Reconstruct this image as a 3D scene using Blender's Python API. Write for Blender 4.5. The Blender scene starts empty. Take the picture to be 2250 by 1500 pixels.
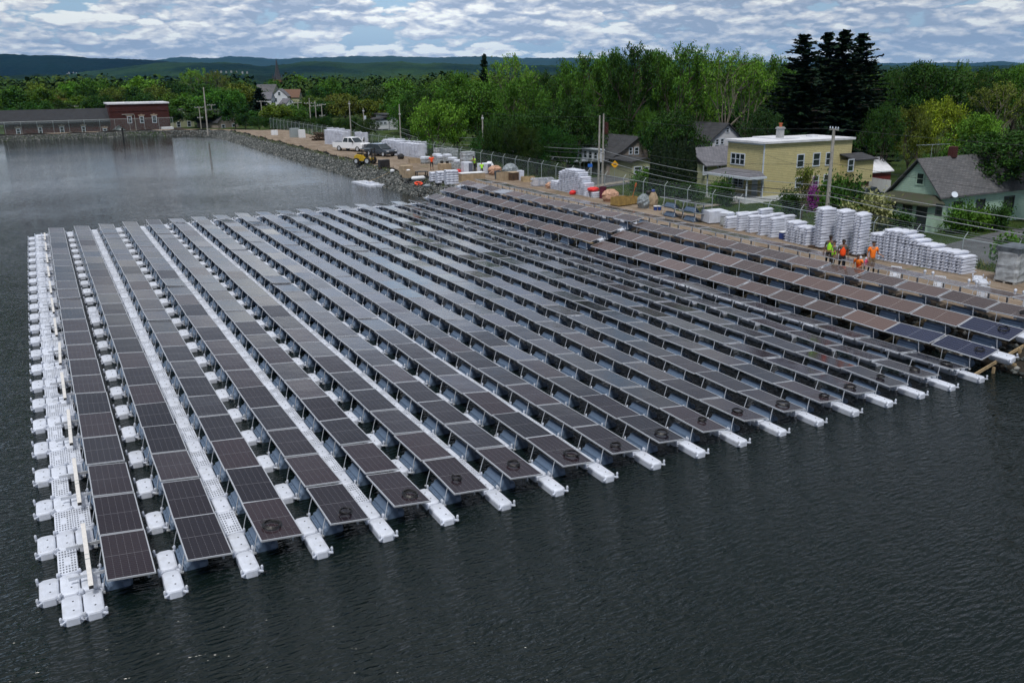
import bpy, bmesh, math, random
import numpy as np
from mathutils import Vector, Matrix
random.seed(7); RNG = np.random.default_rng(11)
S = bpy.context.scene
COL = S.collection
R = math.radians
# ------------------------------------------------------------------ camera
CAMP = np.array([0.0323, -19.841, 11.730]); FOC = 1899.94
YAW, PITCH, ROLL = 0.492220, 0.298350, -0.009620
_f = np.array([math.sin(YAW)*math.cos(PITCH), math.cos(YAW)*math.cos(PITCH), -math.sin(PITCH)])
_r0 = np.array([math.cos(YAW), -math.sin(YAW), 0.0]); _u0 = np.cross(_r0, _f)
_r = _r0*math.cos(ROLL)+_u0*math.sin(ROLL); _u = -_r0*math.sin(ROLL)+_u0*math.cos(ROLL)
cam = bpy.data.cameras.new('camera'); camo = bpy.data.objects.new('camera', cam); COL.objects.link(camo)
cam.sensor_width = 36; cam.lens = 36*FOC/2250; cam.clip_start = 0.5; cam.clip_end = 60000
camo.matrix_world = Matrix(((_r[0], _u[0], -_f[0], CAMP[0]), (_r[1], _u[1], -_f[1], CAMP[1]), (_r[2], _u[2], -_f[2], CAMP[2]), (0, 0, 0, 1)))
S.camera = camo
# ------------------------------------------------------------------ render, view
S.view_settings.view_transform = 'Standard'; S.view_settings.look = 'None'
S.view_settings.exposure = 0.0; S.view_settings.gamma = 1.0; S.view_settings.use_curve_mapping = False
S.render.engine = 'CYCLES'
cy = S.cycles
cy.use_denoising = True; cy.use_adaptive_sampling = True; cy.adaptive_threshold = 0.02
cy.max_bounces = 6; cy.diffuse_bounces = 2; cy.glossy_bounces = 4; cy.transmission_bounces = 3; cy.transparent_max_bounces = 12; cy.volume_bounces = 0
cy.sample_clamp_direct = 3.0; cy.sample_clamp_indirect = 3.0; cy.caustics_reflective = False; cy.caustics_refractive = False
# ------------------------------------------------------------------ sun and sky
SUNV = Vector((-0.30, -0.42, 0.86)).normalized()
sd = bpy.data.lights.new('sun', 'SUN'); sd.energy = 2.7; sd.angle = R(12); sd.color = (1.0, 0.96, 0.9)
so = bpy.data.objects.new('sun', sd); COL.objects.link(so); so.location = (0, -40, 60)
so.rotation_euler = SUNV.to_track_quat('Z', 'Y').to_euler()

class NT:
    """small helper to write node trees"""
    def __init__(s, tree): s.t = tree; s.n = tree.nodes; s.l = tree.links; s.n.clear()
    def add(s, kind, **kw):
        n = s.n.new(kind)
        for k, v in kw.items():
            if k.startswith('i_'):
                key = k[2:]; key = int(key) if key.isdigit() else key.replace('_', ' ')
                s.set(n.inputs[key], v)
            else: setattr(n, k, v)
        return n
    def set(s, inp, v):
        if isinstance(v, bpy.types.Node): v = v.outputs[0]
        if isinstance(v, bpy.types.NodeSocket): s.l.new(v, inp)
        else:
            if hasattr(inp, 'default_value'):
                if isinstance(v, (tuple, list)) and len(v) == 3 and len(inp.default_value) == 4: v = (*v, 1)
                inp.default_value = v
    def math(s, op, a, b=0.0, c=None, clamp=False):
        n = s.n.new('ShaderNodeMath'); n.operation = op; n.use_clamp = clamp
        s.set(n.inputs[0], a); s.set(n.inputs[1], b)
        if c is not None: s.set(n.inputs[2], c)
        return n.outputs[0]
    def vmath(s, op, a, b=(0, 0, 0), sc=None):
        n = s.n.new('ShaderNodeVectorMath'); n.operation = op
        s.set(n.inputs[0], a); s.set(n.inputs[1], b)
        if sc is not None: s.set(n.inputs['Scale'], sc)
        return n.outputs[0]
    def mix(s, f, a, b, mode='MIX'):
        n = s.n.new('ShaderNodeMix'); n.data_type = 'RGBA'; n.blend_type = mode; n.clamp_factor = True
        s.set(n.inputs[0], f); s.set(n.inputs[6], a); s.set(n.inputs[7], b); return n.outputs[2]
    def noise(s, v, scale, detail=4, rough=0.5, dist=0.0, out=0):
        n = s.n.new('ShaderNodeTexNoise')
        if v is not None: s.set(n.inputs['Vector'], v)
        n.inputs['Scale'].default_value = scale; n.inputs['Detail'].default_value = detail
        n.inputs['Roughness'].default_value = rough; n.inputs['Distortion'].default_value = dist
        return n.outputs[out]
    def ramp(s, f, stops, mode='LINEAR'):
        n = s.n.new('ShaderNodeValToRGB'); n.color_ramp.interpolation = mode; e = n.color_ramp.elements
        while len(e) > 1: e.remove(e[0])
        e[0].position = stops[0][0]; c = stops[0][1]; e[0].color = (*c, 1) if isinstance(c, tuple) else (c, c, c, 1)
        for p, c in stops[1:]:
            q = e.new(p); q.color = (*c, 1) if isinstance(c, tuple) else (c, c, c, 1)
        s.set(n.inputs[0], f); return n.outputs[0]

W = bpy.data.worlds.new('World'); S.world = W; W.use_nodes = True; W.cycles.sampling_method = 'MANUAL'; W.cycles.sample_map_resolution = 512
nt = NT(W.node_tree)
sky = nt.add('ShaderNodeTexSky'); sky.sky_type = 'NISHITA'; sky.sun_disc = False
sky.sun_elevation = math.asin(SUNV.z); sky.sun_rotation = math.atan2(SUNV.x, SUNV.y); sky.altitude = 100; sky.air_density = 1.2; sky.dust_density = 1.5
tc = nt.add('ShaderNodeTexCoord'); D = tc.outputs['Generated']
sep = nt.add('ShaderNodeSeparateXYZ', i_0=D); z = nt.math('MAXIMUM', sep.outputs[2], 0.0)
def cloudvec(dz, off, zz=3.7):
    inv = nt.math('DIVIDE', 1.0, nt.math('ADD', nt.math('ADD', z, dz), off))
    cx = nt.math('MULTIPLY', sep.outputs[0], inv); cyy = nt.math('MULTIPLY', sep.outputs[1], inv)
    return nt.add('ShaderNodeCombineXYZ', i_0=cx, i_1=cyy, i_2=zz).outputs[0]
OFF = 0.30
v0 = cloudvec(0.0, OFF); v1 = cloudvec(0.0050, OFF)
wrp = nt.vmath('SCALE', nt.vmath('SUBTRACT', nt.noise(v0, 9.0, 4, 0.6, out=1), (0.5, 0.5, 0.5)), (0, 0, 0), 0.13)
def puff(v, sc):
    n = nt.add('ShaderNodeTexVoronoi', i_Vector=nt.vmath('ADD', v, wrp)); n.feature = 'F1'; n.inputs['Scale'].default_value = sc
    return nt.math('POWER', n.outputs['Distance'], 1.7)
def field(v):
    n = nt.noise(v, 5.5, 9, 0.56)
    return nt.math('SUBTRACT', nt.math('SUBTRACT', nt.math('ADD', nt.math('MULTIPLY', n, 1.05), 0.20), nt.math('MULTIPLY', puff(v, 9.5), 0.40)), nt.math('MULTIPLY', puff(v, 24.0), 0.20))
F0, F1 = field(v0), field(v1); big = nt.noise(v0, 2.4, 4, 0.5)
lit = nt.math('MULTIPLY', nt.math('SUBTRACT', F0, F1), 2.4)
dens = nt.math('ADD', nt.math('MULTIPLY', F0, 0.6), nt.math('MULTIPLY', big, 0.45))
cover = nt.ramp(dens, [(0.38, 0.0), (0.47, 1.0)], 'EASE')
shade = nt.math('ADD', nt.math('ADD', lit, 0.46), nt.math('ADD', nt.math('MULTIPLY', nt.math('SUBTRACT', F0, 0.52), 0.9), nt.math('MULTIPLY', nt.math('SUBTRACT', 0.5, big), 2.2)))
ccol = nt.ramp(shade, [(0.05, (3.2, 4.0, 5.4)), (0.32, (4.5, 5.2, 6.5)), (0.52, (6.0, 6.5, 7.3)), (0.75, (7.6, 7.8, 8.2)), (1.0, (10.0, 10.3, 10.0))])
skyc = nt.mix(0.6, sky.outputs[0], (3.2, 5.6, 8.6))
hazec = nt.mix(nt.ramp(z, [(0.0, 0.45), (0.03, 0.18), (0.09, 0.0)]), nt.mix(cover, skyc, ccol), (5.6, 7.0, 8.4))
# unseen upper sky shaped for its reflections: brighter ahead of the camera, duller elsewhere
vh = cloudvec(0.0, 0.25, 9.1); nh = nt.noise(vh, 1.5, 7, 0.6)
nt.vmath('DOT_PRODUCT', D, (math.sin(R(22))*math.cos(R(8)), math.cos(R(22))*math.cos(R(8)), math.sin(R(8))))
n_dot = [n for n in nt.n if n.bl_idname == 'ShaderNodeVectorMath'][-1]
lobe = nt.math('POWER', nt.math('MAXIMUM', n_dot.outputs['Value'], 0.0), 30.0)
base_hi = nt.mix(nt.ramp(z, [(0.68, 0.0), (0.90, 1.0)], 'EASE'), (2.9, 3.2, 3.8), (9.8, 9.9, 10.2))
patt = nt.ramp(nh, [(0.30, 0.50), (0.5, 0.95), (0.70, 1.8)])
high = nt.vmath('SCALE', base_hi, (0, 0, 0), patt)
low_ = nt.vmath('SCALE', hazec, (0, 0, 0), nt.math('MULTIPLY', nt.math('MULTIPLY_ADD', lobe, 0.22, 0.93), nt.math('ADD', 0.62, nt.math('MULTIPLY', nt.ramp(z, [(0.085, 0.0), (0.13, 1.0)], 'EASE'), nt.math('MULTIPLY_ADD', lobe, 0.62, -0.22)))))
low_ = nt.vmath('SCALE', low_, (0, 0, 0), 1.613)
top = nt.mix(nt.ramp(z, [(0.17, 0.0), (0.30, 1.0)], 'EASE'), low_, high)
bg = nt.add('ShaderNodeBackground', i_Color=top, i_Strength=0.1)
nt.add('ShaderNodeOutputWorld', i_Surface=bg)
# ------------------------------------------------------------------ pixel -> world helpers (photo pixels at 2250 x 1500)
def ray(px, py): return _f*FOC+_r*(px-1125)+_u*(750-py)
def at(px, py, z=0.0):
    d = ray(px, py); return CAMP+d*((z-CAMP[2])/d[2])
def atD(px, py, D):
    d = ray(px, py); return CAMP+d*(D/FOC)
def onX(px, py, X):
    d = ray(px, py); return CAMP+d*((X-CAMP[0])/d[0])
def onY(px, py, Y):
    d = ray(px, py); return CAMP+d*((Y-CAMP[1])/d[1])
# ------------------------------------------------------------------ mesh helpers
class MB:
    def __init__(s): s.v = []; s.f = []; s.m = []; s.uv = None
    def add(s, vs, fs, m=0):
        o = len(s.v); s.v += [tuple(map(float, p)) for p in vs]
        s.f += [tuple(i+o for i in f) for f in fs]; s.m += [m]*len(fs); return s
    def merge(s, other, M=None, m=None):
        vs = other.v if M is None else [tuple(M @ Vector(p)) for p in other.v]
        o = len(s.v); s.v += vs; s.f += [tuple(i+o for i in f) for f in other.f]; s.m += (other.m if m is None else [m]*len(other.f)); return s
    def box(s, x0, x1, y0, y1, z0, z1, m=0, M=None):
        vs = [(x0, y0, z0), (x1, y0, z0), (x1, y1, z0), (x0, y1, z0), (x0, y0, z1), (x1, y0, z1), (x1, y1, z1), (x0, y1, z1)]
        if M is not None: vs = [tuple(M @ Vector(p)) for p in vs]
        return s.add(vs, [(0, 3, 2, 1), (4, 5, 6, 7), (0, 1, 5, 4), (1, 2, 6, 5), (2, 3, 7, 6), (3, 0, 4, 7)], m)
    def rings(s, rings, m=0, cap=(True, True)):
        n = len(rings[0]); vs = [p for r in rings for p in r]; fs = []
        for k in range(len(rings)-1):
            for i in range(n):
                j = (i+1) % n; fs.append((k*n+i, k*n+j, (k+1)*n+j, (k+1)*n+i))
        if cap[0]: fs.append(tuple(reversed(range(n))))
        if cap[1]: fs.append(tuple((len(rings)-1)*n+i for i in range(n)))
        return s.add(vs, fs, m)
    def tube(s, pts, r, n=6, m=0):
        pts = [Vector(p) for p in pts]; rs = r if isinstance(r, (list, tuple)) else [r]*len(pts); rings = []
        for i, p in enumerate(pts):
            t = (pts[min(i+1, len(pts)-1)]-pts[max(i-1, 0)]).normalized()
            a = t.cross(Vector((0, 0, 1)) if abs(t.z) < 0.95 else Vector((1, 0, 0))).normalized(); b = t.cross(a)
            rings.append([tuple(p+(a*math.cos(2*math.pi*k/n)+b*math.sin(2*math.pi*k/n))*rs[i]) for k in range(n)])
        return s.rings(rings, m)
    def lathe(s, prof, c=(0, 0, 0), n=10, m=0):
        return s.rings([[(c[0]+r*math.cos(2*math.pi*k/n), c[1]+r*math.sin(2*math.pi*k/n), c[2]+z) for k in range(n)] for r, z in prof], m)
    def poly(s, pts, h, m=0, z0=0.0):
        """extrude a 2-D polygon (x, y) from z0 to z0+h"""
        return s.rings([[(x, y, z0) for x, y in pts], [(x, y, z0+h) for x, y in pts]], m)
    def build(s, name, mats, parent=None, loc=None, smooth=False, bevel=0):
        me = bpy.data.meshes.new(name); me.from_pydata(s.v, [], s.f)
        mats = mats if isinstance(mats, (list, tuple)) else [mats]
        for mt in mats: me.materials.append(mt)
        if len(mats) > 1: me.polygons.foreach_set('material_index', s.m)
        if bevel:
            bm = bmesh.new(); bm.from_mesh(me)
            bmesh.ops.recalc_face_normals(bm, faces=bm.faces)
            es = [e for e in bm.edges if len(e.link_faces) == 2 and e.calc_face_angle(0) > 0.5]
            bmesh.ops.bevel(bm, geom=es, offset=bevel, segments=2, affect='EDGES', profile=0.5, clamp_overlap=True)
            bm.to_mesh(me); bm.free()
        if smooth: me.polygons.foreach_set('use_smooth', [True]*len(me.polygons))
        me.update()
        o = bpy.data.objects.new(name, me); COL.objects.link(o)
        if parent is not None: o.parent = parent
        if loc is not None: o.location = loc
        return o
def recalc(o):
    bm = bmesh.new(); bm.from_mesh(o.data); bmesh.ops.recalc_face_normals(bm, faces=bm.faces); bm.to_mesh(o.data); bm.free(); return o
def npmesh(name, V, F, mats, parent=None, smooth=False, mi=None):
    """fast mesh from numpy: V (n,3), F (m,k)"""
    V = np.asarray(V, np.float32); F = np.asarray(F, np.int32); k = F.shape[1]
    me = bpy.data.meshes.new(name); me.vertices.add(len(V)); me.vertices.foreach_set('co', V.ravel())
    me.loops.add(F.size); me.loops.foreach_set('vertex_index', F.ravel())
    me.polygons.add(len(F)); me.polygons.foreach_set('loop_start', np.arange(0, F.size, k, dtype=np.int32))
    mats = mats if isinstance(mats, (list, tuple)) else [mats]
    for m in mats: me.materials.append(m)
    if mi is not None: me.polygons.foreach_set('material_index', mi)
    if smooth: me.polygons.foreach_set('use_smooth', [True]*len(F))
    me.update(calc_edges=True); me.validate()
    o = bpy.data.objects.new(name, me); COL.objects.link(o)
    if parent is not None: o.parent = parent
    return o
def tag(o, label=None, cat=None, group=None, kind=None):
    if label: o['label'] = label
    if cat: o['category'] = cat
    if group: o['group'] = group
    if kind: o['kind'] = kind
    return o
def thing(name, label, cat, loc=(0, 0, 0), rz=0.0, group=None):
    o = bpy.data.objects.new(name, None); COL.objects.link(o); o.location = loc; o.rotation_euler = (0, 0, rz)
    return tag(o, label, cat, group)
def dup(o, loc=None, rot=None, label=None, group=None, parent=None, scale=None):
    c = o.copy(); COL.objects.link(c)
    if parent is not None: c.parent = parent
    if loc is not None: c.location = loc
    if rot is not None: c.rotation_euler = rot
    if scale is not None: c.scale = scale
    if label: c['label'] = label
    if group: c['group'] = group
    for ch in o.children: dup(ch, parent=c)
    return c
# ------------------------------------------------------------------ materials
def mat(name, color, rough=0.6, metal=0.0, spec=0.5, noise=0.0, nscale=5.0, bump=0.0, bscale=20.0, coat=0.0, col2=None, objrand=0.0, specks=False):
    m = bpy.data.materials.new(name); m.use_nodes = True; t = NT(m.node_tree)
    b = t.add('ShaderNodeBsdfPrincipled'); t.add('ShaderNodeOutputMaterial', i_Surface=b)
    b.inputs['Roughness'].default_value = rough; b.inputs['Metallic'].default_value = metal
    b.inputs['Specular IOR Level'].default_value = spec; b.inputs['Coat Weight'].default_value = coat
    c = color
    if noise or col2:
        tcn = t.add('ShaderNodeTexCoord').outputs['Object']
        n = t.noise(tcn, nscale, 5, 0.6)
        c2 = col2 or tuple(x*(1-noise) for x in color)
        c1 = color if col2 else tuple(min(1, x*(1+noise*0.5)) for x in color)
        c = t.mix(t.ramp(n, [(0.35, 0.0), (0.65, 1.0)]), c1, c2)
    if objrand:
        oi = t.add('ShaderNodeObjectInfo').outputs['Random']
        k = t.math('MULTIPLY_ADD', oi, objrand, 1-objrand/2)
        c = t.vmath('SCALE', c if not isinstance(c, tuple) else t.add('ShaderNodeRGB').outputs[0], (0, 0, 0), k) if not isinstance(c, tuple) else t.mix(oi, tuple(x*(1-objrand/2) for x in c), tuple(min(1, x*(1+objrand/2)) for x in c))
    if specks:   # bird droppings, mud spots and a faint waterline
        pp_ = t.add('ShaderNodeNewGeometry').outputs['Position']; c = t.mix(t.math('MULTIPLY', t.ramp(t.noise(pp_, 11, 3, .6), [(.68, 0.0), (.72, 1.0)]), t.ramp(t.noise(pp_, .9, 2, .5), [(.52, 0.0), (.62, .8)])), c, (.12, .075, .04))
        c = t.mix(t.math('MULTIPLY', t.ramp(t.noise(pp_, 2.6, 5, .7), [(.5, 0.0), (.8, .5)]), 1.0), c, (.30, .31, .30))
    t.set(b.inputs['Base Color'], c)
    if bump:
        tcn = t.add('ShaderNodeTexCoord').outputs['Object']
        bn = t.add('ShaderNodeBump', i_Strength=1.0, i_Distance=bump, i_Height=t.noise(tcn, bscale, 4, 0.6))
        t.set(b.inputs['Normal'], bn)
    return m
M = {}
HAZE = 2.3e-5
M['float'] = mat('white_hdpe', (0.60, 0.65, 0.76), 0.42, noise=0.16, nscale=2.2, bump=0.003, bscale=24, objrand=0.12, specks=True)
M['mainfloat'] = mat('shaded_hdpe', (0.105, 0.155, 0.24), 0.36, noise=0.12, nscale=2.2, objrand=0.10)  # float plastic with the blue shade under the panels put into its colour
M['stackfloat'] = mat('stacked_hdpe', (0.58, 0.62, 0.73), 0.5, noise=0.15, nscale=2.0, objrand=0.12)
M['hole'] = mat('dark_hole', (0.015, 0.017, 0.02), 0.8)
M['alu'] = mat('aluminium', (0.62, 0.65, 0.70), 0.38, metal=0.55)
M['tube'] = mat('white_aluminium', (0.78, 0.76, 0.74), 0.35, metal=0.15, noise=0.1, nscale=6)
M['under'] = mat('panel_backsheet', (0.55, 0.6, 0.68), 0.5)
M['cable'] = mat('black_cable', (0.012, 0.012, 0.014), 0.45)
M['black'] = mat('black_plastic', (0.02, 0.02, 0.022), 0.5)
M['rubber'] = mat('tyre_rubber', (0.022, 0.022, 0.022), 0.8, noise=0.3)
M['glass'] = mat('dark_glass', (0.02, 0.03, 0.035), 0.08, spec=0.7)
M['wood'] = mat('weathered_pine', (0.42, 0.32, 0.19), 0.75, noise=0.35, nscale=3)
M['ply'] = mat('plywood', (0.36, 0.28, 0.19), 0.75, noise=0.25, nscale=2)
M['osb'] = mat('ochre_plywood', (0.33, 0.22, 0.07), 0.75, noise=0.3, nscale=3)
M['darkwood'] = mat('brown_pallet_wood', (0.09, 0.055, 0.035), 0.85, noise=0.5, nscale=3)
M['pole'] = mat('grey_pole_wood', (0.34, 0.33, 0.31), 0.85, noise=0.3, nscale=1.5)
M['galv'] = mat('galvanised_steel', (0.38, 0.44, 0.46), 0.45, metal=0.5)
M['wire'] = mat('overhead_wire', (0.03, 0.035, 0.04), 0.5)
M['wirepale'] = mat('pale_overhead_wire', (0.35, 0.38, 0.42), 0.4, metal=0.3)
M['concrete'] = mat('concrete', (0.34, 0.35, 0.36), 0.85, noise=0.2, nscale=1.2)
M['whitepaint'] = mat('white_paint', (0.72, 0.75, 0.80), 0.55, noise=0.08)
M['darkpaint'] = mat('dark_paint', (0.03, 0.04, 0.045), 0.5)
M['red'] = mat('red_plastic', (0.62, 0.02, 0.02), 0.5)
M['orange'] = mat('orange_plastic', (0.75, 0.07, 0.02), 0.5)
M['blue'] = mat('blue_plastic', (0.02, 0.05, 0.22), 0.45)
M['maroon'] = mat('maroon_plastic', (0.10, 0.012, 0.035), 0.5)
M['greyplastic'] = mat('grey_plastic', (0.07, 0.09, 0.11), 0.5)
# ================================================================== TERRAIN
X_SH, Y_SH, X_W, Y_N, RAD = 33.5, 185.0, -130.0, -90.0, 16.0
def sdf(x, y):
    """signed distance to the reservoir edge (positive on land)"""
    cx, cy = (X_SH+X_W)/2, (Y_SH+Y_N)/2; hx, hy = (X_SH-X_W)/2-RAD, (Y_SH-Y_N)/2-RAD
    qx = np.abs(x-cx)-hx; qy = np.abs(y-cy)-hy
    return np.hypot(np.maximum(qx, 0), np.maximum(qy, 0))+np.minimum(np.maximum(qx, qy), 0)-RAD
def sstep(a, b, t):
    t = np.clip((t-a)/(b-a), 0, 1); return t*t*(3-2*t)
def ground(x, y):
    x = np.asarray(x, float); y = np.asarray(y, float)
    s = sdf(x, y); crest = 1.33-.48*sstep(160, 182, y); bank = np.minimum(np.clip(s*0.6, -2.5, 2.0), crest)
    r = np.hypot(x, y+20)
    low = -2.35-58*sstep(330, 3000, r)
    back = sstep(150, 185, y)                     # the far embankment drops less
    low = np.where(r < 330, -2.35+1.3*back, low+1.3*back*(1-sstep(330, 900, r)))
    e0 = np.where(y > 170, 9.0, 12.3)+0*s
    k = sstep(0, 8.5, s-e0)
    return np.where(s < e0, bank, crest*(1-k)+low*k)
gx = np.concatenate([[-16000, -11000, -7000, -3500, -1600, -700, -350, -200], np.arange(-140, -20, 6.0), np.arange(-20, 28, 2.0), np.arange(28, 60, 0.5), np.arange(60, 130, 2.0), [140, 160, 190, 240, 320, 450, 700, 1200, 2200, 4500, 9000, 16000]])
gy = np.concatenate([[-3000, -900, -300, -120], np.arange(-90, -10, 5.0), np.arange(-10, 160, 1.5), np.arange(160, 215, 0.6), np.arange(215, 300, 5.0), [310, 340, 380, 450, 560, 750, 1100, 1700, 2800, 4500, 8000, 18000]])
GX, GY = np.meshgrid(gx, gy, indexing='ij'); GZ = ground(GX, GY)
nz = (np.sin(GX*0.9+1.3*np.sin(GY*0.37))*np.cos(GY*0.7+np.sin(GX*0.5)))*0.035
GZ = GZ+np.where((sdf(GX, GY) > 12.5) & (np.hypot(GX, GY) < 400), nz*2, 0)
nx_, ny_ = GX.shape; idx = np.arange(nx_*ny_).reshape(nx_, ny_)
GF = np.stack([idx[:-1, :-1], idx[1:, :-1], idx[1:, 1:], idx[:-1, 1:]], -1).reshape(-1, 4)
m = bpy.data.materials.new('ground'); m.use_nodes = True; t = NT(m.node_tree)
P = t.add('ShaderNodeNewGeometry').outputs['Position']
b = t.add('ShaderNodeBsdfPrincipled', i_Roughness=0.95); b.inputs['Specular IOR Level'].default_value = 0.15
n1 = t.noise(P, 0.22, 5, 0.6); n2 = t.noise(P, 3.5, 6, 0.7); n3 = t.noise(P, 18, 3, 0.6)
grass = t.mix(t.ramp(n1, [(0.35, 0.0), (0.65, 1.0)]), (0.028, 0.060, 0.014), (0.075, 0.11, 0.022))
grass = t.mix(t.math('MULTIPLY', n2, 0.8), grass, (0.022, 0.042, 0.012))
dirt = t.mix(n2, (0.19, 0.14, 0.095), (0.11, 0.085, 0.06))
spots = t.ramp(n1, [(0.62, 0.0), (0.74, 0.8)])
far = t.mix(t.ramp(t.noise(P, 0.004, 6, 0.6), [(0.4, 0.0), (0.65, 1.0)]), (0.015, 0.035, 0.014), (0.035, 0.07, 0.02))
dist = t.math('MULTIPLY', t.add('ShaderNodeVectorMath', operation='LENGTH', i_0=P).outputs['Value'], 0.001)
col = t.mix(spots, grass, dirt)
col = t.mix(t.ramp(dist, [(0.25, 0.0), (0.6, 1.0)]), col, far)
sx_ = t.add('ShaderNodeSeparateXYZ', i_0=P); bankm = t.math('MULTIPLY', t.math('LESS_THAN', sx_.outputs[0], 36.0), t.math('GREATER_THAN', sx_.outputs[0], 25.0))
col = t.mix(bankm, col, (0.05, 0.045, 0.038))
t.set(b.inputs['Base Color'], col)
bp = t.add('ShaderNodeBump', i_Distance=0.12, i_Height=t.math('ADD', n2, n3)); t.set(b.inputs['Normal'], bp)
t.add('ShaderNodeOutputMaterial', i_Surface=b)
tag(npmesh('ground', np.stack([GX, GY, GZ], -1).reshape(-1, 3), GF, m, smooth=True), kind='structure')
# --- bare dirt and gravel on the embankment: a sheet just over the ground
m = bpy.data.materials.new('dirt_track'); m.use_nodes = True; t = NT(m.node_tree)
P = t.add('ShaderNodeNewGeometry').outputs['Position']
b = t.add('ShaderNodeBsdfPrincipled', i_Roughness=0.95); b.inputs['Specular IOR Level'].default_value = 0.15
n1 = t.noise(P, 0.35, 5, 0.65); n2 = t.noise(t.vmath('MULTIPLY', P, (2.2, 0.35, 1)), 1.0, 6, 0.65); n3 = t.noise(P, 9, 5, 0.7)
c = t.mix(t.ramp(n1, [(0.35, 0.0), (0.65, 1.0)]), (0.25, 0.195, 0.15), (0.16, 0.125, 0.093))
c = t.mix(t.ramp(n2, [(0.42, 0.0), (0.6, 1.0)]), c, (0.32, 0.265, 0.215))
c = t.mix(t.math('MULTIPLY', n3, 0.55), c, (0.11, 0.085, 0.062))
c = t.mix(t.ramp(t.noise(P, 0.5, 5, 0.7), [(0.60, 0.0), (0.7, 0.75)]), c, (0.075, 0.10, 0.03))
t.set(b.inputs['Base Color'], c); t.set(b.inputs['Normal'], t.add('ShaderNodeBump', i_Distance=0.05, i_Height=t.math('ADD', n3, n2)))
t.add('ShaderNodeOutputMaterial', i_Surface=b)
ys = np.arange(-12, 176, 1.5); V = []; cols = 13
for y in ys:
    x1 = 44.0+(y-12)*0.028+0.5*math.sin(y*0.31)+0.35*math.sin(y*0.9)
    for k in range(cols):
        x = 35.6+(x1-35.6)*k/(cols-1); V.append((x, y, float(ground(x, y))+0.05+0.02*math.sin(x*3+y)*math.sin(y*1.7)))
n = len(ys); F = [(i*cols+k, i*cols+k+1, (i+1)*cols+k+1, (i+1)*cols+k) for i in range(n-1) for k in range(cols-1)]
# the far side and the corner
base = len(V); rows = []
for s in np.linspace(2.4, 9.0, 9):
    pts = []
    for a in np.linspace(0, math.pi/2, 16): pts.append((X_SH-RAD+(RAD+s)*math.cos(a), Y_SH-RAD+(RAD+s)*math.sin(a)))
    for x in np.arange(X_SH-RAD-3, -60, -3.0): pts.append((x, Y_SH+s))
    rows.append(pts)
for r_ in rows:
    for x, y in r_: V.append((x, y, float(ground(x, y))+0.022))
L = len(rows[0])
F += [(base+k*L+i, base+(k+1)*L+i, base+(k+1)*L+i+1, base+k*L+i+1) for k in range(len(rows)-1) for i in range(L-1)]
tag(npmesh('dirt_track', V, F, m, smooth=True), kind='structure')
# ================================================================== WATER
m = bpy.data.materials.new('water'); m.use_nodes = True; t = NT(m.node_tree)
P = t.add('ShaderNodeNewGeometry').outputs['Position']
b = t.add('ShaderNodeBsdfPrincipled'); b.inputs['Base Color'].default_value = (0.004, 0.0085, 0.008, 1); b.inputs['IOR'].default_value = 1.333; b.inputs['Roughness'].default_value = 0.04
Pr = t.add('ShaderNodeMapping', i_Vector=P); Pr.inputs['Rotation'].default_value = (0, 0, R(6)); Pr.inputs['Scale'].default_value = (0.85, 2.5, 1.0)
warp = t.vmath('ADD', Pr.outputs[0], t.vmath('SCALE', t.noise(P, 0.7, 3, 0.5, out=1), (0, 0, 0), 1.1))
a1 = t.noise(warp, 3.7, 1.5, 0.45); a2 = t.noise(warp, 5.0, 2, 0.5, 0.3); a3 = t.noise(P, 0.55, 2, 0.5)
h = t.math('ADD', t.math('MULTIPLY', a1, 0.088), t.math('MULTIPLY', a2, 0.034))
calm = t.ramp(t.noise(P, 0.06, 4, 0.6), [(0.36, 0.5), (0.64, 1.15)])
sy_ = t.add('ShaderNodeSeparateXYZ', i_0=P).outputs[1]
lee = t.ramp(t.math('DIVIDE', sy_, 100.0), [(0.30, 1.0), (0.62, 0.42), (1.0, 0.12)])      # sheltered, calmer water beyond the array
h = t.math('MULTIPLY', t.math('MULTIPLY', h, calm), lee)
t.set(b.inputs['Normal'], t.add('ShaderNodeBump', i_Strength=1.0, i_Distance=1.0, i_Height=h))
t.add('ShaderNodeOutputMaterial', i_Surface=b)
wv = [(X_W-3, Y_N-3, 0), (X_SH+2, Y_N-3, 0), (X_SH+2, Y_SH+2, 0), (X_W-3, Y_SH+2, 0)]
tag(npmesh('water', wv, [(0, 1, 2, 3)], m), kind='structure')
# ================================================================== STONE BANK
m = mat('bank_stone', (0.16, 0.165, 0.165), 0.85, col2=(0.075, 0.085, 0.085), nscale=1.1)
ico = np.array([(0, 0, 1), (0.89, 0, 0.45), (0.28, 0.85, 0.45), (-0.72, 0.53, 0.45), (-0.72, -0.53, 0.45), (0.28, -0.85, 0.45), (0.72, 0.53, -0.45), (-0.28, 0.85, -0.45), (-0.89, 0, -0.45), (-0.28, -0.85, -0.45), (0.72, -0.53, -0.45), (0, 0, -1)])
icf = np.array([(0, 1, 2), (0, 2, 3), (0, 3, 4), (0, 4, 5), (0, 5, 1), (1, 6, 2), (2, 7, 3), (3, 8, 4), (4, 9, 5), (5, 10, 1), (6, 7, 2), (7, 8, 3), (8, 9, 4), (9, 10, 5), (10, 6, 1), (11, 7, 6), (11, 8, 7), (11, 9, 8), (11, 10, 9), (11, 6, 10)])
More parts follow.
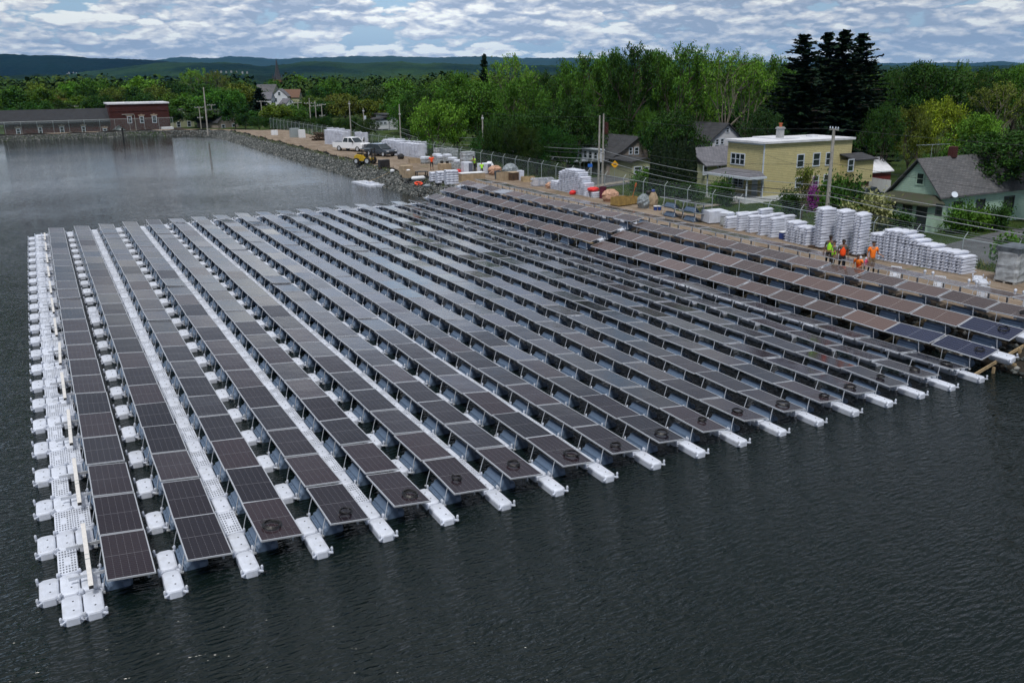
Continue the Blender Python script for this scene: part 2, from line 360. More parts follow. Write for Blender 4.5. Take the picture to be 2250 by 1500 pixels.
def blobs(name, C, sc, mats, jitter=0.28, flat=1.0, seed=3, smooth=False):
    """many small angular lumps as one mesh; C (n,3) centres, sc (n,) sizes"""
    g = np.random.default_rng(seed); n = len(C)
    V = ico[None]*(1+g.uniform(-jitter, jitter, (n, 12, 1)))*sc[:, None, None]*g.uniform(0.7, 1.3, (n, 1, 3))
    V[:, :, 2] *= flat
    a = g.uniform(0, 6.28, n); ca, sa = np.cos(a)[:, None], np.sin(a)[:, None]
    V = np.stack([V[..., 0]*ca-V[..., 1]*sa, V[..., 0]*sa+V[..., 1]*ca, V[..., 2]], -1)+C[:, None]
    F = icf[None]+12*np.arange(n)[:, None, None]
    return npmesh(name, V.reshape(-1, 3), F.reshape(-1, 3), mats, smooth=smooth)
def mat_island(name, stops, rough=0.85, extra=None):
    mm = bpy.data.materials.new(name); mm.use_nodes = True; q = NT(mm.node_tree)
    g = q.add('ShaderNodeNewGeometry'); bb = q.add('ShaderNodeBsdfPrincipled', i_Roughness=rough); bb.inputs['Specular IOR Level'].default_value = 0.2
    q.set(bb.inputs['Base Color'], q.ramp(g.outputs['Random Per Island'], stops)); q.add('ShaderNodeOutputMaterial', i_Surface=bb); return mm
M['stone'] = mat_island('bank_stone', [(0, (0.035, 0.042, 0.042)), (0.5, (0.078, 0.088, 0.088)), (0.85, (0.15, 0.16, 0.16)), (1, (0.28, 0.28, 0.27))])
g = np.random.default_rng(5)
def bankpts(n, y0, y1, s0=-0.5, s1=2.5):
    y = g.uniform(y0, y1, n); s = g.uniform(s0, s1, n); return np.stack([X_SH+s, y, 0*y], -1)
pc = [bankpts(21000, 53, 172), bankpts(4500, -14, 53, -1.5, 2.3)]
th = g.uniform(0, math.pi/2, 3000); s = g.uniform(-0.5, 2.6, 3000); pc.append(np.stack([X_SH-RAD+(RAD+s)*np.cos(th), Y_SH-RAD+(RAD+s)*np.sin(th), 0*s], -1))
x = g.uniform(-16, X_SH-RAD, 5000); s = g.uniform(-0.5, 1.7, 5000); pc.append(np.stack([x, Y_SH+s, 0*s], -1))
pc = np.concatenate(pc); pc[:, 2] = ground(pc[:, 0], pc[:, 1])+g.uniform(0.0, 0.08, len(pc))
tag(blobs('bank_stones', pc, g.uniform(0.05, 0.155, len(pc)), M['stone'], 0.3, 0.7), 'grey broken stones lining the water edge of the embankment', 'stones', kind='stuff')
# dark fabric silt fence along the top of the stones
mb = MB(); prev = None
pts = [(35.75+0.18*math.sin(y*0.5)+0.1*math.sin(y*1.9), y) for y in np.arange(60.5, 168, 1.2)]
pts += [(X_SH-RAD+(RAD+2.7)*math.cos(a), Y_SH-RAD+(RAD+2.7)*math.sin(a)) for a in np.linspace(0.02, math.pi/2, 18)]
pts += [(x, Y_SH+2.75+0.15*math.sin(x)) for x in np.arange(X_SH-RAD-2, -20, -2.0)]
hh = [0.34+0.12*math.sin(i*1.7)+0.08*math.sin(i*0.6) for i in range(len(pts))]
for i in range(len(pts)-1):
    (x0, y0), (x1, y1) = pts[i], pts[i+1]; z0, z1 = float(ground(x0, y0)), float(ground(x1, y1))
    d = Vector((x1-x0, y1-y0, 0)).normalized(); nrm = Vector((-d.y, d.x, 0))*0.02
    a = Vector((x0, y0, z0-0.05)); b_ = Vector((x1, y1, z1-0.05)); ua = Vector((0, 0, hh[i])); ub = Vector((0, 0, hh[i+1]))
    mb.add([a-nrm, b_-nrm, b_+nrm, a+nrm, a-nrm+ua, b_-nrm+ub, b_+nrm+ub, a+nrm+ua], [(0, 3, 2, 1), (4, 5, 6, 7), (0, 1, 5, 4), (1, 2, 6, 5), (2, 3, 7, 6), (3, 0, 4, 7)])
sf = thing('silt_fence', 'low sagging black fabric fence above the stones of the bank', 'silt fence', (0, 0, 0))
mb.build('fabric', mat('silt_fabric', (0.018, 0.018, 0.018), 0.8), sf)
st = MB()
for i in range(0, len(pts), 2):
    x0, y0 = pts[i]; z0 = float(ground(x0, y0)); st.box(x0+0.025, x0+0.065, y0-0.02, y0+0.02, z0-0.1, z0+hh[i]+0.13)
st.build('stakes', M['darkwood'], sf)
# asphalt road, driveway and footpaths among the houses, each its own sheet over the grass
M['asphalt'] = mat('asphalt', (0.085, 0.09, 0.10), 0.9, noise=0.3, nscale=0.8, bump=0.01, bscale=30)
M['path'] = mat('pale_path', (0.24, 0.22, 0.19), 0.9, noise=0.3, nscale=2)
def sheet(name, pts, m, dz):
    """flat polygon draped on the ground as a fine fan of quads between two edge polylines"""
    A, B = pts; V = []; n = 24; k = 7
    def samp(Pl, t_):
        Pl = np.array(Pl, float); L_ = np.r_[0, np.cumsum(np.hypot(*np.diff(Pl, axis=0).T))]; u = t_*L_[-1]
        return np.array([np.interp(u, L_, Pl[:, 0]), np.interp(u, L_, Pl[:, 1])])
    for i in range(n+1):
        a, b2 = samp(A, i/n), samp(B, i/n)
        for j in range(k+1):
            p = a+(b2-a)*j/k; V.append((p[0], p[1], float(ground(p[0], p[1]))+dz))
    F = [(i*(k+1)+j, (i+1)*(k+1)+j, (i+1)*(k+1)+j+1, i*(k+1)+j+1) for i in range(n) for j in range(k)]
    return tag(npmesh(name, V, F, m, smooth=True), kind='structure')
gp = lambda px, py: tuple(at(px, py, -2.3)[:2])
sheet('road', ([gp(1262, 396), gp(1330, 388), gp(1480, 368), gp(1600, 340)], [gp(1262, 425), gp(1330, 413), gp(1400, 401), gp(1620, 360)]), M['asphalt'], 0.10)
sheet('footpath', ([gp(1230, 424), gp(1330, 404), gp(1395, 395)], [gp(1230, 430), gp(1330, 409), gp(1395, 399)]), M['path'], 0.14)
sheet('sidewalk', ([(56.3, 30), (56.3, 58)], [(57.4, 30), (57.4, 58)]), M['path'], 0.12)
sheet('walkway', ([(57.4, 54.0), (70.5, 55.2)], [(57.4, 52.9), (70.5, 54.2)]), M['path'], 0.12)
sheet('driveway', ([(48.6, 16.5), (55, 20), (62, 25.5), (75, 27.8), (95, 28)], [(48.4, 4), (57, 8), (66, 15.5), (76, 22), (95, 23)]), M['asphalt'], 0.12)
# ================================================================== FLOATING ARRAY
PX, PY, PW, PL = 1.7663, 2.35, 1.066, 2.29
TILT = math.atan2(0.10, 1.0587)
def panel_material(name, c1, c2, gridc, dots=False):
    m = bpy.data.materials.new(name); m.use_nodes = True; t = NT(m.node_tree)
    uv = t.add('ShaderNodeUVMap').outputs[0]; sp = t.add('ShaderNodeSeparateXYZ', i_0=uv)
    g = t.add('ShaderNodeNewGeometry'); oi = t.add('ShaderNodeObjectInfo')
    rnd = t.math('FRACT', t.math('ADD', t.math('MULTIPLY', oi.outputs['Random'], 7.3), g.outputs['Random Per Island']))
    u = t.math('MULTIPLY', sp.outputs[0], 6.0); v = t.math('MULTIPLY', sp.outputs[1], 24.0)
    fu = t.math('ABSOLUTE', t.math('SUBTRACT', t.math('FRACT', t.math('ADD', u, 0.5)), 0.5))
    fv = t.math('ABSOLUTE', t.math('SUBTRACT', t.math('FRACT', t.math('ADD', v, 0.5)), 0.5))
    mid = t.math('LESS_THAN', t.math('ABSOLUTE', t.math('SUBTRACT', sp.outputs[1], 0.5)), 0.0045)
    colu = t.math('MULTIPLY', t.math('LESS_THAN', fu, 0.034), t.math('MULTIPLY_ADD', t.math('LESS_THAN', fv, 0.30), 0.75, 0.25))
    row = t.math('MULTIPLY', t.math('LESS_THAN', fv, 0.085), 0.16 if not dots else 0.3)
    fine = t.math('MULTIPLY', t.math('SUBTRACT', t.noise(t.vmath('MULTIPLY', uv, (3, 90, 1)), 1.0, 3, 0.7), 0.5), 0.6)
    base = t.mix(t.ramp(rnd, [(0.0, 0.0), (0.55, 0.35), (0.75, 0.8), (1, 1.0)]), c1, c2)
    base = t.mix(t.math('MULTIPLY', t.math('ADD', fine, 0.3), 0.8, clamp=True), base, tuple(x*1.9 for x in c1))
    line = t.math('MAXIMUM', t.math('MAXIMUM', mid, t.math('MULTIPLY', colu, 0.72)), row)
    col = t.mix(line, base, gridc)
    dust = t.noise(g.outputs['Position'], 0.6, 4, 0.6)
    col = t.mix(t.math('MULTIPLY', dust, 0.03), col, (0.30, 0.26, 0.23))
    b = t.add('ShaderNodeBsdfPrincipled'); t.set(b.inputs['Base Color'], col)
    t.set(b.inputs['Roughness'], t.math('MULTIPLY_ADD', dust, 0.10, 0.06)); b.inputs['IOR'].default_value = 1.5; b.inputs['Specular IOR Level'].default_value = 0.50
    wob = t.noise(g.outputs['Position'], 0.9, 2, 0.5)
    t.set(b.inputs['Normal'], t.add('ShaderNodeBump', i_Strength=1.0, i_Distance=0.008, i_Height=wob))
    t.add('ShaderNodeOutputMaterial', i_Surface=b); return m
M['pv'] = panel_material('solar_cells', (0.004, 0.004, 0.009), (0.034, 0.020, 0.025), (0.115, 0.115, 0.13))
M['pvbrown_skylit'] = panel_material('brown_skylit_solar_cells', (0.045, 0.034, 0.034), (0.125, 0.080, 0.070), (0.26, 0.24, 0.24))  # brown cells, base colour lightened to carry the brighter sky overhead
M['pvblue'] = panel_material('blue_solar_cells', (0.008, 0.012, 0.035), (0.012, 0.018, 0.05), (0.16, 0.18, 0.24), True)
# ---- panel: cells (top) + frame ring; local origin at panel centre, x across the slope, y along the row
def cells_mb():
    mb = MB(); a, b_ = PW/2-0.025, PL/2-0.025
    mb.add([(-a, -b_, .018), (a, -b_, .018), (a, b_, .018), (-a, b_, .018), (-a, -b_, .0), (a, -b_, .0), (a, b_, .0), (-a, b_, .0)],
           [(0, 1, 2, 3), (7, 6, 5, 4), (0, 4, 5, 1), (1, 5, 6, 2), (2, 6, 7, 3), (3, 7, 4, 0)]); return mb
def frame_mb():
    mb = MB(); a, b_, w = PW/2, PL/2, 0.028
    mb.box(-a, -a+w, -b_, b_, -.018, .024); mb.box(a-w, a, -b_, b_, -.018, .024)
    mb.box(-a+w, a-w, -b_, -b_+w, -.018, .0235); mb.box(-a+w, a-w, b_-w, b_, -.018, .0235); return mb
PM = Matrix.Translation((PX*0+PW/2*math.cos(TILT), 0, 0.61)) @ Matrix.Rotation(TILT, 4, 'Y')
def mainfloat_mb():
    prof = [(-.06, -.05), (-.11, .05), (-.10, .12), (-.02, .15), (-.01, .21), (.08, .24), (.13, .33), (.22, .35), (.30, .30), (.38, .16), (.50, .14), (.56, .10), (.57, .03), (.54, -.05)]
    mb = MB(); rings = []
    for y, s, dz in ((-.46, .78, -.12), (-.41, .93, -.04), (-.34, 1, 0), (.50, 1, 0), (.56, .95, -.02), (.60, .82, -.07)):
        rings.append([(.22+(x-.22)*s, y, max(-.05, zz+dz*(zz > 0))) for x, zz in prof])
    mb.rings([list(reversed(r)) for r in rings]); 
    for y in (-.45, -.2, .05, .3): mb.box(-.07, -.045, y, y+.14, .145, .158)
    return mb
def strut_mb(y):
    mb = MB(); mb.tube([(.02, y, .63), (-.04, y*1.02, .43), (-.11, y*1.06, .13)], .014, 5); mb.box(-.15, -.06, y*1.06-.03, y*1.06+.03, .10, .14); return mb
def foot_mb(y):
    mb = MB(); mb.box(.90, .95, y-.04, y+.04, .10, .53); return mb
def uvset(o, top_faces_every=6):
    me = o.data; uvl = me.uv_layers.new(name='UVMap'); co = np.array([v.co[:] for v in me.vertices])
    return uvl
def set_panel_uv(o):
    me = o.data; uvl = me.uv_layers.new(name='UVMap'); a, b_ = PW/2-0.025, PL/2-0.025
    for lp in me.loops:
        v = me.vertices[lp.vertex_index].co; uvl.data[lp.index].uv = ((v.x+a)/(2*a), (v.y+b_)/(2*b_))
def make_unit(pm='pv'):
    t = thing('floating_solar_panel', 'x', 'solar panel')
    p = cells_mb().build('panel', M[pm], t); set_panel_uv(p); p.matrix_local = PM
    frame_mb().build('frame', M['alu'], p)
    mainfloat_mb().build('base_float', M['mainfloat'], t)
    strut_mb(-.62).build('strut', M['alu'], t); strut_mb(.62).build('strut', M['alu'], t)
    foot_mb(-.45).build('support_foot', M['alu'], t); foot_mb(.45).build('support_foot', M['alu'], t)
    return t
unit, unitb, unitr = make_unit(), make_unit('pvblue'), make_unit('pvbrown_skylit')
# ---- connecting float and perforated walkway
def octo(w, l, c): return [(-w+c, -l), (w-c, -l), (w, -l+c), (w, l-c), (w-c, l), (-w+c, l), (-w, l-c), (-w, -l+c)]
def connfloat_mb(w=.215, l=.50, h=.205, pins=True, lugs=True):
    mb = MB(); c = .085
    mb.rings([[(x, y, z_) for x, y in octo(w+dw, l+dw, c)] for dw, z_ in ((-.03, -.08), (0, -.0), (0, h-.05), (-.014, h-.016), (-.05, h))])
    for sx in (-1, 1):
        for k in range(1): mb.box(sx*w*.35-.002, sx*w*.35+.002, -l+.12, l-.12, h, h+.0025)
    for y in (-.2, .2): mb.lathe([(.0, .0), (.022, .0), (.022, .004), (0, .004)], (0.03, y, h), 8, 1)
    for sx in (-1, 1):
        for sy in (-1, 1):
            if lugs: mb.poly([(sx*(w-.06), sy*(l-.09)), (sx*(w+.055), sy*(l+.005)), (sx*(w+.05), sy*(l+.05)), (sx*(w+.005), sy*(l+.055)), (sx*(w-.09), sy*(l-.04))][::1 if sx*sy > 0 else -1], .035, 0, .10)
            if pins: mb.lathe([(.024, .08), (.028, .13), (.024, .15), (.034, .18), (.036, .23), (.024, .265), (.0, .275)], (sx*(w+.03), sy*(l-.0), 0), 7)
    return mb
def walkway_mb(w=.215, l=.665, h=.19):
    """perforated deck: a real grid of bars around the holes"""
    mb = MB(); nxh, nyh = 6, 9; z0, z1 = h-.03, h
    br = .42
    def split(a, b_, n):
        c = (b_-a)/(n+br/(1-br+1e-9)*0+br); e = [a]
        for i in range(n): e += [a+c*(i+br), a+c*(i+1)]
        return np.array(e+[b_])
    xs = split(-w, w, nxh); ys_ = split(-l+.03, l-.03, nyh)
    bars_x = [(xs[2*i], xs[2*i+1]) for i in range(nxh+1)]
    for a, b_ in bars_x: mb.box(a, b_, -l+.03, l-.03, z0, z1)
    for j in range(nyh+1):
        for i in range(nxh): mb.box(bars_x[i][1], bars_x[i+1][0], ys_[2*j], ys_[2*j+1], z0+.001, z1-.002)
    for j in range(3, 6):
        for i in range(2, 4): mb.box(bars_x[i][1], bars_x[i+1][0], ys_[2*j+1], ys_[2*j+2], z0+.001, z1-.002)
    for sx in (-1, 1): mb.box(sx*w-.012, sx*w+.012, -l+.02, l-.02, h-.11, h-.0305)
    for sy in (-1, 1): mb.box(-w, w, sy*(l-.015)-.012, sy*(l-.015)+.012, h-.09, h-.004)
    return mb
cf = tag(recalc(connfloat_mb().build('connecting_float', [M['float'], M['hole']])), 'x', 'float')
wk = tag(walkway_mb().build('walkway_grating', M['float']), 'x', 'grating')
ORD = ['first', 'second', 'third', 'fourth', 'fifth', 'sixth', 'seventh', 'eighth', 'ninth', 'tenth', 'eleventh', 'twelfth', 'thirteenth', 'fourteenth', 'fifteenth', 'sixteenth', 'seventeenth', 'eighteenth', 'nineteenth', 'twentieth', 'twenty-first', 'twenty-second']
NJ = 24
RAMP = {18: (32.05, .157, 19.2), 19: (33.69, .704, 21.0), 20: (35.39, 1.218, 16.7), 21: (37.0, 1.48, 2.5)}
def joint(k, j):
    """height of the ramp rows: the far half stands higher where the two halves meet"""
    if k < 18: return 0.0
    if j >= 12: return max(0, .20*(1-(j-12)/5))*(1 if k < 21 else .2)
    return -.06*max(0, 1-(11-j)/5)*(1 if k < 21 else 0)
def strip_root(k, j):
    if k < 18:
        return k*PX, 0.025*math.sin(j*.55+k*.3)+(.0 if k < 17 else .03), 0.0
    x, z_, a = RAMP[k]; return x, z_+joint(k, j), a
rg = random.Random(4)
units = []
for k in range(22):
    xo = 0
    for j in range(NJ):
        x, z_, a = strip_root(k, j)
        bow = -0.09*math.sin(math.pi*j/24) if k == 0 else 0
        ry = -R(a)+R(rg.gauss(0, .6)); rx = R(rg.gauss(0, 1.1 if j > 11 else .8)); rz_ = R(rg.gauss(0, .10))
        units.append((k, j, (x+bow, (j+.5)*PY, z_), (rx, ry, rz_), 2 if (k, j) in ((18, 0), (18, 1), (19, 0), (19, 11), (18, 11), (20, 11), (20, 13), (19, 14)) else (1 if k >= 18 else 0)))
dist2 = lambda p: (p[0]-CAMP[0])**2+(p[1]-CAMP[1])**2+(p[2]-CAMP[2])**2
units.sort(key=lambda q: dist2(q[2]))
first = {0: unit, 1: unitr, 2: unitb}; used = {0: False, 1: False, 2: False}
UM = {}
for k, j, loc, rot, bl in units[:300]:
    where = 'on the water' if k < 18 else 'raised over the bank'
    if bl == 2 and j < 3: lab, grp = 'darkest blue-black solar panel at the near end of a row over the bank', 'blue-black solar panels at the near end of the raised rows'
    elif bl == 2: lab, grp = 'dark blue solar panel midway along the raised rows, where they step', 'dark blue solar panels midway along the raised rows'
    elif j == 0 and k < 2: lab, grp = f'near end solar panel of the {ORD[k]} row from the left, nothing lying on it', None
    elif j == 0: lab, grp = f'near end solar panel of the {ORD[k]} row, a black cable coil on it', None
    else: lab, grp = f'brown-grey solar panel {where}, in the {ORD[k]} row from the left', f'solar panels of the {ORD[k]} row from the left'
    if not used[bl]: o = first[bl]; used[bl] = True; o.location = loc; o.rotation_euler = rot; o['label'] = lab
    else: o = dup(first[bl], loc, rot, lab)
    if 'group' in o: del o['group']
    if grp: o['group'] = grp
def joined(name, protos, places, label, cat, kind='stuff'):
    """many placed copies of a thing written into one mesh; protos: [(object, local matrix)]"""
    V, F, MI, UVs, mats = [], [], [], [], []; o0 = 0
    for ob, Mloc in protos:
        me = ob.data; co = np.array([v.co[:] for v in me.vertices]); polys = [tuple(p.vertices) for p in me.polygons]; mis = [p.material_index for p in me.polygons]
        slot = []
        for mm in me.materials:
            if mm not in mats: mats.append(mm)
            slot.append(mats.index(mm))
        uvl = me.uv_layers[0].data if me.uv_layers else None
        uvs = [tuple(d.uv) for d in uvl] if uvl else [(0, 0)]*len(me.loops)
        for Mw in places:
            T = np.array(Mw @ Mloc); V.append(co @ T[:3, :3].T+T[:3, 3]); F += [tuple(i+o0 for i in p) for p in polys]; MI += [slot[i] for i in mis]; UVs += uvs; o0 += len(co)
    me = bpy.data.meshes.new(name); me.from_pydata(np.concatenate(V).tolist(), [], F)
    for mm in mats: me.materials.append(mm)
    me.polygons.foreach_set('material_index', MI); ul = me.uv_layers.new(name='UVMap'); ul.data.foreach_set('uv', np.array(UVs, np.float32).ravel()); me.update()
    o = bpy.data.objects.new(name, me); COL.objects.link(o); return tag(o, label, cat, kind=kind)
from mathutils import Euler
def TM(loc, rot=(0, 0, 0), s=1.0): return Matrix.Translation(loc) @ Euler(rot).to_matrix().to_4x4() @ Matrix.Scale(s, 4)
far_units = [TM(loc, rot) for k, j, loc, rot, bl in units[300:] if k < 18]; far_raised = [TM(loc, rot) for k, j, loc, rot, bl in units[300:] if k >= 18]
ch = {c.name.split('.')[0]+str(i): c for i, c in enumerate(unit.children)}
protos = []
for c in unit.children:
    Mc = PM if c.name.startswith('panel') else Matrix.Identity(4); protos.append((c, Mc))
    for gc in c.children: protos.append((gc, Mc))
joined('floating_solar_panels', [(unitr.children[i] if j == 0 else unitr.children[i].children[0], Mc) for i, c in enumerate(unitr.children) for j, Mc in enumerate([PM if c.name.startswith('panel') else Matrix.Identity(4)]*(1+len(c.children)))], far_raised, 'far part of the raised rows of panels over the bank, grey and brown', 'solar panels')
joined('floating_solar_panels', protos, far_units, 'far part of the solar array, grey reflecting panels shrinking toward the opposite shore', 'solar panels')
# ---- connecting floats
floats, walks = [], []
def corr(k, y, j):
    """place between row k and k+1"""
    if k < 17:
        return (k*PX+1.405, y, 0.02*math.sin(y*.23+k)), (0, 0, 0)
    x0, z0, a0 = strip_root(k, j); x1, z1, a1 = strip_root(k+1, j) if k < 21 else (x0+PX, z0, 0)
    f = .77; a = math.atan2(z1-z0, x1-x0) if k < 21 else 0
    if k == 17: return (x0+1.40, y, .02), (0, 0, 0)
    return (x0+(x1-x0)*f-.03, y, z0+(z1-z0)*f-.02), (0, -a, 0)
for k in range(21):
    for j in range(NJ):
        l, r_ = corr(k, (j+.5)*PY, j); floats.append((l, (R(rg.gauss(0, .6)), r_[1], R(rg.gauss(0, .5))), f'white float between the {ORD[k]} and {ORD[k+1]} rows of panels', f'floats between rows {k+1} and {k+2}'))
        if k % 2 == 1 and j < NJ-1: l2, r2 = corr(k, (j+1)*PY, j); walks.append((l2, r2, f'perforated white walkway grating between the {ORD[k]} and {ORD[k+1]} rows', f'gratings between rows {k+1} and {k+2}'))
    l, r_ = corr(k, .5*PY-1.07, 0); floats.append((l, r_, f'outermost white float at the near end, between the {ORD[k]} and {ORD[k+1]} rows', None))
    l, r_ = corr(k, (NJ-.5)*PY+1.07, NJ-1); floats.append((l, r_, 'white end float along the far edge of the array', 'floats along the far edge of the array'))
    for q in (0, 1):
        l, r_ = corr(k, (NJ-.5)*PY+1.07, NJ-1); floats.append(((l[0]-.62-.45*q, l[1]+.25, l[2]), r_, 'white end float along the far edge of the array', 'floats along the far edge of the array'))
walks.append(((1.405, 12*PY, 0), (0, 0, 0), 'single perforated grating between the first and second rows', None))
cols = {'outermost': -1.235, 'middle': -.785, 'inner': -.335}
for nm, x in cols.items():
    for j in range(NJ):
        floats.append(((x-.06*math.sin(math.pi*j/24), (j+.5)*PY, 0), (R(rg.gauss(0, .6)), R(rg.gauss(0, .6)), 0), f'white float in the {nm} column along the left edge of the array', f'{nm} left edge floats'))
    if nm != 'outermost':
        floats.append(((x, .5*PY-1.07, 0), (0, 0, 0), f'white corner float at the near left end of the array, {nm} column', None))
        floats.append(((x, (NJ-.5)*PY+1.07, 0), (0, 0, 0), 'white end float along the far edge of the array', 'floats along the far edge of the array'))
for j in range(1, NJ):
    walks.append(((-.785-.06*math.sin(math.pi*j/24), j*PY, 0), (0, 0, 0), 'perforated white grating in the left edge walkway', 'left edge walkway gratings'))
    if j % 2 == 0: walks.append(((-.335-.06*math.sin(math.pi*j/24), j*PY, 0), (0, 0, 0), 'perforated white grating beside the first row, between the metal beams', 'gratings beside the metal beams'))
def placeall(proto, lst, cap, sname, slabel, cat):
    lst.sort(key=lambda q: dist2(q[0]))
    for i, (loc, rot, lab, grp) in enumerate(lst[:cap]):
        o = proto if i == 0 else dup(proto)
        o.location = loc; o.rotation_euler = rot; o['label'] = lab
        if 'group' in o: del o['group']
        if grp: o['group'] = grp
    if len(lst) > cap: joined(sname, [(proto, Matrix.Identity(4))], [TM(l, r_) for l, r_, _, _ in lst[cap:]], slabel, cat)
placeall(cf, floats, 300, 'connecting_floats', 'white connecting floats between the far panels of the array', 'floats')
placeall(wk, walks, 250, 'walkway_gratings', 'perforated walkway gratings between the far panels', 'gratings')
# ---- beams along the left edge
for n_ in range(12):
    y0 = 4.7*n_+.30; x = -.335-.06*math.sin(math.pi*n_/12)
    if n_ == 0:
        bt = thing('metal_beam', 'x', 'beam'); mb = MB(); mb.box(-.055, .055, 0, 3.35, .40, .50); mb.build('tube', M['tube'], bt, bevel=.008)
        e = MB(); e.box(-.048, .048, -.004, .0, .407, .493); e.build('open_end', M['hole'], bt)
        for yy, w in ((.75, .0), (2.35, .05)): q = MB(); q.box(-.46, .50, yy-.018, yy+.018, .33, .41); q.build('cross_bar', M['alu'], bt)
        q = MB(); q.box(-.06, .06, 1.30, 1.33, .395, .508); q.box(-.06, .06, 1.55, 1.57, .395, .508); q.build('clamp', M['galv'], bt)
        bt.location = (x, y0, 0); bt0 = bt
        bt['label'] = 'pale metal beam on the left edge floats, nearest of the line'
    else:
        c = dup(bt0, (x, y0, 0), (0, 0, R(rg.gauss(0, .5))), 'pale metal beam lying along the left edge floats, farther down the line'); c['group'] = 'metal beams along the left edge after the first'
# ---- cable coils on the near end panels
def coil_mb(seed):
    g = random.Random(seed); mb = MB(); pts = []
    for i in range(150):
        a = i*2*math.pi/22; rr = .20+.022*math.sin(i*.31+seed)+g.uniform(-.006, .006); pts.append((rr*math.cos(a)*(1+.05*math.sin(seed)), rr*math.sin(a), .035+.045*(i/150)+.012*math.sin(i*.9)))
    tail = [(.2+.05*i, .02*math.sin(i*1.3+seed)+.012*i, .03+.05*math.exp(-i*.6)) for i in range(1, 8)]
    mb.tube(pts, .014, 5)
    t2 = MB(); t2.tube(tail, .006, 4); t3 = MB(); t3.tube([(-.2-.03*i, .03*i+.03*math.sin(i*1.1+seed), .03+.08*math.sin(min(3.1, i*.7))*(seed % 2)) for i in range(1, 7)], .006, 4)
    t2.merge(t3); return mb, t2
cps = []
for sd_ in (1, 2, 3):
    c = thing('cable_coil', 'x', 'cable coil'); a, b_ = coil_mb(sd_); a.build('coil', M['cable'], c); b_.build('loose_end', M['cable'], c); cps.append([c, False])
for k in range(2, 21):
    x, z_, a = strip_root(k, 0); T = TM((x, .5*PY, z_), (0, -R(a), 0)) @ PM @ Matrix.Translation((.02+.14*math.sin(k*2.1), -.48+.2*math.sin(k*1.3+.5), .026)) @ Matrix.Rotation(R(140*math.sin(k*3)), 4, 'Z')
    p = cps[k % 3]; o = p[0] if not p[1] else dup(p[0]); p[1] = True
    o.location = T.to_translation(); o.rotation_euler = T.to_euler(); s = .68+.42*((k*7) % 5)/4; o.scale = (s, s, 1)
    o['label'] = f'black cable coil on the near end panel of the {ORD[k]} row'
# ---- timber trestles under the raised rows
def trestle(first_):
    t = thing('timber_trestle', 'x', 'trestle')
    for x, z_ in ((32.9, .25), (34.5, .80), (36.3, 1.25)):
        q = MB(); q.box(x-.045, x+.045, -.06, .03, -1.6, z_); q.build('post', M['wood'], t)
    q = MB(); A = Vector((31.4, 0, .0)); B = Vector((37.0, 0, 1.38)); q.rings([[tuple(p+Vector((0, dy, dz))) for dy, dz in ((.035, -.07), (.075, -.07), (.075, .07), (.035, .07))] for p in (A, B)]); q.build('beam', M['wood'], t)
    return t
tr = None
for i in range(13):
    y = .15+i*2*PY*.98
    if tr is None: tr = trestle(True); tr.location = (0, y, 0); tr['label'] = 'nearest timber trestle under the end of the raised rows'
    else: c = dup(tr, (0, y, 0), None, 'timber trestle half hidden under the raised rows'); c['group'] = 'timber trestles under the raised rows'
mb = MB()
for x, z_ in ((33.3, .46), (35.0, .93)): mb.box(x-.04, x+.04, -.5, 56.6, z_-.05, z_+.05)
tag(mb.build('timber_rail', M['wood']), 'long timber rails running beneath the raised rows of panels', 'rail')
# ---- upright gratings and pins at the shore side of the last row
for i, (y, ang) in enumerate(((9.9, 68), (7.3, 70), (4.95, 86), (2.65, 86))):
    o = dup(wk, (39.1, y, 1.45), (0, R(90), R(90)), ['upright perforated grating behind the last row, nearest the man in the orange tee', 'second upright grating behind the last row of panels', 'third upright grating, standing before the last stack of floats', 'upright grating before the wrapped pallet'][i])
    o.rotation_euler = (R(ang), 0, R(-62)); o.location = (39.0-.25*i*0, y, 1.50); o.scale = (1.15, .62, 1)
    if 'group' in o: del o['group']
pin = MB(); pin.lathe([(.03, 0), (.03, .22), (.055, .26), (.04, .32), (.07, .36), (.07, .44), (.035, .48), (0, .49)], n=9)
po = tag(pin.build('connector_pin', M['float'], smooth=True), 'x', 'pin'); pf = False
for i, y in enumerate((11.7, 11.35, 7.75, 7.3, 5.35, 4.95, 3.05, 2.65, .75)):
    o = po if not pf else dup(po); pf = True; o.location = (38.35, y, 1.75); o.rotation_euler = (0, R(4), 0)
    o['label'] = 'white connector pin standing upright along the back of the last row'; o['group'] = 'upright connector pins behind the last row'
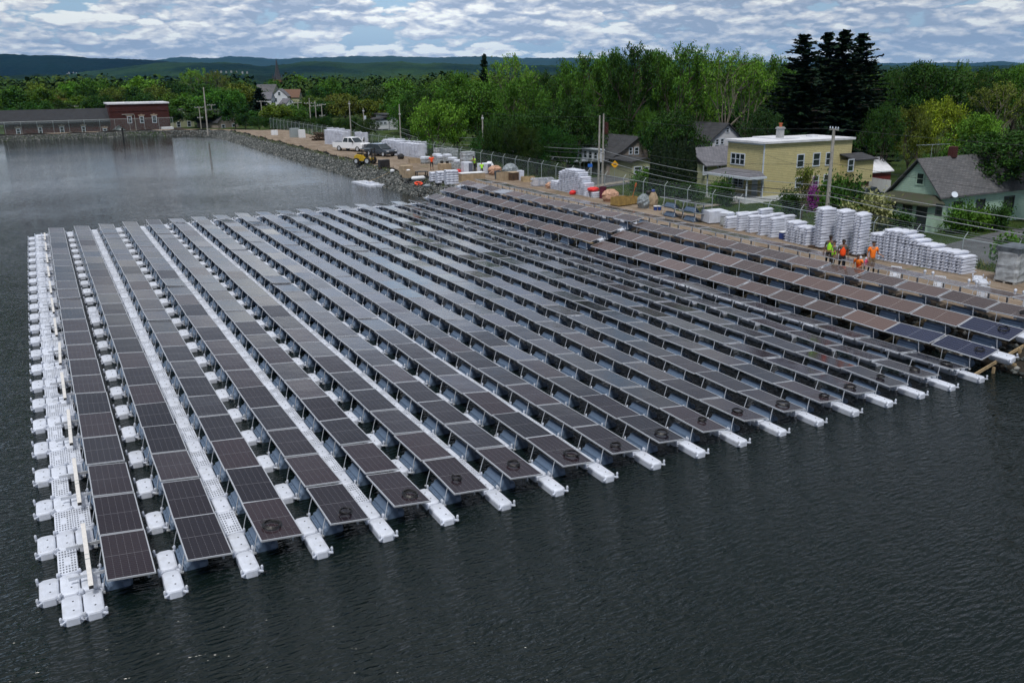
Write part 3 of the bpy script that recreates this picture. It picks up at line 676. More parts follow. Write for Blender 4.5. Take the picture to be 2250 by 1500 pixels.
# ================================================================== THINGS ON THE EMBANKMENT
GZ0 = 1.36
def P(px, py, z=GZ0): 
    p = at(px, py, z); return float(p[0]), float(p[1])
def slab_mb(w=.20, l=.53, h=.15):
    """nested hdpe float lying in a stack: long side along x"""
    mb = MB(); c = .07
    mb.rings([[(y, x, z_) for x, y in reversed(octo(w+dw, l+dw, c))] for dw, z_ in ((-.02, 0), (0, .025), (0, h-.03), (-.03, h))])
    for sx in (-1, 1):
        for sy in (-1, 1): mb.box(min(sx*(l-.04), sx*(l+.09)), max(sx*(l-.04), sx*(l+.09)), min(sy*(w-.09), sy*(w-.02)), max(sy*(w-.09), sy*(w-.02)), .05, .075)
    return mb
sl = recalc(slab_mb().build('stacked_float', M['stackfloat'])); tag(sl, 'x', 'float'); sl_used = [False]
def stack(x, y, n, rz, label, group, z0=GZ0, dz=.166, seed=0, lean=0.0, proto=None, flag=None):
    g = random.Random(seed+n); proto = proto or sl; flag = flag or sl_used; dx = dy = 0
    for i in range(n):
        o = proto if not flag[0] else dup(proto); flag[0] = True
        dx += g.uniform(-.012, .012)+lean; dy += g.uniform(-.008, .008)
        o.location = (x+dx, y+dy, z0+i*dz); o.rotation_euler = (R(g.gauss(0, .5)), R(g.gauss(0, .5)), rz+R(g.gauss(0, 1.6)))
        top = i == n-1
        o['label'] = (f'topmost white float of {label}' if top else f'white float within {label}')
        if 'group' in o: del o['group']
        if not top: o['group'] = group
A, B = np.array([42.35, 13.9]), np.array([42.9, 8.6])
cnt = [9, 9, 11, 11, 11, 10, 9, 8, 8, 7, 7, 7, 6]
for i, n_ in enumerate(cnt):
    p = A+(B-A)*i/12; stack(p[0], p[1], n_, R(-4), f'the {ORD[i]} stack of the descending wall', f'floats of wall stack {i+1}', seed=i)
for i, (px, py, dy, nm) in enumerate(((1811, 546, 0, 'first'), (1811, 546, .50, 'rear first'), (1851, 553, 0, 'second'), (1851, 553, .44, 'rear second'), (1889, 562, 0, 'third'), (1889, 562, .44, 'rear third'))):
    x, y = P(px, py); stack(x+(.25 if dy else 0), y+dy, 14, R(-3+3*i), f'the {nm} tall stack behind the workers', f'floats of the {nm} tall stack', GZ0+.12, .17, seed=40+i, lean=.003)
for i, (px, py) in enumerate(((1811, 546), (1851, 553), (1889, 562))):
    x, y = P(px, py); pl = MB()
    for k in range(6): pl.box(-.6, .6, -.35+k*.2, -.22+k*.2, .09, .115)
    for k in (-.5, 0, .5): pl.box(k-.05, k+.05, -.35, .78, 0, .09)
    tag(pl.build('pallet', M['darkwood'], None, (x, y, GZ0)), f'wooden pallet under the {ORD[i]} tall stack of floats', 'pallet')
for i, (px, py, n_) in enumerate(((1608, 501, 5), (1632, 506, 7), (1657, 510, 7), (1681, 516, 8), (1705, 521, 8))):
    x, y = P(px, py); stack(x, y, n_, R(-3), f'the {ORD[i]} front stack beside the white crate', f'floats of front stack {i+1} by the white crate', seed=60+i)
    n2 = (6, 7, 9, 8, 8)[i]; stack(x+1.25, y+.35, n2, R(-2), f'the {ORD[i]} rear stack beside the white crate', f'floats of rear stack {i+1} by the white crate', seed=70+i)
for i, (px, py, n_) in enumerate(((1741, 529, 8), (1753, 532, 8), (1766, 535, 7), (1780, 538, 7))):
    x, y = P(px, py); stack(x, y, n_, R(-3), f'the {ORD[i]} stack past the blue cooler', f'floats of stack {i+1} past the blue cooler', seed=80+i)
# far stacks: one mass
T = []; g = random.Random(9)
def farstack(x, y, n, rz=0.0, z0=GZ0, dz=.166):
    dx = 0
    for i in range(n):
        dx += g.uniform(-.012, .012); T.append(TM((x+dx, y, z0+i*dz), (0, 0, rz+R(g.gauss(0, 2)))))
def line(a, b, cnts, rz=0.0):
    a, b = np.array(P(*a)), np.array(P(*b))
    for i, n in enumerate(cnts): p = a+(b-a)*i/max(1, len(cnts)-1); farstack(p[0], p[1], n, rz)
line((1222, 415), (1292, 430), [5, 5, 5, 11, 12, 13, 13, 13, 13, 12, 10, 7]); line((1300, 432), (1312, 434), [3, 3])
line((842, 337), (888, 343), [9, 11, 12, 12, 12, 12, 12, 11]); line((894, 343), (926, 347), [11, 11, 11, 11, 11, 11]); line((850, 331), (930, 338), [10, 11, 11, 11, 10, 10, 10, 10])
line((722, 317), (760, 320), [14, 14, 14, 14, 14, 13]); line((728, 312), (764, 315), [14, 14, 14, 13]); line((789, 324), (802, 326), [14, 14]); line((770, 319), (784, 320), [8, 8, 8])
joined('stacked_floats', [(sl, Matrix.Identity(4))], T, 'distant walls of white floats stacked along the fence behind the vehicles', 'floats')
# three stacks of big base floats
bf = MB(); rr = []
for y in np.linspace(-.62, .62, 19):
    s = 1-.13*abs(math.sin((y+.62)/1.24*math.pi*3))**.5*0-.10*(abs(math.cos((y+.62)/1.24*math.pi*3)) > .8)
    rr.append([(y, x*s, z_) for x, z_ in ((-.50, .06), (-.40, .0), (.40, .0), (.50, .06), (.52, .17), (.44, .23), (-.44, .23), (-.52, .17))])
bf.rings(rr); bfo = recalc(bf.build('stacked_base_float', M['stackfloat'])); tag(bfo, 'x', 'float'); flag = [False]
for (px, py, n_, nm) in ((958, 398, 4, 'leftmost'), (972, 402, 5, 'middle'), (992, 405, 6, 'tallest')):
    x, y = P(px, py); stack(x, y, n_, R(-8), f'the {nm} of three scalloped stacks at the end of the array', f'base floats of the {nm} scalloped stack', dz=.235, seed=n_, proto=bfo, flag=flag)
# ---- generic crates, boxes
def crate(name, label, cat, px, py, w, d, h, m, rz=0.0, open_=False, z=GZ0, lid=None, slats=0, loc=None, base=0.0):
    x, y = loc if loc else P(px, py, z); t = thing(name, label, cat, (x, y, z), R(rz)); mb = MB(); tk = .03
    if open_:
        mb.box(-w/2, w/2, -d/2, -d/2+tk, base, h); mb.box(-w/2, w/2, d/2-tk, d/2, base, h); mb.box(-w/2, -w/2+tk, -d/2+tk, d/2-tk, base, h-.002); mb.box(w/2-tk, w/2, -d/2+tk, d/2-tk, base, h-.002); mb.box(-w/2+tk, w/2-tk, -d/2+tk, d/2-tk, base, base+.04)
    else: mb.box(-w/2, w/2, -d/2, d/2, base, h)
    mb.build('body', m, t, bevel=0 if open_ else min(.02, h*.05))
    if slats:
        q = MB()
        for sx in np.linspace(-w/2, w/2-.07, slats):
            for sy in (-1, 1): q.box(sx, sx+.07, min(sy*d/2, sy*(d/2+.025)), max(sy*d/2, sy*(d/2+.025)), base+.005, h-.01)
        q.build('battens', m, t)
    if lid is not None: q = MB(); q.box(-w/2-.03, w/2+.03, -d/2-.03, d/2+.03, h+.002, h+.05); q.build('lid', lid, t)
    if base:
        q = MB()
        for k in (-1, 0, 1): q.box(k*(w/2-.06)-.05, k*(w/2-.06)+.05, -d/2, d/2, 0, base-.004)
        q.build('skids', M['darkwood'], t)
    return t
crate('plywood_crate', 'tall plywood crate at the water side of the dirt track', 'crate', 893, 384, 1.25, .9, 1.0, M['ply'], 8)
crate('plywood_crate', 'open plywood crate with a white bundle inside, beside the tall crate', 'crate', 898, 390, 1.1, .9, .8, M['ply'], 8, True)
b_ = MB(); b_.lathe([(0, 0), (.25, .05), (.3, .2), (.15, .35), (0, .37)], n=9); o = tag(b_.build('white_bundle', M['whitepaint'], None, (*P(898, 390), GZ0+.5), smooth=True), 'white bundle sticking out of the open plywood crate', 'bundle')
crate('plywood_crate', 'plywood crate behind the scalloped stacks, black tubs on it', 'crate', 977, 373, 1.3, 1.0, .72, M['ply'], 4)
for k, px in enumerate((972, 984)):
    q = MB(); q.lathe([(0, 0), (.17, 0), (.22, .25), (.19, .26), (.15, .05), (0, .04)], n=10); x, y = P(px, 373)
    tag(q.build('black_tub', M['black'], None, (x, y+.1, GZ0+.724)), ['black tub on the plywood crate, the left one of two', 'black tub on the plywood crate, the right one of two'][k], 'tub')
crate('long_crate', 'long low plywood crate with a pale top and posts at the array corner', 'crate', 1036, 396, 2.6, 1.1, .75, M['ply'], -4, False, lid=M['whitepaint'], slats=4)
crate('plywood_crate', 'plywood crate with yellow scraps on top, near the grey bin', 'crate', 1108, 396, 1.3, 1.0, .82, M['ply'], 10, True)
crate('plywood_crate', 'darker plywood crate right of the crate with yellow scraps', 'crate', 1129, 396, 1.1, 1.0, .8, M['darkwood'], 10, False, lid=M['ply'])
crate('plank_box', 'low brown plank box against the fence', 'crate', 1160, 399, 1.3, .8, .5, M['wood'], -12, True)
crate('ochre_crate', 'ochre plywood crate on skids near the beige bags', 'crate', 1365, 452, 1.5, 1.0, .72, M['osb'], 6, True, base=.1)
crate('ochre_crate', 'second ochre crate with an orange shovel, right of the first', 'crate', 1386, 449, 1.2, .9, .62, M['osb'], 6, True, base=.1)
crate('open_crate', 'worn open crate of scrap lying beside the float stacks', 'crate', 914, 358, 1.7, 1.1, .55, M['ply'], -10, True)
crate('pallet_crate', 'black battery crate standing on a pale pallet by the forklift', 'crate', 844, 370, 1.25, .6, 1.0, M['black'], 4, base=.14, slats=7)
crate('white_crate', 'big white moulded crate by the fence, among the float stacks', 'crate', 1569, 490, 1.5, 1.15, .95, M['float'], -12, base=.1, slats=4)
crate('steel_cabinet', 'grey steel cabinet by the far fence, the largest of the group', 'cabinet', 648, 302, 1.6, 1.0, 1.6, M['galv'], 5)
crate('steel_cabinet', 'pale steel cabinet by the far fence, right of the largest', 'cabinet', 664, 303, 1.0, .9, 1.4, M['whitepaint'], 5)
crate('utility_box', 'small pale utility box at the foot of the far fence, left one', 'box', 600, 297, .6, .5, .9, M['whitepaint'])
crate('utility_box', 'small pale utility box at the foot of the far fence, right one', 'box', 607, 297, .6, .5, .9, M['whitepaint'])
crate('garden_shed', 'low white shed roof shape beyond the fence near the tall pole', 'shed', 375, 295, 2.4, 2.0, 1.0, M['whitepaint'], 3, loc=(26.8, 193.6), z=.3)
# pallets pile
t = thing('pallet_pile', 'pile of brown wooden pallets left of the white float stacks', 'pallet pile', (*P(697, 309), GZ0)); g = random.Random(3)
for k in range(9):
    mb = MB(); dx, dy = g.uniform(-.5, .5), g.uniform(-.5, .5)
    for c_ in (0, 1.45): 
        for s_ in range(5): mb.box(c_+dx-.6, c_+dx+.6, dy-.6+s_*.26, dy-.45+s_*.26, k*.15+.1, k*.15+.13)
        for s_ in (-.55, 0, .5): mb.box(c_+dx+s_-.04, c_+dx+s_+.06, dy-.6, dy+.6, k*.15, k*.15+.1)
    mb.build('pallet', M['darkwood'], t)
# wrapped pallets
M['wrap'] = mat('stretch_film', (0.36, 0.39, 0.42), 0.28, noise=0.35, nscale=3.5, bump=0.02, bscale=5); M['wrapdark'] = mat('dark_film', (0.09, 0.11, 0.13), 0.3, noise=0.4, nscale=3)
def wrapped(label, px, py, w, d, h, rz, hood=True, m='wrap', loc=None):
    x, y = loc or P(px, py); t = thing('wrapped_pallet', label, 'wrapped pallet', (x, y, GZ0), R(rz)); g = random.Random(int(px)); mb = MB(); rr = []
    nl = max(5, int(h/.16))
    for k in range(nl+1):
        s = 1+.02*math.sin(k*2.1+px)+(.03 if k % 2 else 0)*.5; rr.append([(cx*w/2*s+g.uniform(-.02, .02), cy_*d/2*s+g.uniform(-.02, .02), .14+(h-.14)*k/nl) for cx, cy_ in ((-1, -.8), (-.8, -1), (0, -1), (.8, -1), (1, -.8), (1, 0), (1, .8), (.8, 1), (-.8, 1), (-1, .8), (-1, 0))])
    mb.rings(rr); mb.build('wrapped_load', M[m], t)
    q = MB()
    for k in (-1, 0, 1): q.box(-w/2, w/2, k*(d/2-.07)-.05, k*(d/2-.07)+.05, 0, .1)
    q.box(-w/2, w/2, -d/2, d/2, .1, .125); q.build('pallet', M['pole'], t)
    if hood:
        q = MB(); q.rings([[(cx*w/2*s, cy_*d/2*s, z_) for cx, cy_ in ((-1, -1), (1, -1), (1, 1), (-1, 1))] for s, z_ in ((1.05, h-.22), (1.07, h+.01), (.75, h+.09), (.1, h+.11))]); q.build('cover_sheet', M['wrapdark'] if hood == 2 else M['float'], t)
    return t
wrapped('tall pallet wrapped in grey film with a dark cover, nearest and largest', 2208, 628, 1.3, 1.15, 1.85, 4, 2, loc=(43.1, 6.2))
wrapped('big wrapped pallet beside the two workers in green', 1028, 377, 1.5, 1.2, 2.2, 0, False)
for i, (px, py, h, nm) in enumerate(((961, 362, 1.25, 'leftmost of the front group'), (970, 363, 1.1, 'second of the front group'), (983, 365, 1.35, 'third of the front group'), (995, 371, 1.25, 'fourth of the front group'), (1008, 374, 1.1, 'shortest, beside the big wrapped pallet'))):
    wrapped(f'white hooded pallet behind the lone man in orange, {nm}', px, py, .8, .8, h, 5, 1)
for i, px in enumerate((965, 981, 996)): wrapped(f'flat-topped wrapped pallet at the fence behind the hooded ones, {ORD[i]} from the left', px, 347+i, 1.2, .9, 1.3, 0, False)
wrapped('low crumpled white wrapped bundle left of the man in orange', 935, 360, 1.0, .8, .8, 20, 1)
wrapped('white bulging wrapped bundle beside the big white crate', 1596, 497, .7, .7, .95, 10, 1)
# lumpy bags
def bag(name, label, px, py, w, d, h, m, seed=1, z=GZ0, loc=None, cat='bag', sq=.6):
    x, y = loc or P(px, py, z); g = random.Random(seed); mb = MB(); rr = []
    for k in range(8):
        f = k/7; s = (0.80+.25*math.sin(f*math.pi))*(1-.45*max(0, f-.75)/.25); rr.append([(w/2*s*(1+g.uniform(-.12, .12))*math.copysign(abs(math.cos(a))**sq, math.cos(a)), d/2*s*(1+g.uniform(-.12, .12))*math.copysign(abs(math.sin(a))**sq, math.sin(a)), h*f+g.uniform(-.02, .02)*(k > 0)) for a in np.arange(12)*math.pi/6])
    mb.rings(rr); o = mb.build(name, m, None, (x, y, z)); o.rotation_euler[2] = R(seed*17 % 40); return tag(o, label, cat)
M['peach'] = mat('peach_sack', (0.50, 0.30, 0.21), 0.7, noise=0.4, nscale=6, bump=0.03, bscale=8); M['foilbag'] = mat('grey_film_bag', (0.26, 0.30, 0.33), 0.3, noise=0.5, nscale=6, bump=0.03, bscale=9)
bag('bulk_bag', 'big crumpled beige bulk bag between the maroon barrel and ochre crates', 1341, 443, 1.15, 1.0, 1.05, M['peach'], 1, sq=.3)
bag('bulk_bag', 'smaller beige sack at the end of the float wall', 1209, 414, .8, .8, .6, M['peach'], 2)
bag('bulk_bag', 'peach sacks heaped beside the kneeling worker', 1088, 384, 1.3, 1.0, 1.0, M['peach'], 3, sq=.35)
bag('film_bundle', 'heap of grey film bags over the crates', 1121, 388, 1.5, 1.2, 1.35, M['foilbag'], 4, cat='bundle', sq=.4)
bag('film_bundle', 'grey layered bundle stack right of the ochre crates', 1415, 458, .9, .8, 1.15, M['foilbag'], 5, cat='bundle', sq=.3)
bag('brown_sack', 'brown sack stack with a blue helmet on top', 1434, 458, .65, .65, 1.3, M['ply'], 6, cat='sack', sq=.35)
bag('blue_helmet', 'blue helmet on top of the brown sack stack', 1434, 458, .32, .28, .22, M['blue'], 7, z=GZ0+1.3, loc=P(1434, 458), cat='helmet')
bag('tool_bag', 'black and yellow tool bag hanging between the grey bundle and sacks', 1425, 459, .5, .35, .3, M['black'], 8, z=GZ0+1.15, loc=(P(1424, 458)), cat='tool bag')
bag('red_bag', 'small red bag at the foot of the float wall', 1258, 428, .55, .5, .4, M['red'], 9)
bag('red_tarp', 'red tarp thrown over the low end of the float wall', 1303, 432, .95, .8, .35, M['red'], 10, z=GZ0+.52, loc=P(1303, 433), cat='tarp')
bag('black_bag', 'black rubbish bag between the float stacks beyond the dark car', 881, 350, .8, .7, .7, M['black'], 11)
bag('white_bundle', 'crumpled white sheet on the stones near the crates', 862, 378, .5, .4, .3, M['whitepaint'], 12, cat='bundle')
bag('red_bag', 'little red bag behind the scalloped stacks', 1007, 381, .6, .5, .45, M['red'], 13)
bag('grey_net', 'crumpled grey plastic net by the silt fence near the array', 938, 411, .8, .6, .25, M['foilbag'], 14, cat='net')
def barrel(name, label, px, py, r, h, m, z=GZ0, loc=None, cat='barrel'):
    x, y = loc or P(px, py, z); mb = MB(); mb.lathe([(0, 0), (r*.82, 0), (r*.9, h*.5), (r, h*.96), (r*1.06, h*.96), (r*1.06, h), (r*.93, h), (r*.85, h*.3), (0, h*.29)], n=16); return tag(mb.build(name, m, None, (x, y, z)), label, cat)
barrel('maroon_barrel', 'dark maroon open barrel at the end of the float wall', 1324, 436, .33, 1.0, M['maroon'])
barrel('grey_bin', 'dark grey plastic bin behind the plywood crates', 1094, 394, .38, .85, M['greyplastic'], cat='bin')
for k, px in enumerate((1440, 1449)):
    t = thing('paint_bucket', ['blue bucket with a white lid, the left one of two', 'blue bucket with a white lid, the right one of two'][k], 'bucket', (*P(px, 462), GZ0)); q = MB(); q.lathe([(0, 0), (.14, 0), (.16, .3), (0, .3)], n=14); q.build('body', M['blue'], t); q = MB(); q.lathe([(0, .302), (.172, .302), (.172, .36), (0, .362)], n=14); q.build('lid', M['whitepaint'], t)
t = thing('cooler', 'dark blue drinks cooler with a white lid between float stacks', 'cooler', (*P(1722, 525), GZ0)); q = MB(); q.box(-.27, .27, -.2, .2, 0, .42); q.build('body', M['blue'], t, bevel=.03); q = MB(); q.box(-.285, .285, -.215, .215, .422, .5); q.build('lid', M['whitepaint'], t, bevel=.03)
q = MB(); q.box(-.013, .013, -.013, .013, .0, 1.0); q.rings([[(-.01, -.01, 1.0), (.01, -.01, 1.0), (.01, .01, 1.0), (-.01, .01, 1.0)], [(-.11, -.012, 1.08), (.11, -.012, 1.08), (.11, .012, 1.08), (-.11, .012, 1.08)], [(-.12, -.012, 1.32), (.12, -.012, 1.32), (.12, .012, 1.32), (-.12, .012, 1.32)], [(-.03, -.01, 1.42), (.03, -.01, 1.42), (.03, .01, 1.42), (-.03, .01, 1.42)]])
o = tag(q.build('orange_shovel', mat('faded_orange', (.55, .16, .06), .6), None, (*P(1388, 447), GZ0+.35)), 'orange shovel standing blade up in the ochre crate', 'shovel'); o.rotation_euler = (R(6), R(16), R(20))
# trestle table, tank, life ring, hose, tripod
t = thing('work_table', 'low black work table on the dirt near the plywood crates', 'table', (*P(926, 389), GZ0), R(-6)); q = MB(); q.box(-.65, .65, -.4, .4, .55, .6); q.build('table_top', M['black'], t)
for sx in (-1, 1):
    for sy in (-1, 1): q = MB(); q.box(sx*.56-.05, sx*.56+.05, sy*.32-.05, sy*.32+.05, 0, .549); q.build('leg', M['black'], t)
x, y = P(919, 396); q = MB(); q.rings([[(xx, r_*math.cos(a), .22+r_*math.sin(a)) for a in np.arange(12)*math.pi/6] for xx, r_ in ((-.78, .02), (-.74, .12), (-.6, .21), (.6, .21), (.74, .12), (.8, .04))]); tag(q.build('white_buoy_tank', M['whitepaint'], None, (x, y, GZ0), smooth=True), 'white capsule shaped buoy lying on the dirt by the table', 'buoy')
def torus(Rr, r, n=28, k=8, sx=1, sy=1):
    mb = MB(); V = [((Rr+r*math.cos(b_))*math.cos(a)*sx, (Rr+r*math.cos(b_))*math.sin(a)*sy, r*math.sin(b_)) for a in np.arange(n)*2*math.pi/n for b_ in np.arange(k)*2*math.pi/k]
    F = [(i*k+j, ((i+1) % n)*k+j, ((i+1) % n)*k+(j+1) % k, i*k+(j+1) % k) for i in range(n) for j in range(k)]; return mb.add(V, F)
o = tag(torus(.36, .09).build('life_ring', M['orange'], None, (*P(920, 406), GZ0+.12), smooth=True), 'orange life ring lying at the water side of the dirt', 'life ring'); o.rotation_euler = (R(14), 0, 0)
q = MB(); pts = [(P(890+i*3.4, 399+4*math.sin(i*.8)+(i*.55), 1.4)) for i in range(14)]; q.tube([(x, y, 1.44) for x, y in pts], .06, 6); tag(q.build('black_hose', M['rubber']), 'black hose snaking around the white buoy and life ring', 'hose')
t = thing('tripod', 'small black tripod by the stacked panel units', 'tripod', (*P(1513, 455), GZ0))
for k in range(3): a = k*2.1; q = MB(); q.tube([(.32*math.cos(a), .32*math.sin(a), 0), (0, 0, .75)], .025, 5); q.build('leg', M['black'], t)
q = MB(); q.tube([(0, 0, .752), (0, 0, 1.2)], .02, 5); q.build('mast', M['black'], t)
# white frames piled
t = thing('frame_pile', 'pile of white plastic frames by the fence, left of the beige sack', 'frame pile', (*P(1190, 409), GZ0), R(-14)); g = random.Random(8); q = MB()
for k in range(11):
    for c_ in (-.55, .15, .8):
        z_ = k*.075+.02; dx = g.uniform(-.1, .1); q.box(c_+dx-.45, c_+dx+.45, -.3+g.uniform(-.05, .05), -.25, z_, z_+.03); q.box(c_+dx-.45, c_+dx+.45, .2, .25, z_, z_+.03); q.box(c_+dx-.45+.02, c_+dx-.39, -.25, .2, z_+.002, z_+.032); q.box(c_+dx+.33, c_+dx+.39, -.25, .2, z_+.002, z_+.032)
q.build('frames', M['stackfloat'], t)
# upright boxed panels worked on by the two men in green
def upright(label, px, py, w, h, rz):
    t = thing('panel_box', label, 'panel box', (*P(px, py), GZ0), R(rz)); q = MB(); q.box(-w/2, w/2, -.5, .5, .06, h); q.build('box', M['float'], t, bevel=.03)
    q = MB(); q.box(w/2-.45, w/2-.02, -.53, -.503, .12, h-.1); q.build('dark_panel_edge', M['pvblue'], t); return t
upright('white box of solar panels with a dark open side, left of the green workers', 1026, 381, 1.0, 1.25, -6); upright('white box of solar panels with a dark open side, between the green workers', 1064, 382, 1.2, 1.15, 6)
bag('white_sheet_heap', 'white plastic sheeting bulging over the box between the green workers', 1076, 381, .9, .9, 1.3, M['whitepaint'], 21, cat='sheeting')
for k, px in enumerate((1141, 1146)): q = MB(); q.box(-.12, .12, -.35, .35, 0, 1.0); tag(q.build('foam_board', M['stackfloat'], None, (*P(px, 396), GZ0), bevel=.02), ['white foam board standing by the darker crate, left one', 'white foam board standing by the darker crate, right one'][k], 'board')
# spare panel units stacked in pairs
for k, (px, py, z_) in enumerate(((1480, 476, 0), (1480, 476, .68), (1524, 486, 0), (1524, 486, .68))):
    x, y = P(px, py); o = dup(unit, (x-.4, y, GZ0+.05+z_), (0, 0, R(4)), ['lower spare panel unit of the left pair stacked on the dirt', 'upper spare panel unit of the left pair stacked on the dirt', 'lower spare panel unit of the right pair, beside the white crate', 'upper spare panel unit of the right pair, beside the white crate'][k])
    if 'group' in o: del o['group']
for k, (px, py, nm) in enumerate(((2148, 617, 'upper'), (2158, 624, 'lower'))):
    x, y = P(px, py); o = dup(cf, (x, y, GZ0+.0), (0, R(0), R(-55+k*8)), f'loose white float lying on the dirt beside the big wrapped pallet, {["left","right"][k]} one'); 
    if 'group' in o: del o['group']
# floating work raft
t = thing('work_raft', 'small white raft of square floats moored by the stones', 'raft', (33.0, 75.2, 0), R(4)); 
for i in range(3):
    for j in range(6):
        if i == 2 and j in (1, 3, 5): continue
        q = MB(); q.rings([[(x*.42-.9+i*.9-(.0), y*.42-2.3+j*.9, z_) for x, y in ((-1+.2, -1), (.8, -1), (1, -.8), (1, .8), (.8, 1), (-.8, 1), (-1, .8), (-1, -.8))] for z_ in (-.1, .22)]); q.build('raft_float', M['float'], t)
q = MB(); q.box(-.7, .2, -.6, -.1, .225, .35); q.build('hatch', M['stackfloat'], t)
q = MB(); q.tube([(34.2, 73, .2), (35.0, 70.6, .9), P(893, 388)+(1.6,)], .02, 4); q.tube([(33.0, 76, .25), (34.3, 75.4, .8), (35.5, 74.6, 1.5)], .02, 4); tag(q.build('mooring_rope', M['wood']), 'slack mooring rope from the raft up to the crates', 'rope')
# ---- marker post in the far water
q = MB(); p = at(270, 303, 0); q.lathe([(.18, -.5), (.18, 1.9), (.22, 1.92), (.22, 2.05), (0, 2.06)], n=10); tag(q.build('gauge_post', M['black'], None, (float(p[0]), float(p[1])-1.0, 0)), 'dark gauge post standing in the water before the brick building', 'post')
# ================================================================== FENCE
def mesh_mat():
    m = bpy.data.materials.new('chain_link'); m.use_nodes = True; t = NT(m.node_tree)
    uv = t.add('ShaderNodeUVMap').outputs[0]; sp = t.add('ShaderNodeSeparateXYZ', i_0=uv)
    a = t.math('FRACT', t.math('MULTIPLY', t.math('ADD', sp.outputs[0], sp.outputs[1]), 14.0)); b = t.math('FRACT', t.math('MULTIPLY', t.math('SUBTRACT', sp.outputs[0], sp.outputs[1]), 14.0))
    w = t.math('MAXIMUM', t.math('LESS_THAN', a, 0.085), t.math('LESS_THAN', b, 0.085))
    d = t.add('ShaderNodeBsdfPrincipled', i_Roughness=.5); d.inputs['Base Color'].default_value = (.20, .27, .28, 1); tr_ = t.add('ShaderNodeBsdfTransparent')
    mx = t.add('ShaderNodeMixShader', i_0=w, i_1=tr_, i_2=d); t.add('ShaderNodeOutputMaterial', i_Surface=mx); return m
M['mesh'] = mesh_mat()
def fence(label, pts, h=1.85, arm=True, zf=None, barb=True):
    t = thing('chain_link_fence', label, 'fence', (0, 0, 0)); Z = [zf(x, y) if zf else float(ground(x, y)) for x, y in pts]
    n_ = 0
    for i, (x, y) in enumerate(pts):
        if n_ >= 98: break
        n_ += 1; q = MB(); q.tube([(x, y, Z[i]-.2), (x, y, Z[i]+h+.02)], .032, 6)
        if arm: q.tube([(x, y, Z[i]+h+.021), (x+.26, y-.02, Z[i]+h+.34)], .018, 5)
        q.build('post', M['galv'], t)
    q = MB()
    for i in range(len(pts)-1): q.tube([(*pts[i], Z[i]+h), (*pts[i+1], Z[i+1]+h)], .025, 5)
    q.build('top_rail', M['galv'], t)
    V, F, UV = [], [], []; u = 0
    for i in range(len(pts)-1):
        (x0, y0), (x1, y1) = pts[i], pts[i+1]; L_ = math.hypot(x1-x0, y1-y0); b0 = len(V)
        V += [(x0+.04, y0, Z[i]+.03), (x1+.04, y1, Z[i+1]+.03), (x1+.04, y1, Z[i+1]+h-.03), (x0+.04, y0, Z[i]+h-.03)]; F.append((b0, b0+1, b0+2, b0+3)); UV += [(u, 0), (u+L_, 0), (u+L_, h), (u, h)]; u += L_
    o = npmesh('chain_link', V, F, M['mesh'], t); ul = o.data.uv_layers.new(name='UVMap'); ul.data.foreach_set('uv', np.array(UV, np.float32).ravel())
    if barb:
        q = MB()
        for k in (1, 2, 3):
            for i in range(len(pts)-1):
                f = k/3; dx, dz = .26*f, .02+.32*f; a = (pts[i][0]+dx, pts[i][1], Z[i]+h+dz); b_ = (pts[i+1][0]+dx, pts[i+1][1], Z[i+1]+h+dz); q.tube([a, ((a[0]+b_[0])/2, (a[1]+b_[1])/2, (a[2]+b_[2])/2-.02), b_], .006, 3)
        q.build('barbed_wire', M['galv'], t)
FX = lambda y: 44.0+(min(y, 90)-12)*.036
zf = lambda x, y: 1.13
fence('long chain-link fence with barbed wire along the embankment behind the float stacks', [(FX(y), y) for y in np.arange(-5.6, 182, 3.05)], zf=zf)
fence('tall plain chain-link fence along the far bank before the brick building', [(x, 192.4) for x in np.arange(-8, 31, 3.0)], 2.6, False, zf=lambda x, y: .8, barb=False)
# ================================================================== BUILDINGS
def siding(name, c, pitch=.2, dark=.55, brick=False, stain=.25):
    m = bpy.data.materials.new(name); m.use_nodes = True; t = NT(m.node_tree)
    p = t.add('ShaderNodeNewGeometry').outputs['Position']; sp = t.add('ShaderNodeSeparateXYZ', i_0=p)
    b = t.add('ShaderNodeBsdfPrincipled', i_Roughness=.75); n = t.noise(p, 1.1, 5, .65)
    if brick:
        xy = t.math('ADD', sp.outputs[0], sp.outputs[1]); v = t.add('ShaderNodeCombineXYZ', i_0=xy, i_1=sp.outputs[2]).outputs[0]
        bt_ = t.add('ShaderNodeTexBrick', i_Vector=v, i_Scale=1.0); bt_.inputs['Brick Width'].default_value = .24; bt_.inputs['Row Height'].default_value = .085; bt_.inputs['Mortar Size'].default_value = .009
        t.set(bt_.inputs['Color1'], c); t.set(bt_.inputs['Color2'], tuple(x*.6 for x in c)); t.set(bt_.inputs['Mortar'], (.035, .018, .016)); col = bt_.outputs[0]
        h = bt_.outputs[1]; h = t.math('SUBTRACT', 1.0, h)
    else:
        f = t.math('FRACT', t.math('DIVIDE', sp.outputs[2], pitch)); line = t.math('LESS_THAN', f, .17)
        brk = t.math('GREATER_THAN', t.noise(t.vmath('MULTIPLY', p, (1.2, 1.2, 5)), 1.0, 3, .6), .40)
        col = t.mix(t.math('MULTIPLY', line, t.math('MULTIPLY', brk, dark)), c, tuple(x*.35 for x in c)); h = f
    col = t.mix(t.ramp(n, [(.5, 0.0), (.75, stain)]), col, tuple(x*.45 for x in c))
    t.set(b.inputs['Base Color'], col); t.set(b.inputs['Normal'], t.add('ShaderNodeBump', i_Distance=.015, i_Height=h)); t.add('ShaderNodeOutputMaterial', i_Surface=b); return m
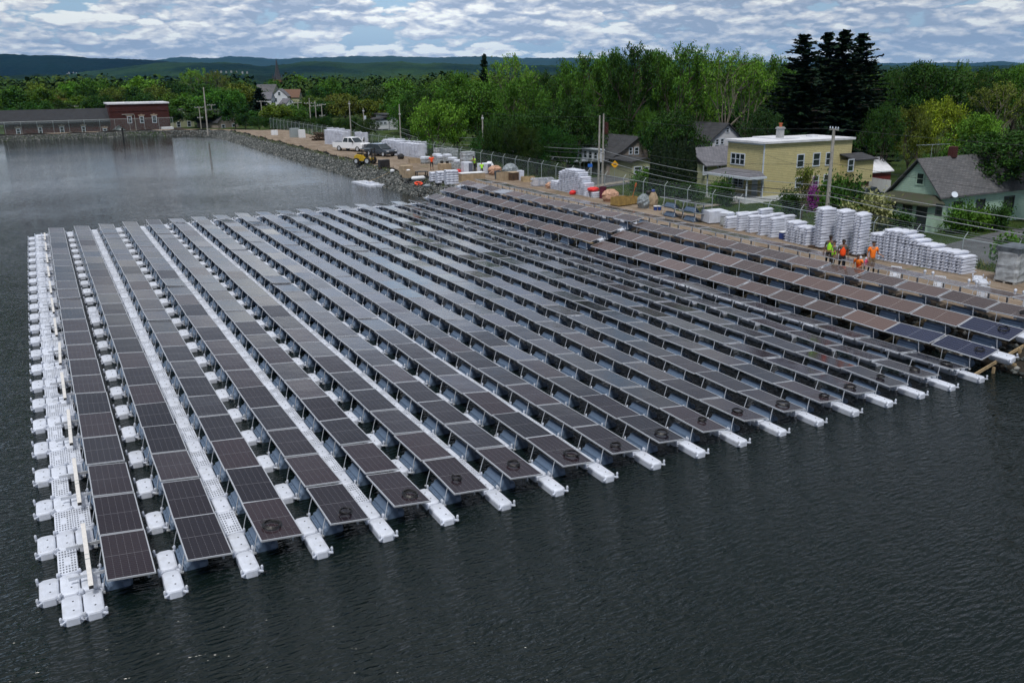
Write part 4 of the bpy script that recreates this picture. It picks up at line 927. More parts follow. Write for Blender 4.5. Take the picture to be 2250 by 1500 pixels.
def shingle(name, c, c2):
    m = bpy.data.materials.new(name); m.use_nodes = True; t = NT(m.node_tree)
    p = t.add('ShaderNodeNewGeometry').outputs['Position']; b = t.add('ShaderNodeBsdfPrincipled', i_Roughness=.9)
    bt_ = t.add('ShaderNodeTexBrick', i_Vector=t.vmath('MULTIPLY', p, (1, 1, 1)), i_Scale=1.0)
    sp = t.add('ShaderNodeSeparateXYZ', i_0=p); v = t.add('ShaderNodeCombineXYZ', i_0=t.math('ADD', sp.outputs[0], t.math('MULTIPLY', sp.outputs[1], .33)), i_1=t.math('MULTIPLY', sp.outputs[2], 1.6)).outputs[0]
    t.set(bt_.inputs['Vector'], v); bt_.inputs['Brick Width'].default_value = .5; bt_.inputs['Row Height'].default_value = .22; bt_.inputs['Mortar Size'].default_value = .018
    t.set(bt_.inputs['Color1'], c); t.set(bt_.inputs['Color2'], c2); t.set(bt_.inputs['Mortar'], tuple(x*.35 for x in c))
    col = t.mix(t.ramp(t.noise(p, .9, 5, .6), [(.45, 0.0), (.75, .6)]), bt_.outputs[0], tuple(x*.5 for x in c))
    t.set(b.inputs['Base Color'], col); t.add('ShaderNodeOutputMaterial', i_Surface=b); return m
M['yellow'] = siding('yellow_clapboard', (.60, .54, .29), .2, .8); M['mint'] = siding('pale_green_siding', (.42, .60, .50), .18, .5); M['grey_s'] = siding('taupe_siding', (.27, .235, .21), .2, .25)
M['white_s'] = siding('white_siding', (.62, .65, .72), .2, .3); M['cream_s'] = siding('pale_yellow_siding', (.38, .40, .26), .2, .3); M['brick'] = siding('dark_red_brick', (.080, .011, .009), brick=True); M['redshed'] = siding('red_boards', (.16, .02, .02), .3)
M['shingle'] = shingle('grey_shingles', (.085, .09, .10), (.13, .13, .14)); M['slate'] = shingle('dark_slate', (.035, .038, .045), (.055, .058, .068)); M['greyroof'] = shingle('mid_grey_shingles', (.13, .135, .16), (.17, .17, .2))
M['wingroof'] = shingle('dark_wing_shingles', (.022, .025, .032), (.03, .034, .042)); M['moss'] = mat('mossy_roof', (.05, .045, .035), .9, col2=(.035, .05, .02), nscale=1.5); M['whiteroof'] = mat('white_roof_membrane', (.66, .68, .74), .6, noise=.18, nscale=.8)
M['frame'] = mat('window_frame_white', (.55, .62, .72), .5); M['lintel'] = mat('stone_lintel', (.30, .24, .19), .8, noise=.3); M['brownroof'] = mat('brown_roof', (.14, .08, .055), .9, noise=.3)
def win(parent, ax, c, a0, a1, z0, z1, mull=1, frame=None, lintel=False, name='window'):
    """window on a wall at c facing -x (ax 0) or -y (ax 1); a0..a1 along the wall"""
    frame = frame or M['frame']; a0, a1 = min(a0, a1), max(a0, a1); z0, z1 = min(z0, z1), max(z0, z1)
    def bx(mb, c0, c1, s0, s1, t0, t1): mb.box(c0, c1, s0, s1, t0, t1) if ax == 0 else mb.box(s0, s1, c0, c1, t0, t1)
    w = .11; q = MB(); bx(q, c-.07, c-.004, a0-w, a0, z0-w, z1+w); bx(q, c-.07, c-.004, a1, a1+w, z0-w, z1+w); bx(q, c-.068, c-.004, a0, a1, z1, z1+w); bx(q, c-.068, c-.004, a0, a1, z0-w, z0)
    bx(q, c-.05, c-.012, a0, a1, (z0+z1)/2-.03, (z0+z1)/2+.03)
    for k in range(1, mull): s = a0+(a1-a0)*k/mull; bx(q, c-.06, c-.012, s-.05, s+.05, z0, z1)
    f = q.build(name, frame, parent); q = MB(); bx(q, c-.011, c-.005, a0, a1, z0, z1); q.build('pane', M['glass'], f)
    if lintel:
        q = MB(); pr = [(a0-.25, z1+.12), (a1+.25, z1+.12), (a1+.42, z1+.45), ((a0+a1)/2+.2, z1+.47), ((a0+a1)/2+.15, z1+.62), ((a0+a1)/2-.15, z1+.62), ((a0+a1)/2-.2, z1+.47), (a0-.42, z1+.45)]
        q.rings([[(s, y, z_) if ax == 1 else (y, s, z_) for s, z_ in pr] for y in (c-.09, c-.005)]); q.build('lintel', M['lintel'], f)
    return f
def winpx(parent, ax, c, x0, y0, x1, y1, **kw):
    f = onX if ax == 0 else onY; A, B = f(x0, y0, c), f(x1, y1, c); i = 1 if ax == 0 else 0; return win(parent, ax, c, A[i], B[i], A[2], B[2], **kw)
def prism_x(mb, prof, x0, x1): return mb.rings([[(x0, y, z_) for y, z_ in prof], [(x1, y, z_) for y, z_ in prof]])
def prism_y(mb, prof, y0, y1): return mb.rings([[(x, y0, z_) for x, z_ in prof], [(x, y1, z_) for x, z_ in prof]])
def roof_pair(parent, axis, c0, c1, pts, m, th=.14, name='roof'):
    """roof slabs following the profile pts [(s,z)...] extruded between c0 and c1 along the ridge axis"""
    q = MB()
    up = [(s, z_+th) for s, z_ in pts]; prof = pts+up[::-1]
    (prism_x if axis == 0 else prism_y)(q, prof, c0, c1); return recalc(q.build(name, m, parent))
G0 = -2.45
# ---- yellow two-storey house
t = thing('yellow_house', 'yellow clapboard two-storey house with a flat white roof and front porch', 'house', (0, 0, 0)); X0, Y0 = 72.0, 53.9
q = MB(); prism_y(q, [(X0, G0), (86, G0), (86, 4.05), (X0, 4.12)], Y0, 59.9); q.build('wall', M['yellow'], t)
q = MB(); q.box(X0-.02, 80, Y0-.03, 59.95, G0, -1.75); q.build('foundation', M['whitepaint'], t)
q = MB(); prism_y(q, [(X0-.35, 4.125), (86.2, 4.055), (86.2, 4.30), (X0-.35, 4.36)], Y0-.28, 60.2); q.box(76, 79.5, 56, 60.25, 4.36, 4.44); q.box(82, 83, 56.5, 57.5, 4.3, 4.5); q.build('roof', M['whiteroof'], t)
q = MB(); q.box(76.6, 77.3, 56.4, 57.0, 4.35, 5.7); q.box(76.52, 77.38, 56.32, 57.08, 5.45, 5.6); ch_ = q.build('chimney', M['concrete'], t); q = MB(); q.lathe([(.17, 0), (.17, .32), (.24, .34), (.24, .42), (0, .43)], (76.95, 56.7, 5.7), 10); q.build('chimney_pot', mat('terracotta', (.45, .12, .05), .7), ch_)
q = MB(); q.box(X0-.06, X0-.003, Y0-.06, Y0+.12, G0, 4.1); q.box(X0-.1, X0-.003, 54.0, 59.9, 3.95, 4.12); q.build('corner_trim', M['frame'], t)
winpx(t, 0, X0, 1608, 337, 1635, 362, mull=3)
for a in ((1753, 341, 1764, 366), (1788, 338, 1799, 363), (1816, 337, 1826.5, 361), (1749, 392, 1761, 410), (1787, 388, 1796, 408), (1811, 385, 1822, 407)): winpx(t, 1, Y0, *a)
q = MB(); q.box(84.3, 87.4, 51.7, Y0-.004, -.75, 1.75); ex = q.build('upper_bay', M['yellow'], t)
q = MB(); prism_x(q, [(51.4, 1.8), (Y0-.004, 2.35), (Y0-.004, 2.47), (51.4, 1.92)], 84.0, 87.8); q.build('bay_roof', M['slate'], t); winpx(t, 1, 51.7, 1865, 352, 1873, 375)
q = MB(); q.box(84.5, 87.2, 51.9, Y0-.004, G0, -.76); q.build('bay_base', M['darkwood'], t)
# porch
q = MB(); A = [(69.2, 53.3), (X0-.075, 53.3), (X0-.075, 60.6), (69.2, 60.6)]; q.rings([[(x, y, .36) for x, y in A], [(x, y, .56) for x, y in A], [(69.9+.3, 54.3, .95), (X0-.075, 54.3, 1.1), (X0-.075, 59.7, 1.1), (70.2, 59.7, .95)]]); q.build('porch_roof', M['greyroof'], t)
q = MB(); q.box(69.15, 69.3, 53.25, 60.65, .36, .62); q.box(69.3, X0-.075, 53.15, 53.29, .36, .6); q.build('porch_fascia', M['frame'], t)
q = MB(); q.box(69.3, X0-.01, 53.5, 60.4, G0, -1.75); q.build('porch_base', M['whitepaint'], t)
for x, y in ((69.4, 53.6), (69.4, 56.0), (69.4, 60.2), (X0-.2, 53.6)): q = MB(); q.box(x-.06, x+.06, y-.06, y+.06, -1.745, .355); q.build('porch_post', M['frame'], t)
q = MB(); 
for k in range(26): y = 56.3+k*.15; q.box(69.4, 69.43, y, y+.03, -1.745, -.85)
for k in range(16): x = 69.6+k*.15; q.box(x, x+.03, 53.6, 53.63, -1.745, -.3)
q.box(69.38, 69.45, 53.72, 60.2, -.85, -.79); q.box(69.38, X0-.3, 53.58, 53.65, -.3, -.24); q.box(69.38, 69.45, 53.58, 53.8, -.85, -.24); q.build('porch_railing', M['darkpaint'], t)
win(t, 0, X0, 57.0, 59.3, -1.0, .15, mull=3, name='porch_window'); q = MB(); q.box(X0-.05, X0-.005, 54.6, 55.5, -1.7, .25); q.build('door', M['frame'], t)
q = MB(); 
for k in range(3): q.box(68.5+k*.27, 69.29, 54.4, 55.6, G0, G0+.22*(k+1)); 
q.build('steps', M['concrete'], t)
# ---- pale green gabled house
t = thing('green_house', 'pale green gabled house with a mossy enclosed porch and dark shingle roof', 'house', (0, 0, 0)); pr = [(31.5, G0), (36.6, G0), (36.6, .75), (34.0, 3.75), (31.5, .95)]
q = MB(); prism_x(q, pr, 72, 89); recalc(q.build('wall', M['mint'], t)); rf = roof_pair(t, 0, 71.6, 89.3, [(31.05, .62), (34.0, 3.9), (37.1, .45)], M['shingle'])
q = MB(); q.box(76.3, 76.9, 33.7, 34.3, 3.9, 4.9); q.build('chimney', M['brick'], t)
q = MB(); prism_y(q, [(70.0, G0), (71.99, G0), (71.99, .05), (70.0, .0)], 31.2, 36.8); q.build('porch_wall', M['mint'], t)
A = [(69.6, 30.8), (71.99, 30.8), (71.99, 37.3), (69.6, 37.3)]; q = MB(); q.rings([[(x, y, .06) for x, y in A], [(x, y, .18) for x, y in A], [(71.3, 31.8, .72), (71.99, 31.8, .85), (71.99, 36.4, .85), (71.3, 36.4, .72)]]); q.build('porch_roof', M['moss'], t)
winpx(t, 0, 72, 2017, 381, 2028, 405, frame=M['mint']); 
for a in ((1955, 439, 1967, 456), (1988, 444, 2002, 463), (2060, 450, 2067, 473)): winpx(t, 0, 70, *a, frame=M['darkpaint'])
A_, B_ = onX(2015, 452, 70), onX(2036, 478, 70); q = MB(); q.box(69.95, 69.996, min(A_[1], B_[1]), max(A_[1], B_[1]), -2.3, A_[2]); q.build('door', M['darkpaint'], t)
for a in ((2097, 446, 2109, 474), (2147, 441, 2159, 466), (2208, 434, 2222, 467)): winpx(t, 1, 31.5, *a, frame=M['darkpaint'])
o = torus(.28, .02, 16, 5); o.lathe([(.27, .0), (.15, -.05), (0, -.07)], n=16); dsh = o.build('satellite_dish', M['frame'], t); dsh.location = (73.0, 30.7, 1.0); dsh.rotation_euler = (R(60), 0, R(-30))
q = MB(); q.tube([(73.5, 34, 4.0), (73.5, 34, 5.2)], .02, 5); q.tube([(71.8, 34.4, 5.2), (75.5, 33.6, 5.2)], .015, 4)
for k in range(6): q.tube([(72.2+k*.55, 33.9-.3, 5.21-.0), (72.2+k*.55, 34.4, 5.21)], .01, 3)
q.build('roof_aerial', M['galv'], t)
# ---- generic gabled house facing -y at plane Y from pixel outline
def gable_from_px(label, Y, prof, depth, wall, roof, wins=(), name='gabled_house', over=.4, base=G0):
    t = thing(name, label, 'house', (0, 0, 0)); pts = [onY(x, y, Y) for x, y in prof]; P2 = [(float(p[0]), float(p[2])) for p in pts]
    body = [(P2[0][0], base)]+P2+[(P2[-1][0], base)]; q = MB(); prism_y(q, body, Y, Y+depth); recalc(q.build('wall', wall, t))
    a, b_ = P2[0], P2[-1]; sl0 = (P2[1][1]-a[1])/(P2[1][0]-a[0]); sl1 = (b_[1]-P2[-2][1])/(b_[0]-P2[-2][0])
    rp = [(a[0]-over, a[1]-over*sl0)]+P2[1:-1]+[(b_[0]+over, b_[1]+over*sl1)]; rp = [(x, z_+.02) for x, z_ in rp]
    roof_pair(t, 1, Y-.35, Y+depth+.3, rp, roof)
    for w in wins: winpx(t, 1, Y, *w)
    return t
t = gable_from_px('taupe house with a long sloping dark roof and a two-storey white sunroom', 85, [(1333, 354), (1366, 333), (1384, 318), (1403, 302), (1424, 325)], 11, M['grey_s'], M['slate'], [(1383, 326, 1388, 338), (1395, 325, 1402, 338), (1374, 357, 1380, 369)], 'taupe_house')
xl = float(onY(1333, 354, 85)[0]); q = MB(); q.box(xl-.9, xl-.01, 85.6, 91.5, -.35, 1.3); q.build('sunroom', M['white_s'], t); q = MB(); q.box(xl-1.1, xl-.01, 85.5, 91.7, 1.31, 1.46); q.build('sunroom_roof', M['frame'], t)
for k in range(4): win(t, 0, xl-.9, 86.1+k*1.35, 86.9+k*1.35, .05, 1.0)
for k in range(4): q = MB(); q.box(xl-.95, xl-.85, 85.7+k*1.9, 85.8+k*1.9, G0, -.36); q.build('porch_post', M['frame'], t)
win(t, 0, xl, 86.3, 87.1, -1.8, -.6, name='lower_window')
q = MB(); prism_x(q, [(88.5, -.3), (95.5, -.3), (95.5, -.45), (88.5, -.45)], xl-4.2, xl-.91); q.build('awning', M['frame'], t); q = MB(); q.box(xl+3.0, xl+3.6, 90, 90.6, 3.2, 4.9); q.build('chimney', M['brick'], t)
gable_from_px('small pale yellow house with white trim beside the clipped cedars', 79.5, [(1390, 356), (1418, 349), (1440, 357)], 6, M['cream_s'], M['slate'], [(1394, 368, 1408, 380), (1417, 368, 1424, 378)], 'small_house')
gable_from_px('white gabled house with a dark roof, behind the yellow house', 80, [(1561, 308), (1599, 273), (1628, 303)], 13, M['white_s'], M['slate'], [(1596, 282, 1601, 290), (1573, 307, 1578, 317), (1584, 306, 1589, 316)], 'white_house')
t = thing('ranch_house', 'low pale yellow house with a grey shingle roof, left of the yellow house', 'house', (0, 0, 0)); q = MB(); q.box(77.5, 90, 70, 77, G0, .15); q.build('wall', M['cream_s'], t)
roof_pair(t, 0, 77.1, 90.5, [(69.5, .0), (73.4, 2.05), (77.4, .0)], M['greyroof']); winpx(t, 1, 70, 1546, 366, 1552, 383); winpx(t, 1, 70, 1578, 364, 1583, 374)
t = thing('porch_house', 'narrow white two-storey house with a windowed upper porch, beyond the fence', 'house', (0, 0, 0)); A_ = at(840, 297, -2.2); X_, Y_ = float(A_[0]), float(A_[1]); k_ = (Y_+20)/(190+20)
x0, x1, x2 = float(onY(825, 290, Y_)[0]), float(onY(855, 290, Y_)[0]), float(onY(876, 290, Y_)[0]); zt = float(onY(840, 264, Y_)[2]); zt2 = float(onY(865, 254, Y_)[2]); zm = float(onY(840, 284, Y_)[2])
q = MB(); q.box(x1, x2, Y_+.5, Y_+9, -3.5, zt2); q.build('wall', M['white_s'], t); q = MB(); q.box(x0, x1-.01, Y_, Y_+4, zm, zt); q.build('upper_porch', M['white_s'], t)
q = MB(); prism_y(q, [(x0-.4, zt+.02), (x1-.02, zt+.7), (x1-.02, zt+.9), (x0-.4, zt+.2)], Y_-.4, Y_+4.2); q.build('porch_roof', M['slate'], t); q = MB(); q.box(x1-.5, x2+.5, Y_, Y_+9.4, zt2+.01, zt2+.3); q.build('roof', M['slate'], t)
for k in range(3): a = x0+.3+k*1.0; win(t, 1, Y_, a, a+.7, zm+1.2, zt-.5)
for k in range(3): q = MB(); a = x0+.1+k*(x1-x0-.3)/2; q.box(a, a+.15, Y_+.1, Y_+.25, -3.5, zm-.01); q.build('porch_post', M['frame'], t)
# ---- brick waterworks building
BY = 199.0; t = thing('brick_waterworks', 'dark red brick waterworks with a square tower block and a long low wing', 'building', (0, 0, 0))
xa, xb = float(onY(242, 260, BY)[0]), float(onY(373, 260, BY)[0]); zt = float(onY(300, 229, BY)[2]); q = MB(); q.box(xa, xb, BY, BY+10, -1.5, zt); q.build('tower_wall', M['brick'], t)
q = MB(); q.box(xa-.25, xb+.25, BY-.25, BY+10.2, zt+.01, zt+.30); q.box(xa+3.5, xa+4.6, BY+.8, BY+2, zt+.30, zt+.5); q.box(xa+8.7, xa+9.8, BY+.8, BY+2, zt+.30, zt+.5); q.build('tower_roof', M['whiteroof'], t)
q = MB(); q.box(xa-.08, xb+.08, BY-.1, BY-.005, zt-.25, zt-.02); q.box(xa-.05, xb+.05, BY-.08, BY-.005, zt-1.55, zt-1.4)
for k in range(8): a = xa+.1+k*(xb-xa-.5)/7; q.box(a, a+.3, BY-.06, BY-.004, -1, zt-1.56) if k in (0, 2, 7) else None
q.build('brick_bands', M['brick'], t)
for a in ((280, 257, 289.5, 270), (307.5, 257, 316, 269.5), (334.5, 256, 344, 269)): winpx(t, 1, BY, *a, lintel=True)
WY = 200.0; x0 = -9.0; x1 = xa-.01; ze = float(onY(120, 270, WY)[2]); zr = ze+2.6
x0 = float(onY(8, 280, WY)[0]); q = MB(); prism_x(q, [(WY, -1.5), (WY+9, -1.5), (WY+9, ze-.6), (WY+4.5, zr-.3), (WY, ze)], x0, x1); recalc(q.build('wing_wall', M['brick'], t)); roof_pair(t, 0, x0-.6, x1-.02, [(WY-.5, ze-.15), (WY+4.5, zr), (WY+9.5, ze-.3)], M['wingroof'], name='wing_roof')
for a in ((36, 284, 45, 295), (85, 281, 93, 293.5), (132, 280, 141, 292), (180, 279, 188, 291.5), (227, 283.5, 235, 292)): winpx(t, 1, WY, *a, lintel=True)
q = MB(); a0, a1 = float(onY(244, 290, 196.5)[0]), float(onY(283, 290, 196.5)[0]); zz = float(onY(262, 277, 196.5)[2]); z0_ = float(onY(262, 291, 196.5)[2]); am = (a0+a1)/2; prism_y(q, [(a0, z0_), (a1, z0_), (am, zz)], 196.5, BY-.1); q.build('porch_gable', M['whitepaint'], t); roof_pair(t, 1, 196.2, BY-.05, [(a0-.3, z0_-.2), (am, zz+.05), (a1+.3, z0_-.2)], M['slate'], .08, name='porch_roof')
q = MB(); q.tube([(xa+2.5, BY-.12, zt-2.2), (xa+4.9, BY-.12, zt-2.2), (xa+5.1, BY-.12, zt-2.4), (xa+5.1, BY-.12, -1)], .08, 6); q.build('downpipe', M['pole'], t)
# small houses in the town, D in metres
def town(label, px, py, D, w, h, wall, roof, rz=0, name='town_house', group=None, rh=.45):
    p = atD(px, py, D); t = thing(name, label, 'house', tuple(p), R(rz), group); q = MB(); prism_y(q, [(-w/2, -h*1.5), (w/2, -h*1.5), (w/2, 0), (0, w*rh), (-w/2, 0)], -w*.6, w*.6); q.build('wall', wall, t)
    roof_pair(t, 1, -w*.63, w*.63, [(-w/2-.3, -.3*rh), (0, w*rh+.05), (w/2+.3, -.3*rh)], roof)
    if D < 500:
        for k in (-.25, .25): win(t, 1, -w*.6, k*w-.45, k*w+.45, -1.9, -.6)
        win(t, 1, -w*.6, -.4, .4, w*rh*.2, w*rh*.6)
    return t
town('white gabled town house with a round attic vent, middle of the roofs by the steeple', 618, 212, 330, 5.9, 4.0, M['white_s'], M['greyroof'], -25)
town('cream town house with a grey roof, left of the white gabled one', 588, 204, 360, 7.0, 4.8, M['cream_s'], M['shingle'], 50)
town('white town house lowest in the gap between trees', 582, 218, 300, 4.7, 3.2, M['white_s'], M['greyroof'], 60)
town('brown roofed town house right of the white gabled one', 640, 214, 335, 6.2, 4.0, M['cream_s'], M['brownroof'], 62)
town('white steep house front below the brown roof', 631, 228, 300, 3.5, 4.0, M['whitepaint'], M['greyroof'], 20)
town('grey roofed house seen between the trees beside the brick tower', 388, 262, 240, 6.2, 3.2, M['cream_s'], M['shingle'], 20)
town('grey barn roof behind the reservoir fence', 478, 268, 235, 7.0, 2.4, M['grey_s'], M['slate'], 30)
town('grey house wall glimpsed under the tall maples', 1415, 286, 165, 5.5, 3.2, M['white_s'], M['slate'], 20)
# ---- church with spire
p = atD(611, 182, 900); t = thing('church', 'distant church with a tall dark spire over the trees', 'church', tuple(p)); q = MB(); q.box(-4.5, 4.5, -4.5, 4.5, -18, 3.0); q.build('tower', mat('red_stone', (.16, .04, .03), .8), t)
q = MB(); q.rings([[(4.1*s*cx, 4.1*s*cy_, z_) for cx, cy_ in ((-1, -.6), (-.6, -1), (.6, -1), (1, -.6), (1, .6), (.6, 1), (-.6, 1), (-1, .6))] for s, z_ in ((1, 3.01), (.68, 7), (.3, 15), (.05, 24))]); q.build('spire', M['slate'], t)
for sx in (-1, 1):
    for sy in (-1, 1): q = MB(); q.lathe([(1.0, 0), (.8, 2), (0, 6)], (sx*3.9, sy*3.9, 3.0), 6); q.build('pinnacle', M['slate'], t)
q = MB(); prism_x(q, [(-7, -18), (7, -18), (7, -5), (0, 1), (-7, -5)], 4.6, 30); q.build('nave', M['slate'], t)
# ---- street clutter
q = MB(); A_ = onX(1885, 392, 82); x_, y_ = 84, 44
t = thing('white_fence', 'white vinyl fence between the yellow and green houses', 'fence', (0, 0, 0)); pts = [gp(1872, 412), gp(1905, 420), gp(1955, 428)]
for (xa_, ya_), (xb_, yb_) in zip(pts[:-1], pts[1:]):
    n_ = 5
    for k in range(n_): 
        x0_, y0_ = xa_+(xb_-xa_)*k/n_, ya_+(yb_-ya_)*k/n_; x1_, y1_ = xa_+(xb_-xa_)*(k+.97)/n_, ya_+(yb_-ya_)*(k+.97)/n_; q = MB(); q.add([(x0_, y0_, -2.4), (x1_, y1_, -2.4), (x1_, y1_, -.6), (x0_, y0_, -.6), (x0_+.06, y0_+.06, -2.4), (x1_+.06, y1_+.06, -2.4), (x1_+.06, y1_+.06, -.6), (x0_+.06, y0_+.06, -.6)], [(0, 1, 2, 3), (7, 6, 5, 4), (0, 4, 5, 1), (3, 2, 6, 7), (0, 3, 7, 4), (1, 5, 6, 2)]); q.build('fence_panel', M['whitepaint'], t)
t = thing('red_shed', 'dark red shed with a white roof edge behind the yellow house', 'shed', (0, 0, 0)); x_, y_ = gp(1897, 408); q = MB(); prism_x(q, [(y_, -2.5), (y_+4, -2.5), (y_+4, -.6), (y_+2, .8), (y_, -.6)], x_, x_+5); q.build('wall', M['redshed'], t); roof_pair(t, 0, x_-.2, x_+5.2, [(y_-.3, -.75), (y_+2, .85), (y_+4.3, -.75)], M['whiteroof'])
x_, y_ = gp(1615, 452); crate('recycling_bin', 'dark blue recycling bin on the lawn behind the fence', 'bin', 0, 0, 1.3, .7, 1.0, M['blue'], 0, loc=(58.0, 33.8), z=-2.2, lid=M['blue'])
# ================================================================== POLES, WIRES, SIGNS
poles = {}
def pole(label, x, y, zb, zt, arms=(), leanx=0, r=.15, box=False):
    t = thing('utility_pole', label, 'utility pole', (x, y, zb)); h = zt-zb; q = MB(); q.tube([(0, 0, -.3), (leanx*.5, 0, h*.5), (leanx, 0, h)], [r, r*.85, r*.65], 9); q.build('shaft', M['pole'], t)
    for z_, L_, ang in arms: q = MB(); a = R(ang); d = Vector((math.cos(a), math.sin(a), 0))*L_/2; q.tube([Vector((leanx*z_/h, 0, z_))-d+Vector((0, 0, .0)), Vector((leanx*z_/h, 0, z_))+d], .06, 5); q.build('crossarm', M['pole'], t)
    for z_, L_, ang in arms:
        a = R(ang); 
        for s in (-.9, -.35, .35, .9): q = MB(); q.lathe([(.03, 0), (.06, .08), (.03, .2), (0, .21)], (leanx*z_/h+math.cos(a)*L_/2*s, math.sin(a)*L_/2*s, z_+.05), 6); q.build('insulator', M['frame'], t)
    if box: q = MB(); q.lathe([(0, 0), (.22, .02), (.24, .7), (.1, .78), (0, .79)], (.3, -.1, h*.68), 10); q.build('transformer', M['frame'], t)
    return t
pole('thick grey utility pole leaning before the yellow house', 57.6, 31.4, -2.3, 7.35, [(9.55, 1.1, 80)], -.15, .19)
pole('utility pole on the verge by the street, taller left one of the pair', 60.6, 70.1, -2.3, 7.0, [], 0); pole('utility pole behind the street, right one of the pair', 66.2, 77.5, -2.3, 6.8, [], 0)
D_ = onX(1060, 253, 57.6); pole('utility pole behind the wrapped pallets', 57.6, float(D_[1]), -2.3, float(D_[2]), [(8.0, .9, 80)])
D_ = onX(877, 229, 58.5); pole('utility pole between the white porch house and the big green tree', 58.5, float(D_[1]), -2.3, float(D_[2]), [(7.4, 1.0, 85)])
for px, pt, X_, lab, bx in ((767, 222, 58.5, 'utility pole behind the tall white float stacks', False), (798, 238, 64, 'utility pole with a transformer behind the white pickup', True)):
    D_ = onX(px, pt, X_); pole(lab, X_, float(D_[1]), -2.3, float(D_[2]), [(float(D_[2])+1.6, 1.2, 90)], 0, box=bx)
for px, pt, D0, lab in ((679, 216, 205, 'tall pole left of a close pair near the brown pallets'), (692, 222, 207, 'pole right of a close pair near the brown pallets'), (706, 228, 212, 'thin pole just right of the close pair'), (654, 224, 240, 'distant pole with one crossarm left of the pair'), (573, 221, 230, 'pole with twin crossarms by the dark spruce'), (492, 228, 235, 'pole with a forked double top, right one behind the fence'), (464, 229, 235, 'pole with a forked double top, left one behind the fence'), (437, 234, 215, 'pole with crossarms left of the tall bare pole'), (163, 232, 260, 'short pole with crossarms over the wing roof')):
    p = atD(px, pt, D0); h_ = float(p[2])+2.3; pole(lab, float(p[0]), float(p[1]), -2.3, float(p[2]), [(h_-.3, 2.2, 0), (h_*.62, 1.4, 0)] if px not in (679, 692) else [(h_-1.2, 2.6, 0)])
p0_, p1_ = at(457, 294, 1.3), atD(446, 192, 168); pole('tall bare pale pole leaning beside the corner of the reservoir', float(p0_[0]), float(p0_[1]), 1.2, float(p1_[2]), [], float(p1_[0]-p0_[0]), .17)
wn = [0]
def wire(a, b, sag, m='wire', r=.02, label=None):
    a, b = Vector(a), Vector(b); q = MB(); q.tube([a.lerp(b, k/14)-Vector((0, 0, sag*4*(k/14)*(1-k/14))) for k in range(15)], r, 4)
    wn[0] += 1; tag(q.build('overhead_wire', M[m]), label, 'wire')
BP, P2_, P4_, P5_ = (57.45, 31.4), (60.6, 70.1), (57.6, float(onX(1060, 253, 57.6)[1])), (58.5, float(onX(877, 229, 58.5)[1])); NP = (57.0, -9.0)
spec = [(7.35, 6.9, .5, 'wire', .012, 'topmost thin'), (4.6, 3.6, .9, 'wire', .014, 'second'), (2.75, 3.0, .7, 'wirepale', .022, 'pale third'), (2.2, 2.6, .9, 'wire', .03, 'thick fourth'), (1.9, 1.9, .9, 'wirepale', .028, 'pale fifth'), (1.3, 1.5, 1.0, 'wire', .03, 'lowest')]
for zb_, z2_, sg, mt, r_, nm in spec:
    wire((*BP, zb_), (*P2_, z2_), sg, mt, r_, f'{nm} overhead wire from the leaning pole to the street pole'); wire((*NP, zb_+.1), (*BP, zb_), sg*.8, mt, r_, f'{nm} overhead wire from the leaning pole past the green house')
    wire((*P2_, z2_), (*P4_, z2_*.9+.4), sg*.6, mt, r_, f'{nm} overhead wire from the street pole toward the wrapped pallets')
    if r_ > .02: wire((*P4_, z2_*.9+.4), (*P5_, z2_*.6+1.0), sg*.8, mt, r_, f'{nm} overhead wire over the stacked floats by the dark car')
for k, (zz, sg) in enumerate(((4.2, 1.2), (3.2, 1.4), (2.4, 1.6))):
    wire((*P5_, zz), (58.5, float(onX(767, 222, 58.5)[1]), zz), sg, 'wirepale' if k == 1 else 'wire', .02, f'overhead wire behind the pickup, {["upper","middle","lower"][k]} of three'); 
wire((*BP, 4.0), (72.0, 54.5, 3.2), .3, 'wire', .012, 'service wire from the leaning pole to the yellow house'); wire((*BP, 4.0), (72.0, 34.0, 2.6), .6, 'wire', .012, 'service wire from the leaning pole to the green gable'); wire((66.2, 77.5, 5.4), (75.5, 85.0, 2.2), .3, 'wirepale', .014, 'service wire from the street to the taupe house')
def sign(name, label, x, y, z, shape, m, h, rz, cat='sign', marks=None):
    t = thing(name, label, cat, (x, y, z), R(rz)); q = MB(); q.tube([(0, .03, 0), (0, .03, h)], .03, 6); q.build('sign_post', M['galv'], t); q = MB(); q.rings([[(a, yy, h+b_) for a, b_ in shape] for yy in (-.012, .0)]); recalc(q.build('sign_face', m, t))
    if marks: 
        q = MB()
        for a0, a1, b0, b1 in marks: q.box(a0, a1, -.022, -.014, h+b0, h+b1)
        q.build('sign_marks', M['black'], t)
x_, y_ = gp(1350, 399); sign('warning_sign', 'yellow diamond warning sign beside the street', x_, y_, -2.3, [(0, -.55), (.5, 0), (0, .55), (-.5, 0)], mat('sign_yellow', (.75, .38, .01), .5), 2.3, -30, marks=[(-.2, .2, .08, .16), (-.2, .2, -.08, 0)])
sign('street_sign', 'small blue sign behind the fence posts near the white frames', 53.0, 60.5, -2.1, [(-.25, -.18), (.25, -.18), (.25, .18), (-.25, .18)], mat('sign_blue', (.02, .12, .5), .5), 4.35, -35)
x_, y_ = gp(1274, 392); sign('stop_sign', 'grey back of an octagonal sign near the taupe house porch', x_, y_, -2.3, [(.36*math.cos(a), .36*math.sin(a)) for a in np.arange(8)*math.pi/4+.39], M['galv'], 2.4, -70)
